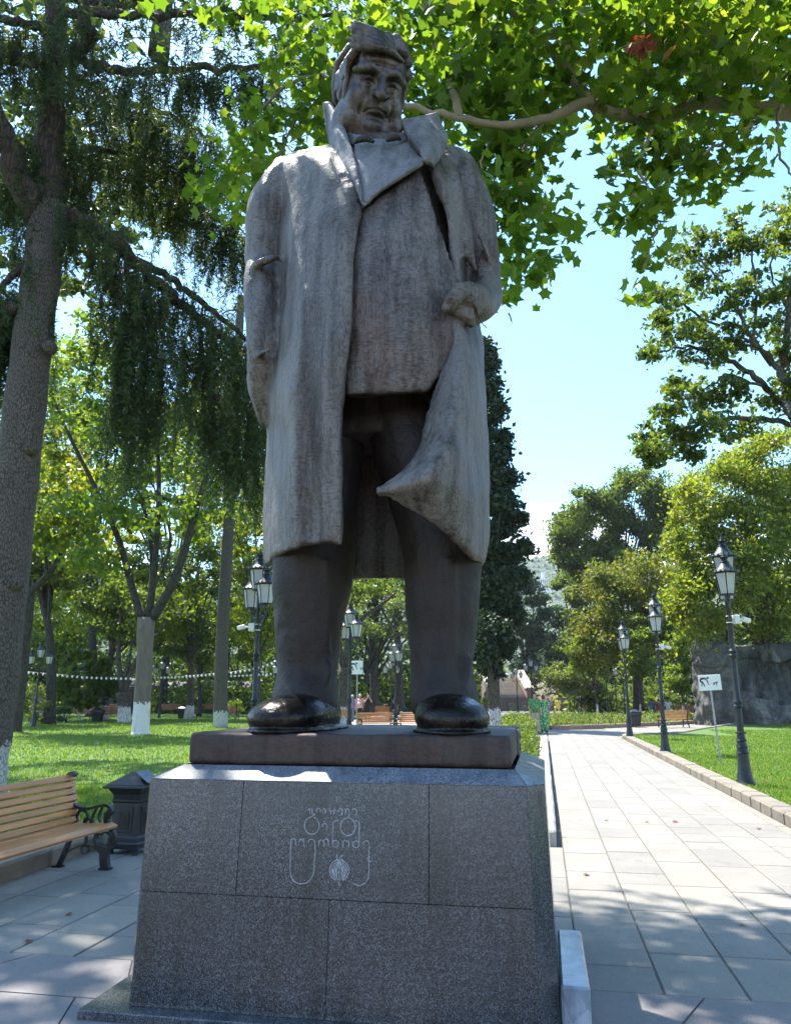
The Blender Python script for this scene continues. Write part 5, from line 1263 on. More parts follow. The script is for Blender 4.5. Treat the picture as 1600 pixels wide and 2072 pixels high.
def slender_cedar():
    r = np.random.default_rng(9); Y = 41.0; base = np.array(gb(450, Y)); t = thing('cedar_tree', 'slender tall cedar with whitewashed foot left of the lamp post near the statue', 'tree', base)
    P = [base - np.array((0, 0, .1))] + pl([(447, 1400), (452, 1250), (462, 1080), (470, 930), (480, 760), (488, 600)], Y)
    limb_obj('trunk', t, base, P, .38, .22, M['bark_cedar'], 16)
    CC = []; DD = []
    for k in range(26):
        py = r.uniform(620, 1010); px = 468 + (1000 - py) * .04; s = 1 if r.random() < .55 else -1; ln = r.uniform(40, 95)
        Q_ = pl([(px, py, Y), (px + s * ln * .5, py + 6, Y + r.normal() * 1.5), (px + s * ln, py + 40, Y + r.normal() * 2)], Y)
        limb_obj('limb', t, base, Q_, .07, .02, M['bark_cedar_limb'], 6)
        c, d = cedar_fringe(r, Q_, 40, .5, 2.4, .55, .3, 4, .22); CC.append(c); DD.append(d)
    C = np.concatenate(CC) - base
    link('crown', leaves_mesh('crown', C, needle_frames(np.concatenate(DD), r), .24 * r.uniform(.6, 1.4, len(C)), 'needle'), M['lf_cedar'], t)
cedar_shade_tiers()
slender_cedar()

# ---------------------------------------------------------------- plane tree overhead, its trunk off to the right
def plane_tree():
    r = np.random.default_rng(17); base = np.array((6.6, 8.2, .08))
    t = thing('plane_tree', 'plane tree reaching in from the upper right with pale mottled boughs and star shaped leaves', 'tree', base)
    tk = [base + np.array((0, 0, -.1)), base + np.array((.05, 0, 2.5)), base + np.array((-.15, .1, 5.2)), base + np.array((-.1, .2, 8.6))]
    limb_obj('trunk', t, base, tk, .42, .24, M['bark_plane'], 18)
    top = base + np.array((-.15, .1, 6.2))
    Ls = [([(1640, 235, 8.3), (1520, 222, 8.2), (1420, 208, 8.1), (1330, 240, 8.0), (1250, 232, 7.9), (1180, 213, 7.8), (1100, 245, 7.6), (1010, 252, 7.4), (920, 236, 7.3), (820, 215, 7.4)], .105, .03),
          ([(1640, 240, 8.4), (1570, 165, 8.3), (1500, 118, 8.3), (1430, 85, 8.3), (1330, 20, 8.2)], .15, .09),
          ([(1545, 150, 8.3), (1480, 135, 8.4), (1400, 140, 8.4), (1300, 150, 8.5), (1220, 188, 8.5), (1140, 205, 8.6), (1050, 235, 8.7)], .08, .03),
          ([(1590, 215, 8.2), (1540, 240, 8.0), (1500, 265, 7.8), (1460, 300, 7.7)], .035, .012), ([(1480, 280, 7.75), (1440, 300, 7.7), (1400, 330, 7.6)], .018, .008),
          ([(1620, 170, 8.2), (1580, 215, 7.9), (1572, 270, 7.8), (1580, 320, 7.8), (1605, 365, 7.8)], .022, .012),
          ([(1330, 238, 8), (1310, 280, 7.9), (1290, 340, 7.8), (1320, 400, 7.7), (1325, 470, 7.7), (1300, 540, 7.6)], .022, .006),
          ([(1400, 210, 8.1), (1390, 270, 8), (1395, 340, 7.9)], .02, .008), ([(1100, 245, 7.6), (1060, 300, 7.8), (1020, 380, 8), (1000, 430, 8), (1030, 480, 8)], .024, .008),
          ([(1010, 252, 7.4), (980, 310, 7.6), (970, 380, 7.8)], .02, .008), ([(1020, 380, 8), (1060, 420, 8), (1110, 450, 8)], .012, .005), ([(1010, 440, 8), (1050, 490, 8), (1090, 520, 8), (1130, 515, 8)], .012, .005),
          ([(820, 215, 7.4), (740, 190, 8.2), (640, 150, 9), (560, 190, 9.4), (500, 260, 9.6), (450, 340, 9.6)], .035, .01), ([(640, 160, 9), (600, 240, 9.4), (560, 320, 9.6), (510, 400, 9.8)], .02, .007),
          ([(930, 238, 7.3), (900, 130, 7.6), (870, 40, 7.8), (820, -60, 7.8)], .05, .03), ([(1200, 215, 7.8), (1120, 110, 7.8), (1040, 30, 7.7), (950, -60, 7.5)], .06, .03)]
    for P, ra, rb in Ls: limb_obj('bough', t, base, pl(P, 8), ra, rb, M['bark_plane'], 10, .012, r)
    bw = [(top, (5.2, 8.3, 7.4), at(1640, 238, 8.35)), (base + np.array((-.1, .2, 7.8)), (4.6, 7.0, 9.6), (2.2, 5.4, 10.2)), (base + np.array((-.1, .2, 8.2)), (3.6, 9.0, 10.6), (.5, 9.2, 10.6)), (base + np.array((-.1, .2, 8.2)), (5.5, 5.5, 10.0), (4.2, 3.4, 10.2))]
    for a, m_, e in bw: limb_obj('bough', t, base, [np.array(a), np.array(m_), np.array(e)], .16, .09 if m_[0] == 5.2 else .05, M['bark_plane'], 10)
    cl = []   # leaf clusters (px,py,Y, spread px, n)
    def cluster(px, py, Y, sx, sy, n, dy=.5): cl.append((px, py, Y, sx, sy, n, dy))
    for px in range(820, 1640, 52):
        for py in (-30, 20, 70, 120, 165): cluster(px + r.normal() * 14, py + r.normal() * 10, 7.6 + r.uniform(-.5, 1.6), 30, 24, 17, .6)
    for px in range(540, 840, 50):
        for py in (-30, 20, 70): cluster(px + r.normal() * 14, py + r.normal() * 10, 8.8 + r.uniform(-.3, 1), 28, 22, 7, .6)
    for x, y, n in ((880, 190, 26), (930, 190, 30), (990, 200, 30), (1050, 205, 22), (1110, 190, 20), (1170, 185, 18), (1230, 195, 16), (1290, 195, 14), (1360, 195, 16), (1420, 185, 18), (1470, 180, 14), (1540, 195, 8), (1590, 160, 14),
                    (960, 260, 26), (1010, 290, 34), (1060, 270, 30), (1100, 250, 16), (985, 320, 34), (1030, 340, 34), (1080, 330, 20), (1005, 390, 26), (1050, 400, 22), (1100, 300, 14), (1130, 285, 9),
                    (1020, 440, 20), (1065, 455, 16), (1110, 440, 10), (1020, 500, 16), (1060, 520, 16), (1100, 515, 12), (1130, 515, 8), (1030, 560, 14), (1070, 570, 12), (1030, 610, 10), (1140, 470, 7), (1120, 400, 8), (1145, 415, 6),
                    (1300, 270, 18), (1350, 260, 16), (1250, 250, 9), (1200, 250, 6), (1190, 290, 4), (1320, 310, 20), (1380, 310, 22), (1430, 300, 22), (1470, 330, 18), (1290, 330, 14), (1350, 350, 22), (1410, 350, 22), (1450, 370, 10), (1260, 330, 7), (1240, 350, 5),
                    (1300, 380, 16), (1340, 400, 20), (1290, 420, 12), (1320, 440, 16), (1220, 430, 7), (1250, 420, 8), (1260, 440, 6), (1370, 430, 6), (1500, 300, 8), (1530, 320, 10), (1540, 350, 5), (1490, 250, 7), (1540, 265, 4), (1580, 260, 3),
                    (1320, 480, 7), (1310, 520, 9), (1295, 560, 10), (1300, 590, 5), (1190, 420, 2), (1230, 345, 3)):
        cluster(x, y, 7.9 + r.uniform(-.4, .5), 24, 20, n, .35)
    for x, y, n in ((450, 330, 16), (490, 300, 16), (530, 280, 18), (420, 370, 12), (470, 370, 18), (510, 350, 16), (445, 400, 12), (500, 420, 16), (480, 450, 10), (560, 250, 16), (600, 230, 16), (640, 200, 20), (610, 270, 10), (560, 180, 14), (590, 110, 16), (640, 130, 18), (500, 250, 10), (640, 260, 8),
                    (500, 200, 9), (545, 120, 8), (400, 390, 6), (495, 390, 12), (530, 330, 12), (640, 80, 12), (660, 170, 12), (860, 150, 24), (840, 110, 22), (880, 230, 18), (850, 200, 18)):
        cluster(x, y, 9.3 + r.uniform(-.4, .6), 24, 20, n, .4)
    C = []
    for px, py, Y, sx, sy, n, dy in cl:
        c = np.array(at(px, py, Y)); k = ppm(py, Y)
        n = int(n * 1.6); C.append(c + r.normal(size=(n, 3)) * np.array((sx / k * .8, dy * .6, sy / k * .8)))
    # the rest of the crown, above and beside the view: it shades the square; last clumps added to shade paving and statue shoulder
    n2 = 7200; cc = []
    for (cx, cy_, cz, rx, ry, rz, m) in ((2.6, 9.2, 10.2, 3.0, 1.6, .9, 900), (.6, 9.4, 9.9, 1.8, 1.4, .8, 420), (3.2, 6.4, 10.2, 3.4, 2.6, 1.2, 2300), (6.5, 7.5, 10.4, 3.0, 3.0, 1.6, 1700), (1.2, 4.6, 11.0, 2.6, 2.2, .9, 1000), (4.5, 2.5, 10.5, 3.2, 2.4, 1.2, 1500), (-1.0, 7.4, 11.4, 1.6, 1.4, .6, 260), (-2.2, 10.4, 13.6, 2.0, 1.2, .7, 560), (.2, 10.8, 13.6, 1.6, 1.0, .7, 300), (-2.3, 7.1, 10.0, .9, .6, .4, 170)):
        ce = clump_centres(r, [((cx, cy_, cz), (rx, ry, rz))], .9, .9); i = r.integers(0, len(ce), m); cc.append(ce[i] + r.normal(size=(m, 3)) * np.array((.42, .42, .2)))
    C1 = np.concatenate(C); C2 = np.concatenate(cc)
    # choose the 300 leaves that show largest and give each an object
    d = C1 - np.array(CAMV); fwd = np.array((0, math.cos(CAM_P), math.sin(CAM_P))); upv = np.array((0, -math.sin(CAM_P), math.cos(CAM_P)))
    dep = d @ fwd; px = 800 + CAM_F * d[:, 0] / dep; py = 1036 - CAM_F * (d @ upv) / dep
    inv = (px > 10) & (px < 1590) & (py > 10) & (py < 700); open_ = inv & ((py > 250) | (dep < np.quantile(dep[inv], .18)))
    cand = np.where(open_)[0]; cand = cand[np.argsort(dep[cand])][:290]
    mask = np.zeros(len(C1), bool); mask[cand] = True
    rest = C1[~mask] - base; hid = C2 - base; hid, edge = hid[:-1290], hid[-1290:]; o = link('upper_foliage', leaves_mesh('upper_foliage', hid, frames(r, len(hid), .9, .9), .34 * r.uniform(.6, 1.2, len(hid)), 'leaf'), M['lf_plane'], t); o['kind'] = 'stuff'; rest = np.concatenate([rest, edge])
    o = link('foliage', leaves_mesh('foliage', rest, frames(r, len(rest), .9, .9), .175 * r.uniform(.65, 1.35, len(rest)), 'star'), M['lf_plane'], t); o['kind'] = 'stuff'
    v, f = TPL['star']; protos = []
    for k in range(5):
        vv = v.copy(); vv[:, 2] *= (.3, 1.0, 1.8, -.8, 1.4)[k]; vv[:, 0] *= (1, .9, .85, 1, .8)[k]
        me = np_mesh('leaf', vv, f); me.materials.append(M['lf_plane']); protos.append(me)
    Fm = frames(r, len(cand), .8, 1.0, None)
    for i, c in enumerate(C1[cand]):
        o = bpy.data.objects.new('leaf', protos[i % 5]); COL.objects.link(o); o.parent = t
        R = Matrix([list(x) for x in Fm[i].T]); s = .18 * r.uniform(.7, 1.3)
        o.matrix_local = Matrix.Translation(Vector(c - base)) @ R.to_4x4() @ Matrix.Scale(s, 4)
    # a withered spray, and seed balls
    W = np.array([np.array(at(1300 + r.normal() * 22, 92 - (r.normal() * 10), 6.3 + r.normal() * .05)) for _ in range(26)]) - base
    W += np.array([(x, 0, .0) for x in r.normal(size=26) * .02])
    link('withered_leaves', leaves_mesh('withered_leaves', W, frames(r, 26, .1, 2.0), .16 * r.uniform(.7, 1.2, 26), 'leaf'), M['lf_plane_dry'], t)['kind'] = 'stuff'
    sb = MB(); sb.lathe([(.004, -.022), (.016, -.016), (.022, 0), (.016, .016), (.004, .022)], 8); sm = sb.mesh('seed_ball', True); sm.materials.append(simple('seed_ball_brown', (.22, .14, .05), .8))
    for px_, py_ in ((1130, 85), (1145, 98), (1195, 82), (1193, 92), (1150, 95), (935, 100), (945, 22), (1003, 62), (1283, 395), (1052, 372), (1102, 420), (1255, 315), (1440, 270)):
        o = bpy.data.objects.new('seed_ball', sm); COL.objects.link(o); o.parent = t; o.location = Vector(np.array(at(px_, py_, 7.2)) - base)
plane_tree()
# ---------------------------------------------------------------- dark green ash, upper right
def ash_tree():
    r = np.random.default_rng(23); Y = 22.0; base = np.array((13.6, 23.0, .08)); t = thing('ash_tree', 'tall dark green ash at the right edge, leaves in tufts against the blue sky', 'tree', base)
    limb_obj('trunk', t, base, [base + np.array((0, 0, -.1)), base + np.array((-.1, 0, 3)), np.array(at(1660, 980, Y)), np.array(at(1612, 850, Y))], .42, .24, M['bark'], 14)
    Bs = [([(1612, 850), (1590, 800), (1585, 740), (1600, 600), (1610, 480)], .17, .06), ([(1612, 850), (1570, 800), (1520, 760), (1460, 720), (1400, 700), (1340, 710)], .13, .03), ([(1585, 770), (1560, 730), (1520, 690), (1490, 620), (1450, 560), (1400, 520)], .10, .02),
          ([(1640, 870), (1560, 850), (1480, 848), (1420, 855), (1360, 885), (1325, 900)], .10, .02), ([(1560, 740), (1500, 660), (1430, 650), (1360, 600), (1320, 590)], .06, .015), ([(1520, 690), (1530, 600), (1520, 520), (1530, 460)], .06, .015),
          ([(1540, 780), (1470, 760), (1420, 790), (1380, 810)], .05, .015), ([(1600, 640), (1560, 560), (1570, 480)], .05, .015)]
    pts = []
    for P, ra, rb in Bs:
        P = pl([(x, y, Y + r.normal() * .5) for x, y in P], Y); limb_obj('limb', t, base, P, ra, rb, M['bark'], 8, .03, r); pts.append(spline([tuple(p) for p in P], 30)[10:])
    pts = np.concatenate(pts)
    ex = []
    for x, y, s in ((1330, 640, 26), (1310, 600, 12), (1350, 610, 30), (1400, 560, 36), (1450, 520, 36), (1500, 490, 40), (1560, 470, 44), (1600, 440, 44), (1380, 500, 22), (1420, 480, 20), (1480, 450, 20), (1350, 690, 36), (1310, 715, 16), (1400, 660, 44), (1460, 620, 44), (1520, 590, 46), (1580, 560, 46), (1400, 740, 34), (1450, 700, 40), (1520, 680, 40),
                    (1580, 660, 44), (1600, 720, 30), (1390, 800, 34), (1350, 830, 34), (1330, 870, 34), (1310, 900, 20), (1340, 910, 28), (1390, 880, 34), (1430, 850, 32), (1440, 800, 30), (1480, 790, 30), (1400, 920, 14), (1460, 880, 26), (1510, 860, 20), (1540, 820, 22), (1590, 780, 20), (1330, 930, 12), (1370, 780, 22), (1545, 620, 40), (1600, 500, 40), (1640, 600, 60), (1640, 450, 60), (1640, 740, 50)):
        ex.append((np.array(at(x, y, Y + r.normal() * .6)), s / ppm(y, Y)))
    C = []
    for c, s in ex:
        for _ in range(int(5 + 9 * s)):
            q = c + r.normal(size=3) * np.array((s, s * 1.2, s * .7)) * .62
            k = r.integers(26, 46); C.append(q + r.normal(size=(k, 3)) * np.array((.15, .15, .085)))
    C = np.concatenate(C) - base
    link('crown', leaves_mesh('crown', C, frames(r, len(C), .5, .3), .20 * r.uniform(.6, 1.3, len(C)), 'leaf'), M['lf_green'], t)
ash_tree()
# ---------------------------------------------------------------- park bench beside the pedestal
def flatbar(mb, pts, w, th, n=6):                       # cast bar in the x=const plane: rectangular section swept along (y,z) points
    P = [Vector((0, p[0], p[1])) for p in pts]; vs = []; fs = []
    for i, p in enumerate(P):
        t = (P[min(i + 1, len(P) - 1)] - P[max(i - 1, 0)]).normalized(); s = Vector((0, -t.z, t.y)) * th / 2
        for sx, ss in ((-1, -1), (1, -1), (1, 1), (-1, 1)): vs.append(p + Vector((sx * w / 2, 0, 0)) + s * ss)
    for i in range(len(P) - 1):
        for k in range(4): a = i * 4 + k; b = i * 4 + (k + 1) % 4; fs.append((a, b, b + 4, a + 4))
    fs.append((3, 2, 1, 0)); m = (len(P) - 1) * 4; fs.append((m, m + 1, m + 2, m + 3)); mb.add(vs, fs)
def curve(pts, n=None): return [tuple(x[:2]) for x in spline([(p[0], p[1], 0) for p in pts], n or len(pts) * 5)]
def ring(c, r, a0=0, a1=360, n=22): return [(c[0] + r * math.cos(math.radians(a0 + (a1 - a0) * i / n)), c[1] + r * math.sin(math.radians(a0 + (a1 - a0) * i / n))) for i in range(n + 1)]
def bench_end_mesh():
    mb = MB()
    flatbar(mb, curve([(.52, 0), (.47, .12), (.42, .27), (.385, .40), (.40, .50), (.44, .64), (.485, .80), (.50, .88), (.48, .925), (.44, .935), (.41, .91)]), .05, .034)
    flatbar(mb, curve([(.445, .66), (.36, .60), (.25, .585), (.14, .61), (.05, .625), (.0, .60), (-.015, .555), (.02, .53), (.05, .55)]), .055, .028)
    flatbar(mb, curve([(.0, .58), (.03, .50), (.02, .44)]), .05, .05)
    flatbar(mb, ring((.03, .30), .105), .045, .028); flatbar(mb, ring((.03, .30), .062, 30, 330), .04, .016)
    flatbar(mb, curve([(.03, .22), (.025, .12), (.0, .0)]), .05, .085); flatbar(mb, [(-.05, .012), (.06, .012)], .08, .024); flatbar(mb, [(.47, .012), (.57, .012)], .07, .024)
    flatbar(mb, [(-.02, .40), (.39, .40)], .045, .03); flatbar(mb, curve([(.06, .16), (.16, .22), (.26, .23), (.37, .19), (.46, .14)]), .03, .02)
    flatbar(mb, [(.24, .23), (.24, .39)], .03, .018); flatbar(mb, ring((.24, .19), .04), .03, .014)
    for c, r in (((.30, .50), .062), ((.24, .46), .035)): flatbar(mb, ring(c, r, -40, 250), .03, .014)
    flatbar(mb, curve([(.38, .44), (.34, .56), (.28, .585)]), .03, .016); flatbar(mb, curve([(.17, .42), (.19, .50), (.15, .60)]), .03, .016); flatbar(mb, curve([(.08, .42), (.12, .52), (.09, .61)]), .03, .014)
    return mb.mesh('bench_end', False)
def unit_plank(L, w, th):
    mb = MB(); mb.bbox((0, 0, 0), (L, w, th), .006); return mb.mesh('plank')
def near_bench():
    t = thing('park_bench', 'varnished wooden slat bench with black scrolled iron ends beside the pedestal', 'bench', (-2.78, 8.05, 0.0), math.radians(77.5)); t.scale = (1, 1, .94)
    me = bench_end_mesh(); me.materials.append(M['iron']); shade_auto(me, 40)
    for x in (0, -1.95): o = bpy.data.objects.new('bench_end', me); COL.objects.link(o); o.parent = t; o.location = (x, 0, 0)
    L = 2.06; sm = unit_plank(L, .058, .026); sm.materials.append(M['wood']); smw = unit_plank(L, .082, .034); smw.materials.append(M['wood'])
    scr = MB(); scr.lathe([(.007, 0), (.007, .003), (.004, .006)], 8); scm = scr.mesh('screw'); scm.materials.append(M['screw'])
    for k in range(5):
        y = .385 - .083 * k - .03 if k < 4 else -.035; o = bpy.data.objects.new('seat_slat', sm if k < 4 else smw); COL.objects.link(o); o.parent = t
        o.data = smw; o.location = (-.975, [.345, .255, .165, .075, -.018][k], [.432, .430, .432, .437, .428][k]); o.rotation_euler = ([.03, 0, -.03, -.08, -.42][k] * -1, 0, 0)
    for k in range(7):
        f = k / 6; y = .372 + .10 * f; z = .485 + .405 * f; o = bpy.data.objects.new('back_slat', sm); COL.objects.link(o); o.parent = t
        o.location = (-.975, y, z); o.rotation_euler = (math.radians(90 + 14 * -1), 0, 0)
        for dz in (-.012, .012):
            s = bpy.data.objects.new('screw', scm); COL.objects.link(s); s.parent = o; s.location = (.975 + .012 * (1 if dz > 0 else -1), dz, .013)
near_bench()
# ---------------------------------------------------------------- litter bin
def sq_lathe(mb, prof, cut=0.0):
    vs = []; fs = []
    for r, z in prof:
        for a, b in ((-1, -1), (1, -1), (1, 1), (-1, 1)): vs.append((a * r, b * r, z))
    for i in range(len(prof) - 1):
        for k in range(4): a = i * 4 + k; b = i * 4 + (k + 1) % 4; fs.append((a, b, b + 4, a + 4))
    fs.append((3, 2, 1, 0)); m = (len(prof) - 1) * 4; fs.append((m, m + 1, m + 2, m + 3)); mb.add(vs, fs)
def litter_bin():
    c = G(250, 1731, 0); t = thing('litter_bin', 'square black cast litter bin with pitched lid between the bench and the pedestal', 'litter bin', (c.x + .02, c.y + .16, 0), math.radians(-14)); t.scale = (.86, .86, .86)
    mb = MB(); sq_lathe(mb, [(.205, .07), (.21, .13), (.20, .15), (.20, .20), (.185, .22), (.178, .60), (.19, .62), (.19, .64), (.178, .655), (.185, .70), (.225, .76), (.235, .775)])
    mb.build('body', M['bin'], t)
    mb = MB(); sq_lathe(mb, [(.275, .775), (.28, .785), (.28, .80), (.265, .81)]); mb.build('rim', M['bin'], t)
    mb = MB(); mb.prism([(-.25, -.255, .81), (.25, -.255, .81), (.25, .255, .81), (-.25, .255, .81)], None, (0, 0, .012)); mb.add([(-.25, -.25, .82), (.25, -.25, .82), (.25, .25, .82), (-.25, .25, .82), (-.06, 0, .955), (.06, 0, .955)], [(0, 1, 5, 4), (1, 2, 5), (2, 3, 4, 5), (3, 0, 4), (3, 2, 1, 0)]); mb.build('lid', M['bin'], t)
    R = Matrix.Rotation(math.radians(34), 3, 'Y')
    mb = MB(); mb.bbox((.17, 0, .905), (.24, .30, .012), .004, R); mb.build('flap', simple('worn_flap', (.10, .11, .115), .35, .6, .3, 10), t)
    f = MB(); f.lathe([(.035, 0), (.04, .015), (.03, .03), (.034, .075)], 8); fm = f.mesh('foot'); fm.materials.append(M['bin'])
    for a in (-1, 1):
        for b in (-1, 1): o = bpy.data.objects.new('foot', fm); COL.objects.link(o); o.parent = t; o.location = (a * .165, b * .165, 0)
    for rz in (0, 90, 180, 270):
        mb = MB(); mb.bbox((0, -.186, .41), (.22, .012, .30), .005); mb.bbox((0, -.193, .41), (.14, .010, .20), .005)
        for k in range(5): mb.tube([Vector((-.055 + .0275 * k, -.2, .33)), Vector((-.055 + .0275 * k, -.2, .49))], .006, 5)
        o = mb.build('relief_panel', M['bin'], t); o.rotation_euler = (0, 0, math.radians(rz))
litter_bin()
# ---------------------------------------------------------------- lamp posts with three lanterns
def lantern(par, loc, s=1.0):
    fr_ = MB(); n = 6
    fr_.lathe([(.05, -.10), (.05, -.03), (.15, -.02), (.155, .0), (.15, .005)], 12)
    for k in range(n):
        a = 2 * math.pi * k / n; fr_.tube([Vector((.148 * math.cos(a), .148 * math.sin(a), 0)), Vector((.215 * math.cos(a), .215 * math.sin(a), .42))], .011, 5)
    fr_.lathe([(.218, .41), (.225, .42), (.225, .435), (.21, .44)], 6)
    o = link('lantern', fr_.mesh('lantern'), M['iron_green'], par); o.location = loc; o.scale = (s, s, s)
    pn = MB(); a0, a1 = 0, 2 * math.pi / n
    P = [(.143, 0, .005), (.143 * math.cos(a1), .143 * math.sin(a1), .005), (.21 * math.cos(a1), .21 * math.sin(a1), .415), (.21, 0, .415)]
    P = [Vector(p) for p in P]; nn = (P[1] - P[0]).cross(P[3] - P[0]).normalized(); pn.prism(P, None, nn * -.004); pm = pn.mesh('glass_pane'); pm.materials.append(M['lampglass'])
    for k in range(n): q = bpy.data.objects.new('glass_pane', pm); COL.objects.link(q); q.parent = o; q.rotation_euler = (0, 0, k * a1)
    rf = MB(); rf.lathe([(.262, .425), (.268, .44), (.25, .455), (.205, .475), (.15, .525), (.105, .60), (.085, .635), (.095, .645), (.07, .66), (.055, .70), (.085, .745), (.05, .755), (.03, .80), (.012, .86), (.003, .92)], 18)
    for k in range(18):
        a = 2 * math.pi * k / 18; rf.box((.262 * math.cos(a), .262 * math.sin(a), .448), (.02, .05, .042), Matrix.Rotation(a, 3, 'Z'), .5)
    for k in range(8): a = 2 * math.pi * k / 8; rf.box((.085 * math.cos(a), .085 * math.sin(a), .765), (.02, .03, .05), Matrix.Rotation(a, 3, 'Z'), .3)
    ro = link('roof', rf.mesh('roof'), M['iron_green'], o); shade_auto(ro.data, 30)
    return o
def arm_mesh(s):
    mb = MB(); mb.tube([Vector((s * x, 0, z)) for x, z in curve([(.05, 3.02), (.16, 2.96), (.30, 2.98), (.42, 3.06), (.47, 3.18), (.46, 3.30)], 18)], .021, 8)
    mb.tube([Vector((s * (.30 + .075 * math.cos(t)), 0, 3.10 + .075 * math.sin(t))) for t in np.linspace(-2.2, 3.2, 16)], .013, 6)
    mb.tube([Vector((s * (.14 + .055 * math.cos(t)), 0, 3.10 + .055 * math.sin(t))) for t in np.linspace(-1.5, 3.6, 14)], .012, 6)
    mb.tube([Vector((s * x, 0, z)) for x, z in ((.05, 3.26), (.15, 3.20), (.24, 3.16))], .012, 6); return mb
def lamp_post():
    t = thing('lamp_post', 'x', 'lamp post')
    mb = MB(); mb.lathe([(.18, -.02), (.18, .03), (.165, .05), (.135, .12), (.11, .30), (.098, .46), (.095, .54), (.115, .56), (.10, .59), (.088, .64), (.108, .66), (.09, .70), (.078, .76), (.10, .78), (.075, .82), (.066, .90), (.10, .905), (.10, .925), (.062, .935)], 20); b = mb.build('base', M['iron_green'], t); shade_auto(b.data, 28)
    mb = MB(); mb.lathe([(.060, .93), (.058, 1.34), (.078, 1.36), (.084, 1.39), (.066, 1.42), (.082, 1.46), (.072, 1.49), (.056, 1.52), (.052, 2.25), (.072, 2.27), (.078, 2.31), (.06, 2.34), (.074, 2.39), (.05, 2.43), (.045, 3.30), (.06, 3.33), (.05, 3.36), (.045, 3.62), (.06, 3.64), (.05, 3.66)], 16); b = mb.build('pole', M['iron_green'], t); shade_auto(b.data, 28)
    for s in (-1, 1):
        arm_mesh(s).build('arm', M['iron_green'], t, True); lantern(t, (s * .46, 0, 3.40), .93)
    lantern(t, (0, 0, 3.74)); return t
L0 = lamp_post(); used = [0]
def put_lamp(px, Y, rz, label, scale=1.0, z=.09, group='three armed lamp posts in the park', lean=0):
    o = L0 if not used[0] else copy_tree(L0); used[0] = 1
    p = at(px, 1410, Y); o.location = (p.x, Y, z); o.rotation_euler = (lean, 0, math.radians(rz)); o.scale = (scale,) * 3; o['label'] = label; o['group'] = group; return o
def px_base(pxb, pyb): p = G(pxb, pyb, .1); return p
def lamp_at(pxb, pyb, rz, label, s=1.0):
    p = px_base(pxb, pyb); o = put_lamp(0, 10, rz, label, s); o.location = (p.x, p.y, .09); return o
lp1 = lamp_at(1508, 1588, 68, 'nearest lamp post of the row along the path, tall on the right lawn', .985)
lp2 = lamp_at(1346, 1524, 72, 'second lamp post along the path, between the sign and the bench', .98)
lp3 = lamp_at(1274, 1493, 80, 'farthest lamp post of the row by the tip of the right lawn', .98)
lpL = put_lamp(516, 16.4, 118, 'tall lamp post rising on the lawn just left of the statue legs', 1.0)
put_lamp(707, 25.5, 118, 'left one of the two big lamp posts seen between the statue legs')
lpM = px_base(800, 1472); o = put_lamp(0, 10, 112, 'right one of the two big lamp posts seen between the statue legs'); o.location = (lpM.x, lpM.y, .02)
put_lamp(791, 58, 8, 'small far lamp post with three level lanterns beside the seated man', .95)
lamp_at(68, 1471, 12, 'lamp post on the far left lawn near the round pale bush', .95)
lamp_at(322, 1453, 6, 'far lamp post under the string lights just right of the pale forked trunk', .95)
put_lamp(556, 44, 95, 'thin lamp post left of the statue shoe, beneath the string lights', .82)
put_lamp(1076, 82, 15, 'larger lamp post standing in front of the pale stairs, left of the spreading tree', 1.25, .02)
put_lamp(1046, 88, 10, 'smaller lamp post standing at the foot of the pale stairs', 1.08, .02)
for px, Y, lb in ((1228, 66, 'far lamp post among the young trees, first beyond the path end'), (1246, 74, 'far lamp post among the young trees, second beyond the path end'), (1262, 60, 'lamp post in the shade behind the farthest path lamp'), (1388, 70, 'far lamp post in the shade left of the rock monument')): put_lamp(px, Y, 10, lb, .95, .02)
def flood(post, rz, z, name='floodlight'):
    mb = MB(); mb.bbox((.13, 0, z), (.12, .10, .17), .012); mb.tube([Vector((.19, 0, z)), Vector((.27, .03, z + .01))], .018, 6); mb.bbox((.34, .03, z - .005), (.17, .09, .09), .015, Matrix.Rotation(.25, 3, 'Y'))
    for dz in (-.06, .06): mb.lathe([(.058, z + dz - .008), (.058, z + dz + .008)], 14)
    o = mb.build('camera_box', M['white'], post); o.rotation_euler = (0, 0, math.radians(rz)); return o
flood(lp1, -68 + 5, 2.98); flood(lp2, -72 + 10, 2.98); flood(lpL, 180 - 118, 2.95)
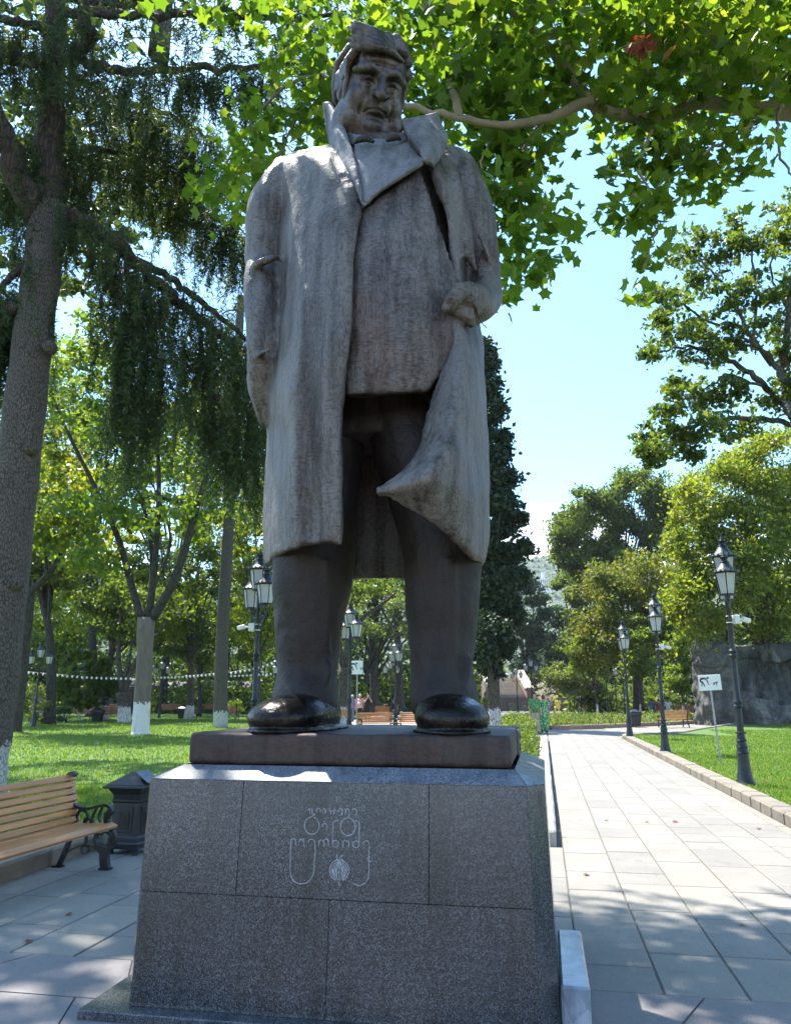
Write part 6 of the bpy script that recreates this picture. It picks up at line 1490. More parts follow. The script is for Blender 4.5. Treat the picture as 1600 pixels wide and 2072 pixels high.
# ---------------------------------------------------------------- sign on the right lawn, and the small one between the legs
def sign(name, label, loc, w_, h_, hz, rz, lean=0.0):
    t = thing(name, label, 'sign', loc, rz, None, (0, lean, rz))
    mb = MB(); mb.tube([Vector((0, .012, -.05)), Vector((0, .012, hz + h_ * .8))], .022, 10); mb.build('post', M['steel'], t)
    mb = MB(); mb.bbox((0, -.014, hz + h_ / 2), (w_, .012, h_), .004); b = mb.build('board', M['signwhite'], t)
    k = h_; cx = -w_ * .12
    def P(pts): return [Vector((cx + x * k, -.0212, hz + z * k)) for x, z in pts]
    mb = MB()
    def fill(pts): p = P(pts); mb.prism(p, None, (0, -.0014, 0))
    def disc(x, z, r): fill([(x + r * math.cos(a), z + r * math.sin(a)) for a in np.linspace(0, 2 * math.pi, 14, endpoint=False)])
    disc(.06, .80, .075)
    fill([(-.45, .72), (-.36, .84), (-.10, .84), (.02, .70), (-.05, .66), (-.14, .72), (-.28, .70), (-.36, .66)])
    fill([(-.45, .72), (-.36, .66), (-.26, .50), (-.34, .30), (-.40, .28), (-.34, .47), (-.46, .60)]); fill([(-.37, .60), (-.29, .62), (-.20, .46), (-.14, .26), (-.21, .26), (-.27, .44)])
    fill([(-.02, .70), (.04, .66), (.10, .42), (.05, .42), (-.04, .62)]); disc(.08, .38, .035)
    fill([(.36, .50), (.56, .50), (.62, .58), (.66, .50), (.60, .44), (.58, .44), (.36, .44)])
    for x in (.36, .42, .52, .57): fill([(x, .32), (x + .035, .32), (x + .035, .45), (x, .45)])
    mb.build('pictogram', M['signink'], t, fix=True); return t
p = px_base(1458, 1547); sign('dog_sign', 'white sign with a bending person and a small dog on a thin leaning post', (p.x, p.y, .1), .50, .36, 1.67, math.radians(-14), math.radians(-2.6))
p = at(722, 1410, 27.5); sign('park_sign', 'small white pictogram sign high on a post between the statue legs', (p.x, p.y, .1), .40, .46, 2.28, math.radians(-4))
# ---------------------------------------------------------------- farther benches and bins
def far_bench():
    t = thing('park_bench', 'x', 'bench')
    for x in (-.8, .8):
        mb = MB()
        for pts, th in ((curve([(.5, 0), (.42, .25), (.385, .42), (.44, .64), (.49, .86), (.45, .92)]), .04), (curve([(.44, .64), (.25, .585), (.02, .61), (.0, .55), (.03, .42), (.02, .2), (.0, 0)]), .04), ([(0, .40), (.39, .40)], .03)): flatbar(mb, pts, .05, th)
        o = mb.build('bench_end', M['iron'], t); o.location = (x, 0, 0)
    for k in range(4): mb = MB(); mb.bbox((0, .34 - .105 * k, .435), (1.8, .088, .03), .006); mb.build('seat_slat', M['wood'], t)
    for k in range(5): mb = MB(); mb.bbox((0, .375 + .022 * k, .50 + .09 * k), (1.8, .024, .075), .005); mb.build('back_slat', M['wood'], t)
    return t
FB0 = far_bench(); fb_used = [0]
def put_bench(pos, rz, label, red=False, z=.09):
    o = FB0 if not fb_used[0] else copy_tree(FB0); fb_used[0] = 1
    o.location = (pos[0], pos[1], z); o.rotation_euler = (0, 0, math.radians(rz)); o['label'] = label; o['group'] = 'wooden benches across the park'
    if red:
        for c in o.children:
            if 'slat' in c.name: c.data = c.data.copy() if False else c.data; c.material_slots[0].link = 'OBJECT'; c.material_slots[0].material = M['wood_red']
    return o
def bx(px, Y): return (at(px, 1410, Y).x, Y)
put_bench(bx(1352, 43.5), 200, 'wooden bench by the bed at the far edge of the right lawn', False, .02)
put_bench(bx(1418, 56), 185, 'red brown bench in the shade left of the rock monument', True)
put_bench(bx(1378, 62), 175, 'red bench half hidden behind the shrubs where people sit', True)
put_bench(bx(163, 56), 2, 'red brown bench on the lawn beside the round clipped bush', True)
put_bench(bx(230, 52), 176, 'red bench behind the whitewashed trunk of the dark limbed tree', True)
put_bench(bx(207, 68), 10, 'red bench under the dark kiosk roof at the left', True)
put_bench(bx(345, 72), 0, 'red bench in the row right of the pale forked trunk', True)
put_bench(bx(420, 74), 0, 'red bench in the row left of the slender cedar', True)
put_bench(bx(462, 55), 172, 'red brown bench just right of the slender cedar foot', True)
put_bench(bx(682, 47), 190, 'orange wooden bench seen from behind left of the men', False, .02)
put_bench(bx(783, 61.5), 4, 'wooden bench on which the man in shorts sits', False, .02)
put_bench(bx(765, 36.5), 25, 'slatted bench with only its top showing over the bronze slab, middle', False, .02)
put_bench(bx(833, 36.5), -30, 'slatted bench with only its top showing beside the right shoe', False, .02)
def far_bin(px, Y, label):
    p = bx(px, Y); t = thing('litter_bin', label, 'litter bin', (p[0], p[1], .09), 0, 'dark tubs and bins on the lawns')
    mb = MB(); sq_lathe(mb, [(.22, 0), (.28, .55), (.34, .58), (.34, .66), (.26, .67)]); mb.build('body', M['bin'], t)
    mb = MB(); sq_lathe(mb, [(.30, .67), (.27, .74), (.05, .86)]); mb.build('lid', M['bin'], t)
for a in ((107, 57, 'dark bin left of the round clipped bush'), (202, 50, 'dark tub in front of the red bench on the left lawn'), (371, 58, 'dark tub on the lawn right of the pale forked trunk'), (816, 60, 'dark bin right of the seated man'), (1281, 44, 'pale stone bin by the farthest path lamp')): far_bin(*a)
# ---------------------------------------------------------------- people
def cloth(name, col, pat=None):
    m, t, b = nodes(name); P = coords(t, 'Object'); n = noise(t, 6, 4, .6, P)
    c = ramp(t, n.outputs[0], [(.3, tuple(x * .8 for x in col)), (.7, tuple(min(1, x * 1.1) for x in col))]).outputs[0]
    if pat is not None:
        q = noise(t, 15, 2, .5, P); c = mixc(t, ramp(t, q.outputs[0], [(.55, 0.), (.60, 1.)]).outputs[0], c, pat)
    t.links.new(c, b.inputs['Base Color']); b.inputs['Roughness'].default_value = .8; return m
SKIN = skin_like('tanned_skin', (.42, .24, .16)); HAIRC = {'dark': skin_like('dark_hair', (.02, .014, .011), .5), 'white': skin_like('white_hair', (.6, .58, .55), .6), 'brown': skin_like('red_brown_hair', (.10, .035, .02), .5)}
CLO = {}
def C_(key, col, pat=None):
    if key not in CLO: CLO[key] = cloth(key, col, pat)
    return CLO[key]
SHOE_D = skin_like('dark_shoe_leather', (.03, .025, .022), .5)
def person(label, loc, rz, J, top, bottom, hair, hgt=1.74, sleeve=.55, legs=1.0, dress=False, belly=0.0, shoes=True):
    # J: joints, x to the person's left, -y the way they face, z up; in metres for a 1.74 m figure
    t = thing('person', label, 'person', loc, rz); s_ = hgt / 1.74; t.scale = (s_,) * 3
    g = {k: np.array(v, float) for k, v in J.items()}; allp = np.array(list(g.values())); lo = allp.min(0) - .22; hi = allp.max(0) + .24; h = .028
    def armr(k): return [.055, .042, .030]
    def torso(s, e):
        s.add(s.cap(g['pel'], g['chest'], .135 + e, .135 + e), .04)
        sh = (g['lsh'] + g['rsh']) / 2
        for sd in ('lsh', 'rsh'): s.add(s.cap(g['chest'] * .5 + sh * .5, g[sd], .10 + e, .062 + e), .06); s.add(s.cap(g['chest'], g['pel'] + (g[sd] - sh) * .45, .12 + e, .12 + e), .05)
        if belly: s.add(s.ell((g['pel'] * .5 + g['chest'] * .5) + np.array((0, -.06, 0)), (.16 + e, .15 + belly + e, .17)), .05)
    s = SDF(lo, hi, h); torso(s, 0)
    hd = g['head']; nk = (g['lsh'] + g['rsh']) / 2
    s.add(s.cap(nk, hd - np.array((0, 0, .06)), .058, .052), .03); s.add(s.ell(hd, (.078, .095, .115)), .02); s.add(s.ell(hd + np.array((0, -.075, -.055)), (.05, .035, .05)), .03)
    f = (hd - nk); s.add(s.ell(hd + np.array((0, -.105, -.01)), (.016, .022, .028)), .012)
    for m in (-1, 1): s.add(s.ell(hd + np.array((m * .08, .0, -.005)), (.014, .022, .032)), .008); s.sub(s.ell(hd + np.array((m * .032, -.10, .018)), (.016, .016, .012)), .012)
    for a in 'lr':
        s.add(s.chain([g[a + 'sh'], g[a + 'el'], g[a + 'wr']], [.052, .042, .030]), .03)
        d = g[a + 'wr'] - g[a + 'el']; d /= np.linalg.norm(d); w = g[a + 'wr']; sd = np.cross(d, (0, 1, 0)); sd = sd / (np.linalg.norm(sd) + 1e-9)
        s.add(s.cap(w, w + d * .09, .032, .036), .02)
        for k in range(4): o_ = sd * (.024 - .016 * k); s.add(s.cap(w + d * .08 + o_, w + d * (.16 - .012 * abs(k - 1.4)) + o_ * 1.2 + np.array((0, -.012, 0)), .013, .011), .006)
        s.add(s.cap(w + d * .03, w + d * .09 + np.array((0, -.04, 0)), .016, .012), .008)
        s.add(s.chain([g[a + 'hip'], g[a + 'kn'], g[a + 'an']], [.085, .058, .042]), .04); s.add(s.cap(g[a + 'an'], g[a + 'an'] + np.array((0, -.15, -.04)), .045, .032), .03)
    link('body', s.mesh('body'), SKIN, t, True)
    s = SDF(lo, hi, h); torso(s, .018)
    for a in 'lr':
        e = g[a + 'sh'] + (g[a + 'el'] - g[a + 'sh']) * min(sleeve, 1) ; P_ = [g[a + 'sh'], e]; R_2 = [.072, .068]
        if sleeve > 1: P_.append(g[a + 'el'] + (g[a + 'wr'] - g[a + 'el']) * (sleeve - 1)); R_2 = [.072, .056, .048]
        s.add(s.chain(P_, R_2), .03)
    if dress:
        kz = (g['lkn'] + g['rkn']) / 2; az = kz * .45 + (g['lan'] + g['ran']) / 2 * .55; s.add(s.chain([g['pel'], kz, az], [.165, .17, .20]), .06)
        for a in 'lr': s.add(s.cap(g[a + 'hip'], g[a + 'kn'], .11, .12), .06)
    else: s.D = np.maximum(s.D, (g['pel'][2] - .09) - s.P[..., 2])
    s.D = np.maximum(s.D, s.P[..., 2] - (nk[2] + .055) - 0 * s.D)
    link('dress' if dress else 'shirt', s.mesh('shirt'), top, t, True)
    if not dress:
        s = SDF(lo, hi, h); s.add(s.cap(g['lhip'], g['rhip'], .118, .118), .05); s.add(s.cap(g['pel'] - np.array((0, 0, .02)), g['pel'] + np.array((0, 0, .02)), .14, .14), .05)
        for a in 'lr':
            if legs >= 1: s.add(s.chain([g[a + 'hip'], g[a + 'kn'], g[a + 'an'] + np.array((0, 0, .02))], [.10, .078, .066]), .04)
            else: s.add(s.chain([g[a + 'hip'], g[a + 'hip'] + (g[a + 'kn'] - g[a + 'hip']) * legs * 1.6], [.105, .09]), .04)
        link('trousers' if legs >= 1 else 'shorts', s.mesh('trousers'), bottom, t, True)
    if shoes:
        for a in 'lr':
            an = g[a + 'an']; s = SDF(an - .22, an + .24, .024); s.add(s.cap(an + np.array((0, .03, -.04)), an + np.array((0, -.16, -.055)), .052, .042), .02); s.add(s.cap(an, an + np.array((0, 0, -.03)), .055, .055), .02); s.cut_below(an[2] - .085)
            link('shoe', s.mesh('shoe'), SHOE_D, t, True)
    s = SDF(hd - .2, hd + .2, .02); s.add(s.ell(hd + np.array((0, .02, .025)), (.092, .105, .118)), .01); s.sub(s.ell(hd + np.array((0, -.13, -.05)), (.10, .12, .12)), .02); s.D = np.maximum(s.D, (hd[2] - .05) - s.P[..., 2])
    link('hair', s.mesh('hair'), hair, t, True); return t
def stand(step=0.0, la=(0, 0), ra=(0, 0)):
    J = dict(pel=(0, 0, .95), chest=(0, .0, 1.25), head=(0, -.02, 1.62), lsh=(.185, 0, 1.42), rsh=(-.185, 0, 1.42), lhip=(.09, 0, .92), rhip=(-.09, 0, .92))
    J['lkn'] = (.10, -.10 * step - .02, .50); J['lan'] = (.11, -.26 * step, .085); J['rkn'] = (-.10, -.02 + .02 * step, .50); J['ran'] = (-.11, .24 * step + .01, .085 + .02 * abs(step))
    J['lel'] = (.25, .03 + la[0] * .2, 1.13); J['lwr'] = (.24, -.06 + la[0] * .3, .88); J['rel'] = (-.25, .03 + ra[0] * .2, 1.13); J['rwr'] = (-.24, -.06 + ra[0] * .3, .88); return J
green_p = C_('green_leaf_print_shirt', (.05, .20, .06), (.20, .38, .14)); green_d = C_('green_print_dress', (.03, .27, .07), (.50, .60, .42)); beige = C_('beige_cloth', (.42, .33, .24)); black = C_('black_cloth', (.012, .012, .014))
pink = C_('pale_pink_cloth', (.62, .36, .32)); lilac = C_('lilac_cloth', (.24, .22, .42)); plum = C_('dark_plum_cloth', (.05, .03, .055)); ochre = C_('ochre_cloth', (.42, .20, .05)); yellow = C_('yellow_cloth', (.62, .55, .10)); white_c = C_('white_cloth', (.66, .66, .66)); khaki = C_('pale_check_cloth', (.40, .38, .36)); redc = C_('red_cloth', (.35, .05, .05)); bluec = C_('blue_cloth', (.10, .16, .30))
def at_px(px, py, z=.0): p = G(px, py, z); return (p.x, p.y, z)
J = stand(.5); J['head'] = (.0, -.05, 1.62)
cp = person('man in a green print shirt and beige trousers beside the woman in green', at_px(1083, 1484, .01), math.radians(8), J, green_p, beige, HAIRC['dark'], 1.80, .7, 1, belly=.03)
J = stand(.2, (0, 0), (0, 0)); person('woman in a long green patterned dress seen from behind on the path', at_px(1101, 1483, .01), math.radians(176), J, green_d, green_d, HAIRC['brown'], 1.68, .15, 1, True)
b = thing('cloth_bag', 'pale cloth bag hanging at the side of the man in the green shirt', 'bag', (at_px(1090, 1484)[0], at_px(1090, 1484)[1] - .12, .82), .2)
mb = MB(); mb.bbox((0, 0, .16), (.32, .10, .36), .04); mb.build('pouch', beige, b, True); mb = MB(); mb.tube([Vector((-.1, 0, .33)), Vector((-.06, 0, .55)), Vector((.04, 0, .56)), Vector((.1, 0, .33))], .012, 6); mb.build('strap', beige, b)
Yp = 52.5; q = lambda px, Y=Yp: (at(px, 1410, Y).x, Y, .02)
J = stand(.55, (.1, 0), (-.1, 0)); person('white haired man in a pale pink shirt walking between the statue legs', q(728), math.radians(-20), J, pink, black, HAIRC['white'], 1.76, .6, 1, belly=.06)
J = stand(.25); J['lel'] = (.22, -.20, 1.22); J['lwr'] = (.07, -.20, 1.52); J['rel'] = (-.22, -.20, 1.22); J['rwr'] = (-.06, -.19, 1.50)
person('man in black with both hands raised to his face', q(744), math.radians(10), J, black, black, HAIRC['dark'], 1.80, .2, 1)
J = stand(.3); person('person in a lilac shirt half hidden behind the lamp pole', q(713, 53.4), math.radians(-30), J, lilac, bluec, HAIRC['white'], 1.72, .6, 1)
def sit(): return dict(pel=(0, .05, .58), chest=(0, .10, .90), head=(0, .04, 1.27), lsh=(.185, .11, 1.07), rsh=(-.185, .11, 1.07), lhip=(.09, .0, .56), rhip=(-.09, .0, .56), lkn=(.16, -.42, .55), rkn=(-.16, -.42, .55), lan=(.14, -.40, .085), ran=(-.16, -.46, .085), lel=(.26, .02, .82), lwr=(.14, -.24, .68), rel=(-.26, .02, .82), rwr=(-.14, -.24, .68))
J = sit(); J['rel'] = (-.42, .18, 1.02); J['rwr'] = (-.62, .26, 1.00); J['lel'] = (.30, .0, .90); J['lwr'] = (.36, -.22, 1.0)
p = bx(796, 61.2); person('man in a black t-shirt and pale shorts sitting with an arm along the bench back', (p[0], p[1], .0), 0, J, black, khaki, HAIRC['dark'], 1.78, .6, .55)
J = stand(.2, (0, 0), (0, 0)); J['rwr'] = (-.12, -.2, 1.0); person('man in a dark plum t-shirt and ochre shorts standing by the spreading tree', (at(1179, 1410, 78).x, 78, .02), math.radians(-35), J, plum, ochre, HAIRC['dark'], 1.80, .6, .5, belly=.08)
J = sit(); person('person in a yellow top sitting behind the flower bed', (at(1127, 1410, 70).x, 70, .2), math.radians(180), J, yellow, yellow, HAIRC['brown'], 1.7, .6, 1)
J = sit(); person('person in white seated on the bench in the shade behind the third lamp', (at(1350, 1410, 62).x, 62, .1), math.radians(150), J, white_c, bluec, HAIRC['dark'], 1.72, .6, 1)
J = sit(); person('person in red seated beside the person in white', (at(1330, 1410, 62.5).x, 62.5, .1), math.radians(190), J, redc, bluec, HAIRC['dark'], 1.7, .6, 1)
J = sit(); person('person in blue seated left of the person in red', (at(1316, 1410, 63).x, 63, .1), math.radians(170), J, bluec, black, HAIRC['dark'], 1.72, .6, 1)
# ---------------------------------------------------------------- rock monument on the right
def rock_monument():
    Y = 46.5; x0 = at(1414, 1410, Y).x; k = ppm(1410, Y); t = thing('rock_monument', 'massive dark grey rock monument with carved hollows behind the lamp post', 'monument', (x0, Y, .06))
    Wd = 11.0; X = lambda px: (px - 1414) / k; Z = lambda py: (1466 - py) / k
    s = SDF((-.6, -1.6, -.3), (Wd, 2.4, 5.4), .075)
    def blk(x0_, x1, y0, y1, z0, z1, kk=.25):
        c = np.array(((x0_ + x1) / 2, (y0 + y1) / 2, (z0 + z1) / 2), np.float32); b = np.array(((x1 - x0_) / 2, (y1 - y0) / 2, (z1 - z0) / 2), np.float32) - .12
        q = np.abs(s.P - c) - b; d = np.linalg.norm(np.maximum(q, 0), axis=-1) + np.minimum(q.max(-1), 0) - .12; return d
    s.add(blk(X(1424), X(1490), -.5, 1.6, -.3, Z(1316)), .2); s.add(blk(X(1416), X(1470), -.7, .9, Z(1350), Z(1303)), .3); s.add(blk(X(1480), X(1555), -.2, 1.8, -.3, Z(1310)), .3); s.add(blk(X(1540), Wd - .3, -.5, 1.9, -.3, Z(1318)), .3)
    s.add(blk(X(1556), Wd - .2, -.9, .6, Z(1345), Z(1306)), .3)
    s.sub(blk(X(1500), X(1536), -1.4, .15, Z(1440), Z(1335)), .2); s.sub(s.ell((X(1548), -.7, Z(1368)), (.5, .7, .55)), .15); s.sub(s.ell((X(1590), -.7, Z(1380)), (.7, .6, 1.2)), .2)
    s.add(s.cap((X(1552), -.35, Z(1425)), (X(1556), -.25, Z(1372)), .42, .30), .1); s.add(s.cap((X(1580), -.4, Z(1425)), (X(1566), -.3, Z(1352)), .38, .30), .1)
    s.add(blk(X(1500), X(1536), -1.1, .5, -.3, Z(1418)), .1); s.add(blk(X(1538), Wd - .2, -1.0, .5, -.3, Z(1430)), .2)
    s.cut_below(-.2)
    o = link('rock', s.mesh('rock'), M['rock'], t)
    a = bpy.data.textures.new('rock_big', 'VORONOI'); a.noise_scale = 1.1; b = bpy.data.textures.new('rock_small', 'CLOUDS'); b.noise_scale = .45; b.noise_depth = 5
    evaluated(o, [('DISPLACE', dict(texture=a, strength=.32, mid_level=.4)), ('DISPLACE', dict(texture=b, strength=.30, mid_level=.5))]); shade_auto(o.data, 40)
rock_monument()
# ---------------------------------------------------------------- stairs, walls, terrace, car
TY = 100.0
zt_ = at(1030, 1372, TY + 8).z; zb_ = at(1030, 1409, TY).z
tr = MB(); tr.box((0, TY + 108, zt_ / 2 - .1), (420, 199.6, zt_)); o = tr.build('terrace', M['soil']); o['kind'] = 'structure'
xl, xr = at(1003, 1400, TY).x, at(1062, 1400, TY).x
stt = bpy.data.objects.new('stairs', None); COL.objects.link(stt); tag(stt, 'broad pale stone stairs with side walls beyond the square', 'stairs')
stt.location = (0, TY, 0); ns = 11
for i in range(ns):
    h0 = zb_ + (zt_ - zb_) * (i + 1) / ns; mb = MB(); mb.bbox(((xl + xr) / 2, .68 * i + .45, h0 / 2), (xr - xl, .9 if i < ns - 1 else 1.0, h0), .015); mb.build('step', M['palestone'], stt)
for x, w_ in ((xl - .55, 1.0), (xr + .55, 1.0)):
    mb = MB(); mb.prism([(x - w_ / 2, -1.0, 0), (x - w_ / 2, -1.0, zb_ + .9), (x - w_ / 2, .2, zb_ + .9), (x - w_ / 2, 7.6, zt_ + .9), (x - w_ / 2, 8.4, zt_ + .9), (x - w_ / 2, 8.4, 0)], None, (w_, 0, 0)); mb.build('side_wall', M['wallstone'], stt)
    mb = MB(); mb.prism([(x - w_ * .6, -1.1, zb_ + .9), (x - w_ * .6, -1.1, zb_ + 1.08), (x - w_ * .6, .25, zb_ + 1.08), (x - w_ * .6, 7.6, zt_ + 1.08), (x - w_ * .6, 8.5, zt_ + 1.08), (x - w_ * .6, 8.5, zt_ + .9), (x - w_ * .6, 7.6, zt_ + .9), (x - w_ * .6, .2, zb_ + .9)], None, (w_ * 1.2, 0, 0)); mb.build('coping', M['palestone'], stt)
rw = thing('retaining_wall', 'low brown stone wall with planting on top below the pale stairs', 'wall', (0, 95, 0))
xa, xb = at(985, 1420, 95).x, at(1167, 1420, 95).x; zw = at(1080, 1413, 95).z
n_ = 9
for i in range(n_):
    a, b_ = xa + (xb - xa) * i / n_, xa + (xb - xa) * (i + 1) / n_; mb = MB(); mb.bbox(((a + b_) / 2, 0, zw / 2), (b_ - a - .03, .5, zw), .02); mb.build('wall_panel', M['wallstone'], rw)
mb = MB(); mb.bbox(((xa + xb) / 2, 0, zw + .06), (xb - xa + .2, .6, .12), .02); mb.build('coping', M['wallstone'], rw)
mb = MB(); mb.box(((xa + xb) / 2, 2.6, zw / 2 - .05), (xb - xa, 4.6, zw)); mb.build('fill', M['soil'], rw)
def car(loc, rz):
    t = thing('parked_car', 'white car parked on the terrace at the top of the pale stairs', 'car', loc, rz)
    s = SDF((-2.3, -1.0, .1), (2.3, 1.0, 1.6), .05)
    s.add(s.ell((0, 0, .62), (2.2, .86, .42)), .1); s.add(s.ell((.2, 0, .98), (1.35, .74, .50)), .15); s.cut_below(.3)
    for x in (-1.35, 1.35):
        for y in (-1, 1): s.sub(s.cap((x, y * .6, .33), (x, y * 1.1, .33), .37, .37), .03)
    link('body', s.mesh('body'), M['carwhite'], t, True)
    for m in (-1, 1):
        mb = MB(); mb.prism([(-.75, m * .70, .98), (1.15, m * .70, .98), (.85, m * .60, 1.34), (-.25, m * .60, 1.36)], None, (0, m * .05, 0)); mb.build('side_window', M['glass_dark'], t)
    mb = MB(); mb.prism([(-1.02, -.6, 1.0), (-1.02, .6, 1.0), (-.52, .5, 1.38), (-.52, -.5, 1.38)], None, (-.06, 0, .04)); mb.build('windscreen', M['glass_dark'], t)
    for x in (-1.35, 1.35):
        for y in (-.78, .78): mb = MB(); mb.tube([Vector((x, y - .1, .33)), Vector((x, y + .1, .33))], .32, 18); o = mb.build('wheel', M['rubber'], t); mb = MB(); mb.tube([Vector((x, y - .11, .33)), Vector((x, y + .11, .33))], .19, 12); mb.build('rim', M['steel'], o)
    for y in (-.55, .55): mb = MB(); mb.bbox((-2.08, y, .70), (.12, .3, .12), .03); mb.build('headlight', M['white'], t)
car((at(1000, 1378, TY + 12).x, TY + 12, zt_ - .1), math.radians(188))
# ---------------------------------------------------------------- hill with a pale building
def hill():
    r = np.random.default_rng(8); nx, ny = 150, 60; X = np.linspace(-1600, 2600, nx); Yh = np.linspace(900, 3200, ny); gx, gy = np.meshgrid(X, Yh, indexing='xy')
    from mathutils import noise as mn
    top = 1.0 / (1 + np.exp(-(gy - 1450) / 130)); Z = top * (335 + .035 * (gx - 350) + 22 * np.sin(gx / 170.0) + 10 * np.sin(gx / 61.0 + 1)) - 14
    for j in range(ny):
        for i in range(nx): Z[j, i] += 9 * mn.fractal(Vector((gx[j, i] / 45, gy[j, i] / 45, 0)), 1.0, 2.0, 4) * top[j, i]
    V = np.stack([gx, gy, Z], -1).reshape(-1, 3); F = [(j * nx + i, j * nx + i + 1, (j + 1) * nx + i + 1, (j + 1) * nx + i) for j in range(ny - 1) for i in range(nx - 1)]
    m, t, b = nodes('wooded_hillside'); P = wpos(t); v = N(t, 'ShaderNodeTexVoronoi'); v.inputs['Scale'].default_value = .09; t.links.new(P, v.inputs['Vector'])
    n = noise(t, .006, 5, .6, P); f = mixc(t, .4, n.outputs[0], v.outputs['Color']); c = ramp(t, f, [(.3, (.025, .045, .015)), (.5, (.045, .075, .022)), (.7, (.10, .12, .045))]).outputs[0]
    t.links.new(c, b.inputs['Base Color']); b.inputs['Roughness'].default_value = 1; t.links.new(bump(t, v.outputs['Distance'], 1.0, 8.0), b.inputs['Normal'])
    o = link('hill', np_mesh('hill', V, F, True), m); o['kind'] = 'structure'
    # tree crowns along the slope and skyline, as one far wood
    n = 6000; xs = r.uniform(150, 900, n); ys = r.uniform(1150, 1750, n); ix = np.interp(xs, X, np.arange(nx)).astype(int); iy = np.interp(ys, Yh, np.arange(ny)).astype(int); zs = Z[iy, ix]
    oc = np.array([(0, 0, 1.3), (.8, 0, .3), (0, .8, .3), (-.8, 0, .3), (0, -.8, .3), (.5, .5, .9), (-.5, -.5, .9)]); of = np.array([(0, 1, 2), (0, 2, 3), (0, 3, 4), (0, 4, 1), (1, 5, 2), (3, 6, 4)])
    sc = r.uniform(4, 9, n); V2 = oc[None] * 1.15 * sc[:, None, None] * np.array((1, 1, 1.2)) + np.stack([xs, ys, zs - 2], 1)[:, None]; F2 = of[None] + (np.arange(n) * 7)[:, None, None]
    m2 = leafmat('far_wood_leaf', [(.028, .05, .016), (.045, .075, .022), (.075, .10, .03)], .0, .9, .004)
    w_ = link('far_wood', np_mesh('far_wood', V2.reshape(-1, 3), F2.reshape(-1, 3)), m2); w_['kind'] = 'stuff'
    p = at(1097, 1180, 1330); t = thing('hill_building', 'pale columned building halfway up the wooded hill', 'building', (p.x, 1330, p.z - 2), .1); t.scale = (.6, .6, .6)
    PW = simple('pale_facade', (.66, .66, .64), .8, 0, .05, .1); DK = simple('dark_opening', (.06, .06, .07), .6)
    mb = MB(); mb.box((0, 0, 6), (30, 12, 18)); mb.box((0, -4, -12), (44, 16, 26)); mb.build('wall', PW, t)
    mb = MB(); mb.box((0, 0, 16), (34, 15, 2.2)); mb.build('roof', PW, t)
    mb = MB(); mb.box((3, 0, 25), (9, 8, 16)); mb.build('tower', PW, t)
    for k in range(5): mb = MB(); mb.box((-11 + 5.5 * k, -6.1, 7), (3, .6, 9)); mb.build('window', DK, t)
    for k in range(6): mb = MB(); mb.box((-17 + 6.8 * k, -12.1, -8), (3.4, .6, 7)); mb.build('window', DK, t)
hill()
# ---------------------------------------------------------------- low wall, kiosk and string lights on the left
lw = thing('park_wall', 'long dull pinkish wall behind the far left lawn', 'wall', (0, 79, 0))
xa, xb = at(-40, 1410, 79).x, at(195, 1410, 79).x
for i in range(9): a, b_ = xa + (xb - xa) * i / 9, xa + (xb - xa) * (i + 1) / 9; mb = MB(); mb.bbox(((a + b_) / 2, 0, .85), (b_ - a - .03, .35, 1.7), .02); mb.build('wall_panel', M['fencepaint'], lw)
def kiosk(px, Y, wd, label, open_=True):
    p = at(px, 1410, Y); t = thing('kiosk', label, 'kiosk', (p.x, Y, 0))
    for x in (-wd / 2, wd / 2):
        for y in (-1.2, 1.2): mb = MB(); mb.bbox((x, y, 1.25), (.14, .14, 2.5), .01); mb.build('post', M['darkroof'], t)
    mb = MB(); mb.prism([(-wd / 2 - .5, -1.8, 2.5), (-wd / 2 - .5, 0, 3.3), (-wd / 2 - .5, 1.8, 2.5)], None, (wd + 1, 0, 0)); mb.build('roof', M['darkroof'], t)
    mb = MB(); mb.bbox((0, -1.1, .5), (wd - .3, .3, 1.0), .02); mb.build('counter', M['wood_red'], t)
    mb = MB(); mb.bbox((0, 1.1, 1.25), (wd - .2, .1, 2.5), .02); mb.build('back_wall', M['glass_dark'], t)
kiosk(222, 74, 5.0, 'dark roofed kiosk between the round bush and the pale forked trunk'); kiosk(430, 86, 7.5, 'long open pavilion behind the slender cedar trunk'); kiosk(350, 88, 4, 'small dark kiosk right of the pale forked trunk')
def string_lights(label, A, B, sag, n):
    A, B = Vector(A), Vector(B); t = thing('string_lights', label, 'string lights', A, 0, 'strings of white bulbs over the left lawn')
    P = [A.lerp(B, i / n) - Vector((0, 0, sag * 4 * (i / n) * (1 - i / n))) - A for i in range(n + 1)]
    mb = MB(); mb.tube(P, .018, 5); mb.build('cable', M['wire'], t)
    bm_ = MB(); bm_.lathe([(.004, -.15), (.042, -.13), (.066, -.08), (.062, -.04), (.036, -.01), (.024, .0)], 10); me = bm_.mesh('bulb', True); me.materials.append(M['bulb'])
    for p in P[1:-1]: o = bpy.data.objects.new('bulb', me); COL.objects.link(o); o.parent = t; o.location = p
V_ = lambda px, py, Y: at(px, py, Y)
string_lights('upper string of white bulbs from the far left lamp to the pale forked trunk', V_(30, 1356, 47), V_(285, 1371, 47), .12, 26)
string_lights('string of white bulbs from the pale forked trunk to the slender cedar', V_(300, 1368, 52), V_(450, 1360, 46), .10, 20)
string_lights('string of white bulbs from the slender cedar past the left lamp', V_(450, 1362, 46), V_(560, 1338, 46), .10, 12)
string_lights('lower string of white bulbs between the slender cedar and the statue shoe', V_(460, 1366, 50), V_(580, 1358, 50), .05, 15)
string_lights('fainter string of white bulbs behind the kiosk', V_(100, 1380, 60), V_(262, 1368, 60), .12, 16)
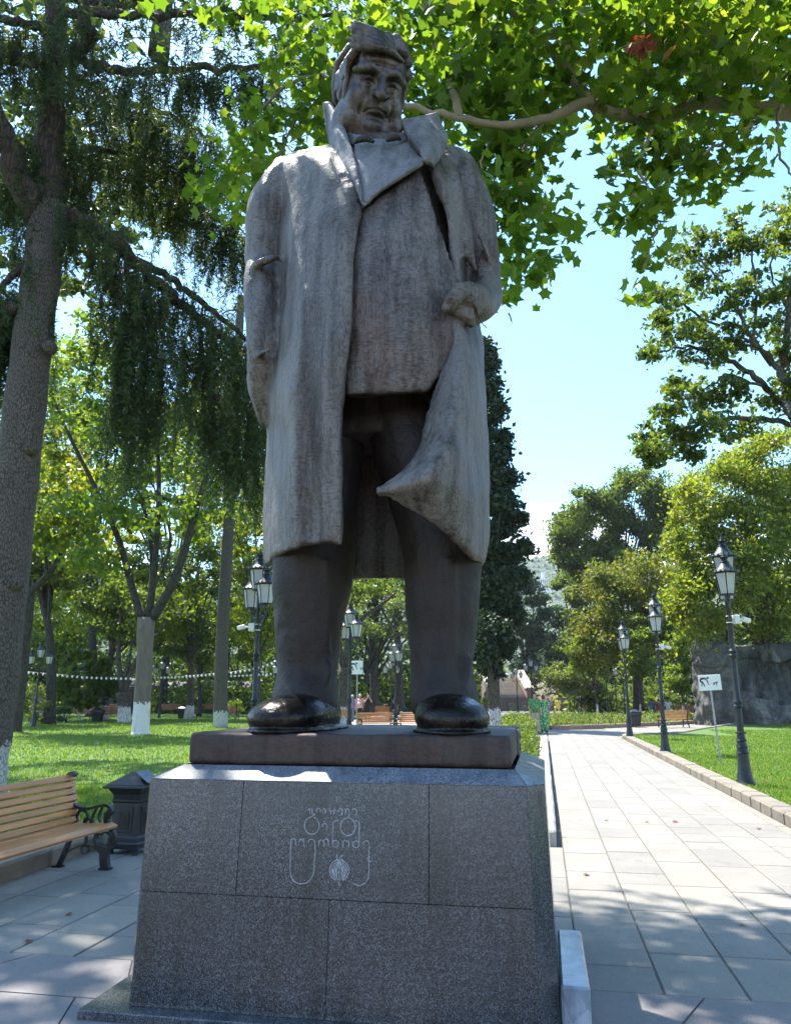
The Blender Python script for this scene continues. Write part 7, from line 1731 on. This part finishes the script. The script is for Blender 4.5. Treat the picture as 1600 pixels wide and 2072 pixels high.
# ---------------------------------------------------------------- shrubs and planting
def bush(name, label, px, pyb, w_px, h_px, mat, n, size, Y=None, shape='leaf', cat='shrub', stem=True, seed=1, sub=.35):
    r = np.random.default_rng(seed)
    p = G(px, pyb, .1) if Y is None else Vector((at(px, 1410, Y).x, Y, .1)); k = CAM_F / (p.y * .98); t = thing(name, label, cat, (p.x, p.y, .1))
    P, cc = canopy(r, [((0, 0, h_px / k * .55), (w_px / k / 2, w_px / k / 2, h_px / k * .48))], n, sub, .7); P = P[P[:, 2] > 0]
    link('foliage', leaves_mesh('foliage', P, frames(r, len(P), .5), size * r.uniform(.6, 1.3, len(P)), shape), M[mat], t)
    mb = MB(); 
    for i in range(5): e = cc[r.integers(0, len(cc))]; mb.tube([Vector((0, 0, -.05)), Vector(tuple(e * np.array((.4, .4, .5)))), Vector(tuple(e))], [.03, .02, .008], 5)
    mb.build('stem', M['bark'], t)
bush('variegated_shrub', 'pale variegated rounded shrub at the far left behind the lamp post', 68, 1447, 90, 82, 'lf_shrub', 3600, .16, 46, seed=1)
bush('clipped_shrub', 'small round clipped dark shrub on the left lawn', 128, 1468, 32, 36, 'lf_dark', 2200, .09, seed=2, sub=.22)
bush('paulownia', 'big leaved dark green young tree under the string lights', 168, 1452, 130, 130, 'lf_green', 1500, .42, 52, 'round', 'tree', seed=3, sub=.6)
bush('round_shrub', 'bright leafy shrub behind the walking men between the statue legs', 722, 1446, 34, 64, 'lf_bright', 1500, .2, 60, 'round', seed=4)
bush('white_shrub', 'pale flowering shrub left of the spreading tree before the stairs', 1105, 1400, 44, 66, 'lf_flower', 1600, .2, 90, seed=5)
bush('dark_shrub', 'dark shrub in front of the kiosk right of the pale forked trunk', 395, 1440, 70, 60, 'lf_dark', 2200, .2, 78, seed=6)
bush('dark_shrub', 'dark shrub left of the lamp post by the statue', 490, 1440, 70, 66, 'lf_dark', 2200, .2, 80, seed=7)
bush('potted_shrub', 'light green shrub in a pale box right of the slender cedar foot', 478, 1446, 26, 36, 'lf_bright', 900, .13, 56, seed=8)
def planting(name, pts, n, size, mat, h, seed, shape='leaf', up=.4, spread=.5):      # ground cover, nobody could count it
    r = np.random.default_rng(seed); i = r.integers(0, len(pts), n); c = np.array(pts)[i]; hh = h * r.uniform(.35, 1.1, len(pts))[i]
    P = np.stack([c[:, 0] + r.normal(size=n) * spread, c[:, 1] + r.normal(size=n) * spread, .1 + np.abs(r.normal(size=n)) * hh * .55], 1)
    wv = np.stack([P[:, 0] * math.cos(YAW) + P[:, 1] * math.sin(YAW), -P[:, 0] * math.sin(YAW) + P[:, 1] * math.cos(YAW), P[:, 2]], 1)
    o = link(name, leaves_mesh(name, wv, frames(r, n, up), size * r.uniform(.6, 1.3, n), shape), M[mat]); o['kind'] = 'stuff'
r_ = np.random.default_rng(3)
planting('hedge', [(-.55 - .25 * r_.random(), v) for v in np.linspace(9.9, 30.6, 60)] + [(-1.1, v) for v in np.linspace(9.9, 30.6, 40)], 30000, .075, 'lf_green', .62, 31, 'leaf', .4, .17)
bed = lambda u0, u1, v0, v1, n: [p for p in [(r_.uniform(u0, u1), r_.uniform(v0, v1)) for _ in range(n)] if p[1] > np.interp(p[0], [-4, .2, 3, 7, 11], [42.3, 41.9, 44.5, 49.7, 55.7])]
planting('flowering_shrubs', bed(.3, 9, 42.2, 53, 150), 26000, .12, 'lf_shrub', .40, 32, 'leaf', .4, .38)
planting('ornamental_grass', bed(.8, 9, 42.5, 52, 90), 14000, .40, 'lf_shrub', .25, 33, 'needle', .1, .30)
planting('low_green_shrubs', bed(-2.3, 9, 46, 61, 80), 16000, .15, 'lf_green', .40, 34, 'leaf', .4, .45)
planting('yellow_flowers', bed(-3.6, .6, 42.3, 47, 40), 7000, .12, 'lf_yellow', .4, 35, 'leaf', .4, .3)
planting('low_green_shrubs', bed(7, 11, 53, 61, 60), 14000, .15, 'lf_shrub', .4, 36, 'leaf', .4, .45)
planting('slope_undergrowth', [(u, v) for u in np.linspace(-30, 40, 90) for v in (124, 130)], 26000, .75, 'lf_green', 5.5, 37, 'leaf', .4, 1.2)
planting('undergrowth', [(u, 76 + 6 * math.sin(u)) for u in np.linspace(-62, -18, 70)], 22000, .45, 'lf_green', 2.6, 38, 'leaf', .4, 1.0)
planting('undergrowth', [(u, 90 + 2 * math.sin(u)) for u in np.linspace(-85, -8, 120)], 30000, .65, 'lf_green', 6.5, 39, 'leaf', .4, 1.3)
planting('undergrowth', [(u, 84 + 3 * math.sin(u)) for u in np.linspace(4, 50, 80)], 22000, .55, 'lf_green', 3.2, 40, 'leaf', .4, 1.2)
# fallen leaves
lm = np_mesh('fallen_leaf', TPL['star'][0], TPL['star'][1]); lm.materials.append(M['lf_plane_dry'])
for px, py, lb in ((1292, 1599, 'dark curled leaf alone far up the middle of the path'), (1535, 1677, 'orange brown leaf on the path close to the right kerb'), (1501, 1871, 'reddish leaf in the tree shade near the right edge of the path'),
    (1131, 1666, 'brown leaf on the paving right beside the pedestal'), (1226, 1660, 'small brown leaf on the path, nearest the pedestal in a loose trio'), (1308, 1663, 'small brown leaf in the middle of the path below the dark curled one'), (1366, 1663, 'small brown leaf halfway between the path middle and the kerb'),
    (1185, 1770, 'brown leaf at the upper rim of the tree shade beside the pedestal'), (140, 1850, 'dry leaf on the left paving in front of the bench'), (60, 1905, 'dry leaf near the lower left corner of the paving'),
    (1440, 1535, 'dry leaf on the right lawn beside the foot of the sign post'), (1550, 1580, 'dry leaf on the right lawn just beyond the nearest lamp post'), (220, 1560, 'dry leaf on the left lawn behind the litter bin')):
    lawn_ = 'lawn' in lb; p = G(px, py, .15 if lawn_ else .012); o = bpy.data.objects.new('fallen_leaf', lm); COL.objects.link(o)
    o.location = (p.x, p.y, .15 if lawn_ else .014); o.rotation_euler = (RNG.uniform(-.3, .3), RNG.uniform(-.3, .3), RNG.uniform(0, 6)); s = .05 + .045 * RNG.random(); o.scale = (s, s, s)
    tag(o, lb, 'leaf', 'dry leaves fallen on the ground')
# ---------------------------------------------------------------- the air: far things fade slightly
hm = bpy.data.materials.new('pale_air'); hm.use_nodes = True; ht = hm.node_tree
for n_x in list(ht.nodes):
    if n_x.type != 'OUTPUT_MATERIAL': ht.nodes.remove(n_x)
pv = ht.nodes.new('ShaderNodeVolumePrincipled'); pv.inputs['Color'].default_value = (.86, .93, 1.0, 1); pv.inputs['Density'].default_value = .00014
ht.links.new(pv.outputs[0], ht.nodes['Material Output'].inputs['Volume'])
mb = MB(); mb.box((0, 0, 209), (9060, 9060, 420)); hz_o = mb.build('haze', hm); hz_o['kind'] = 'stuff'
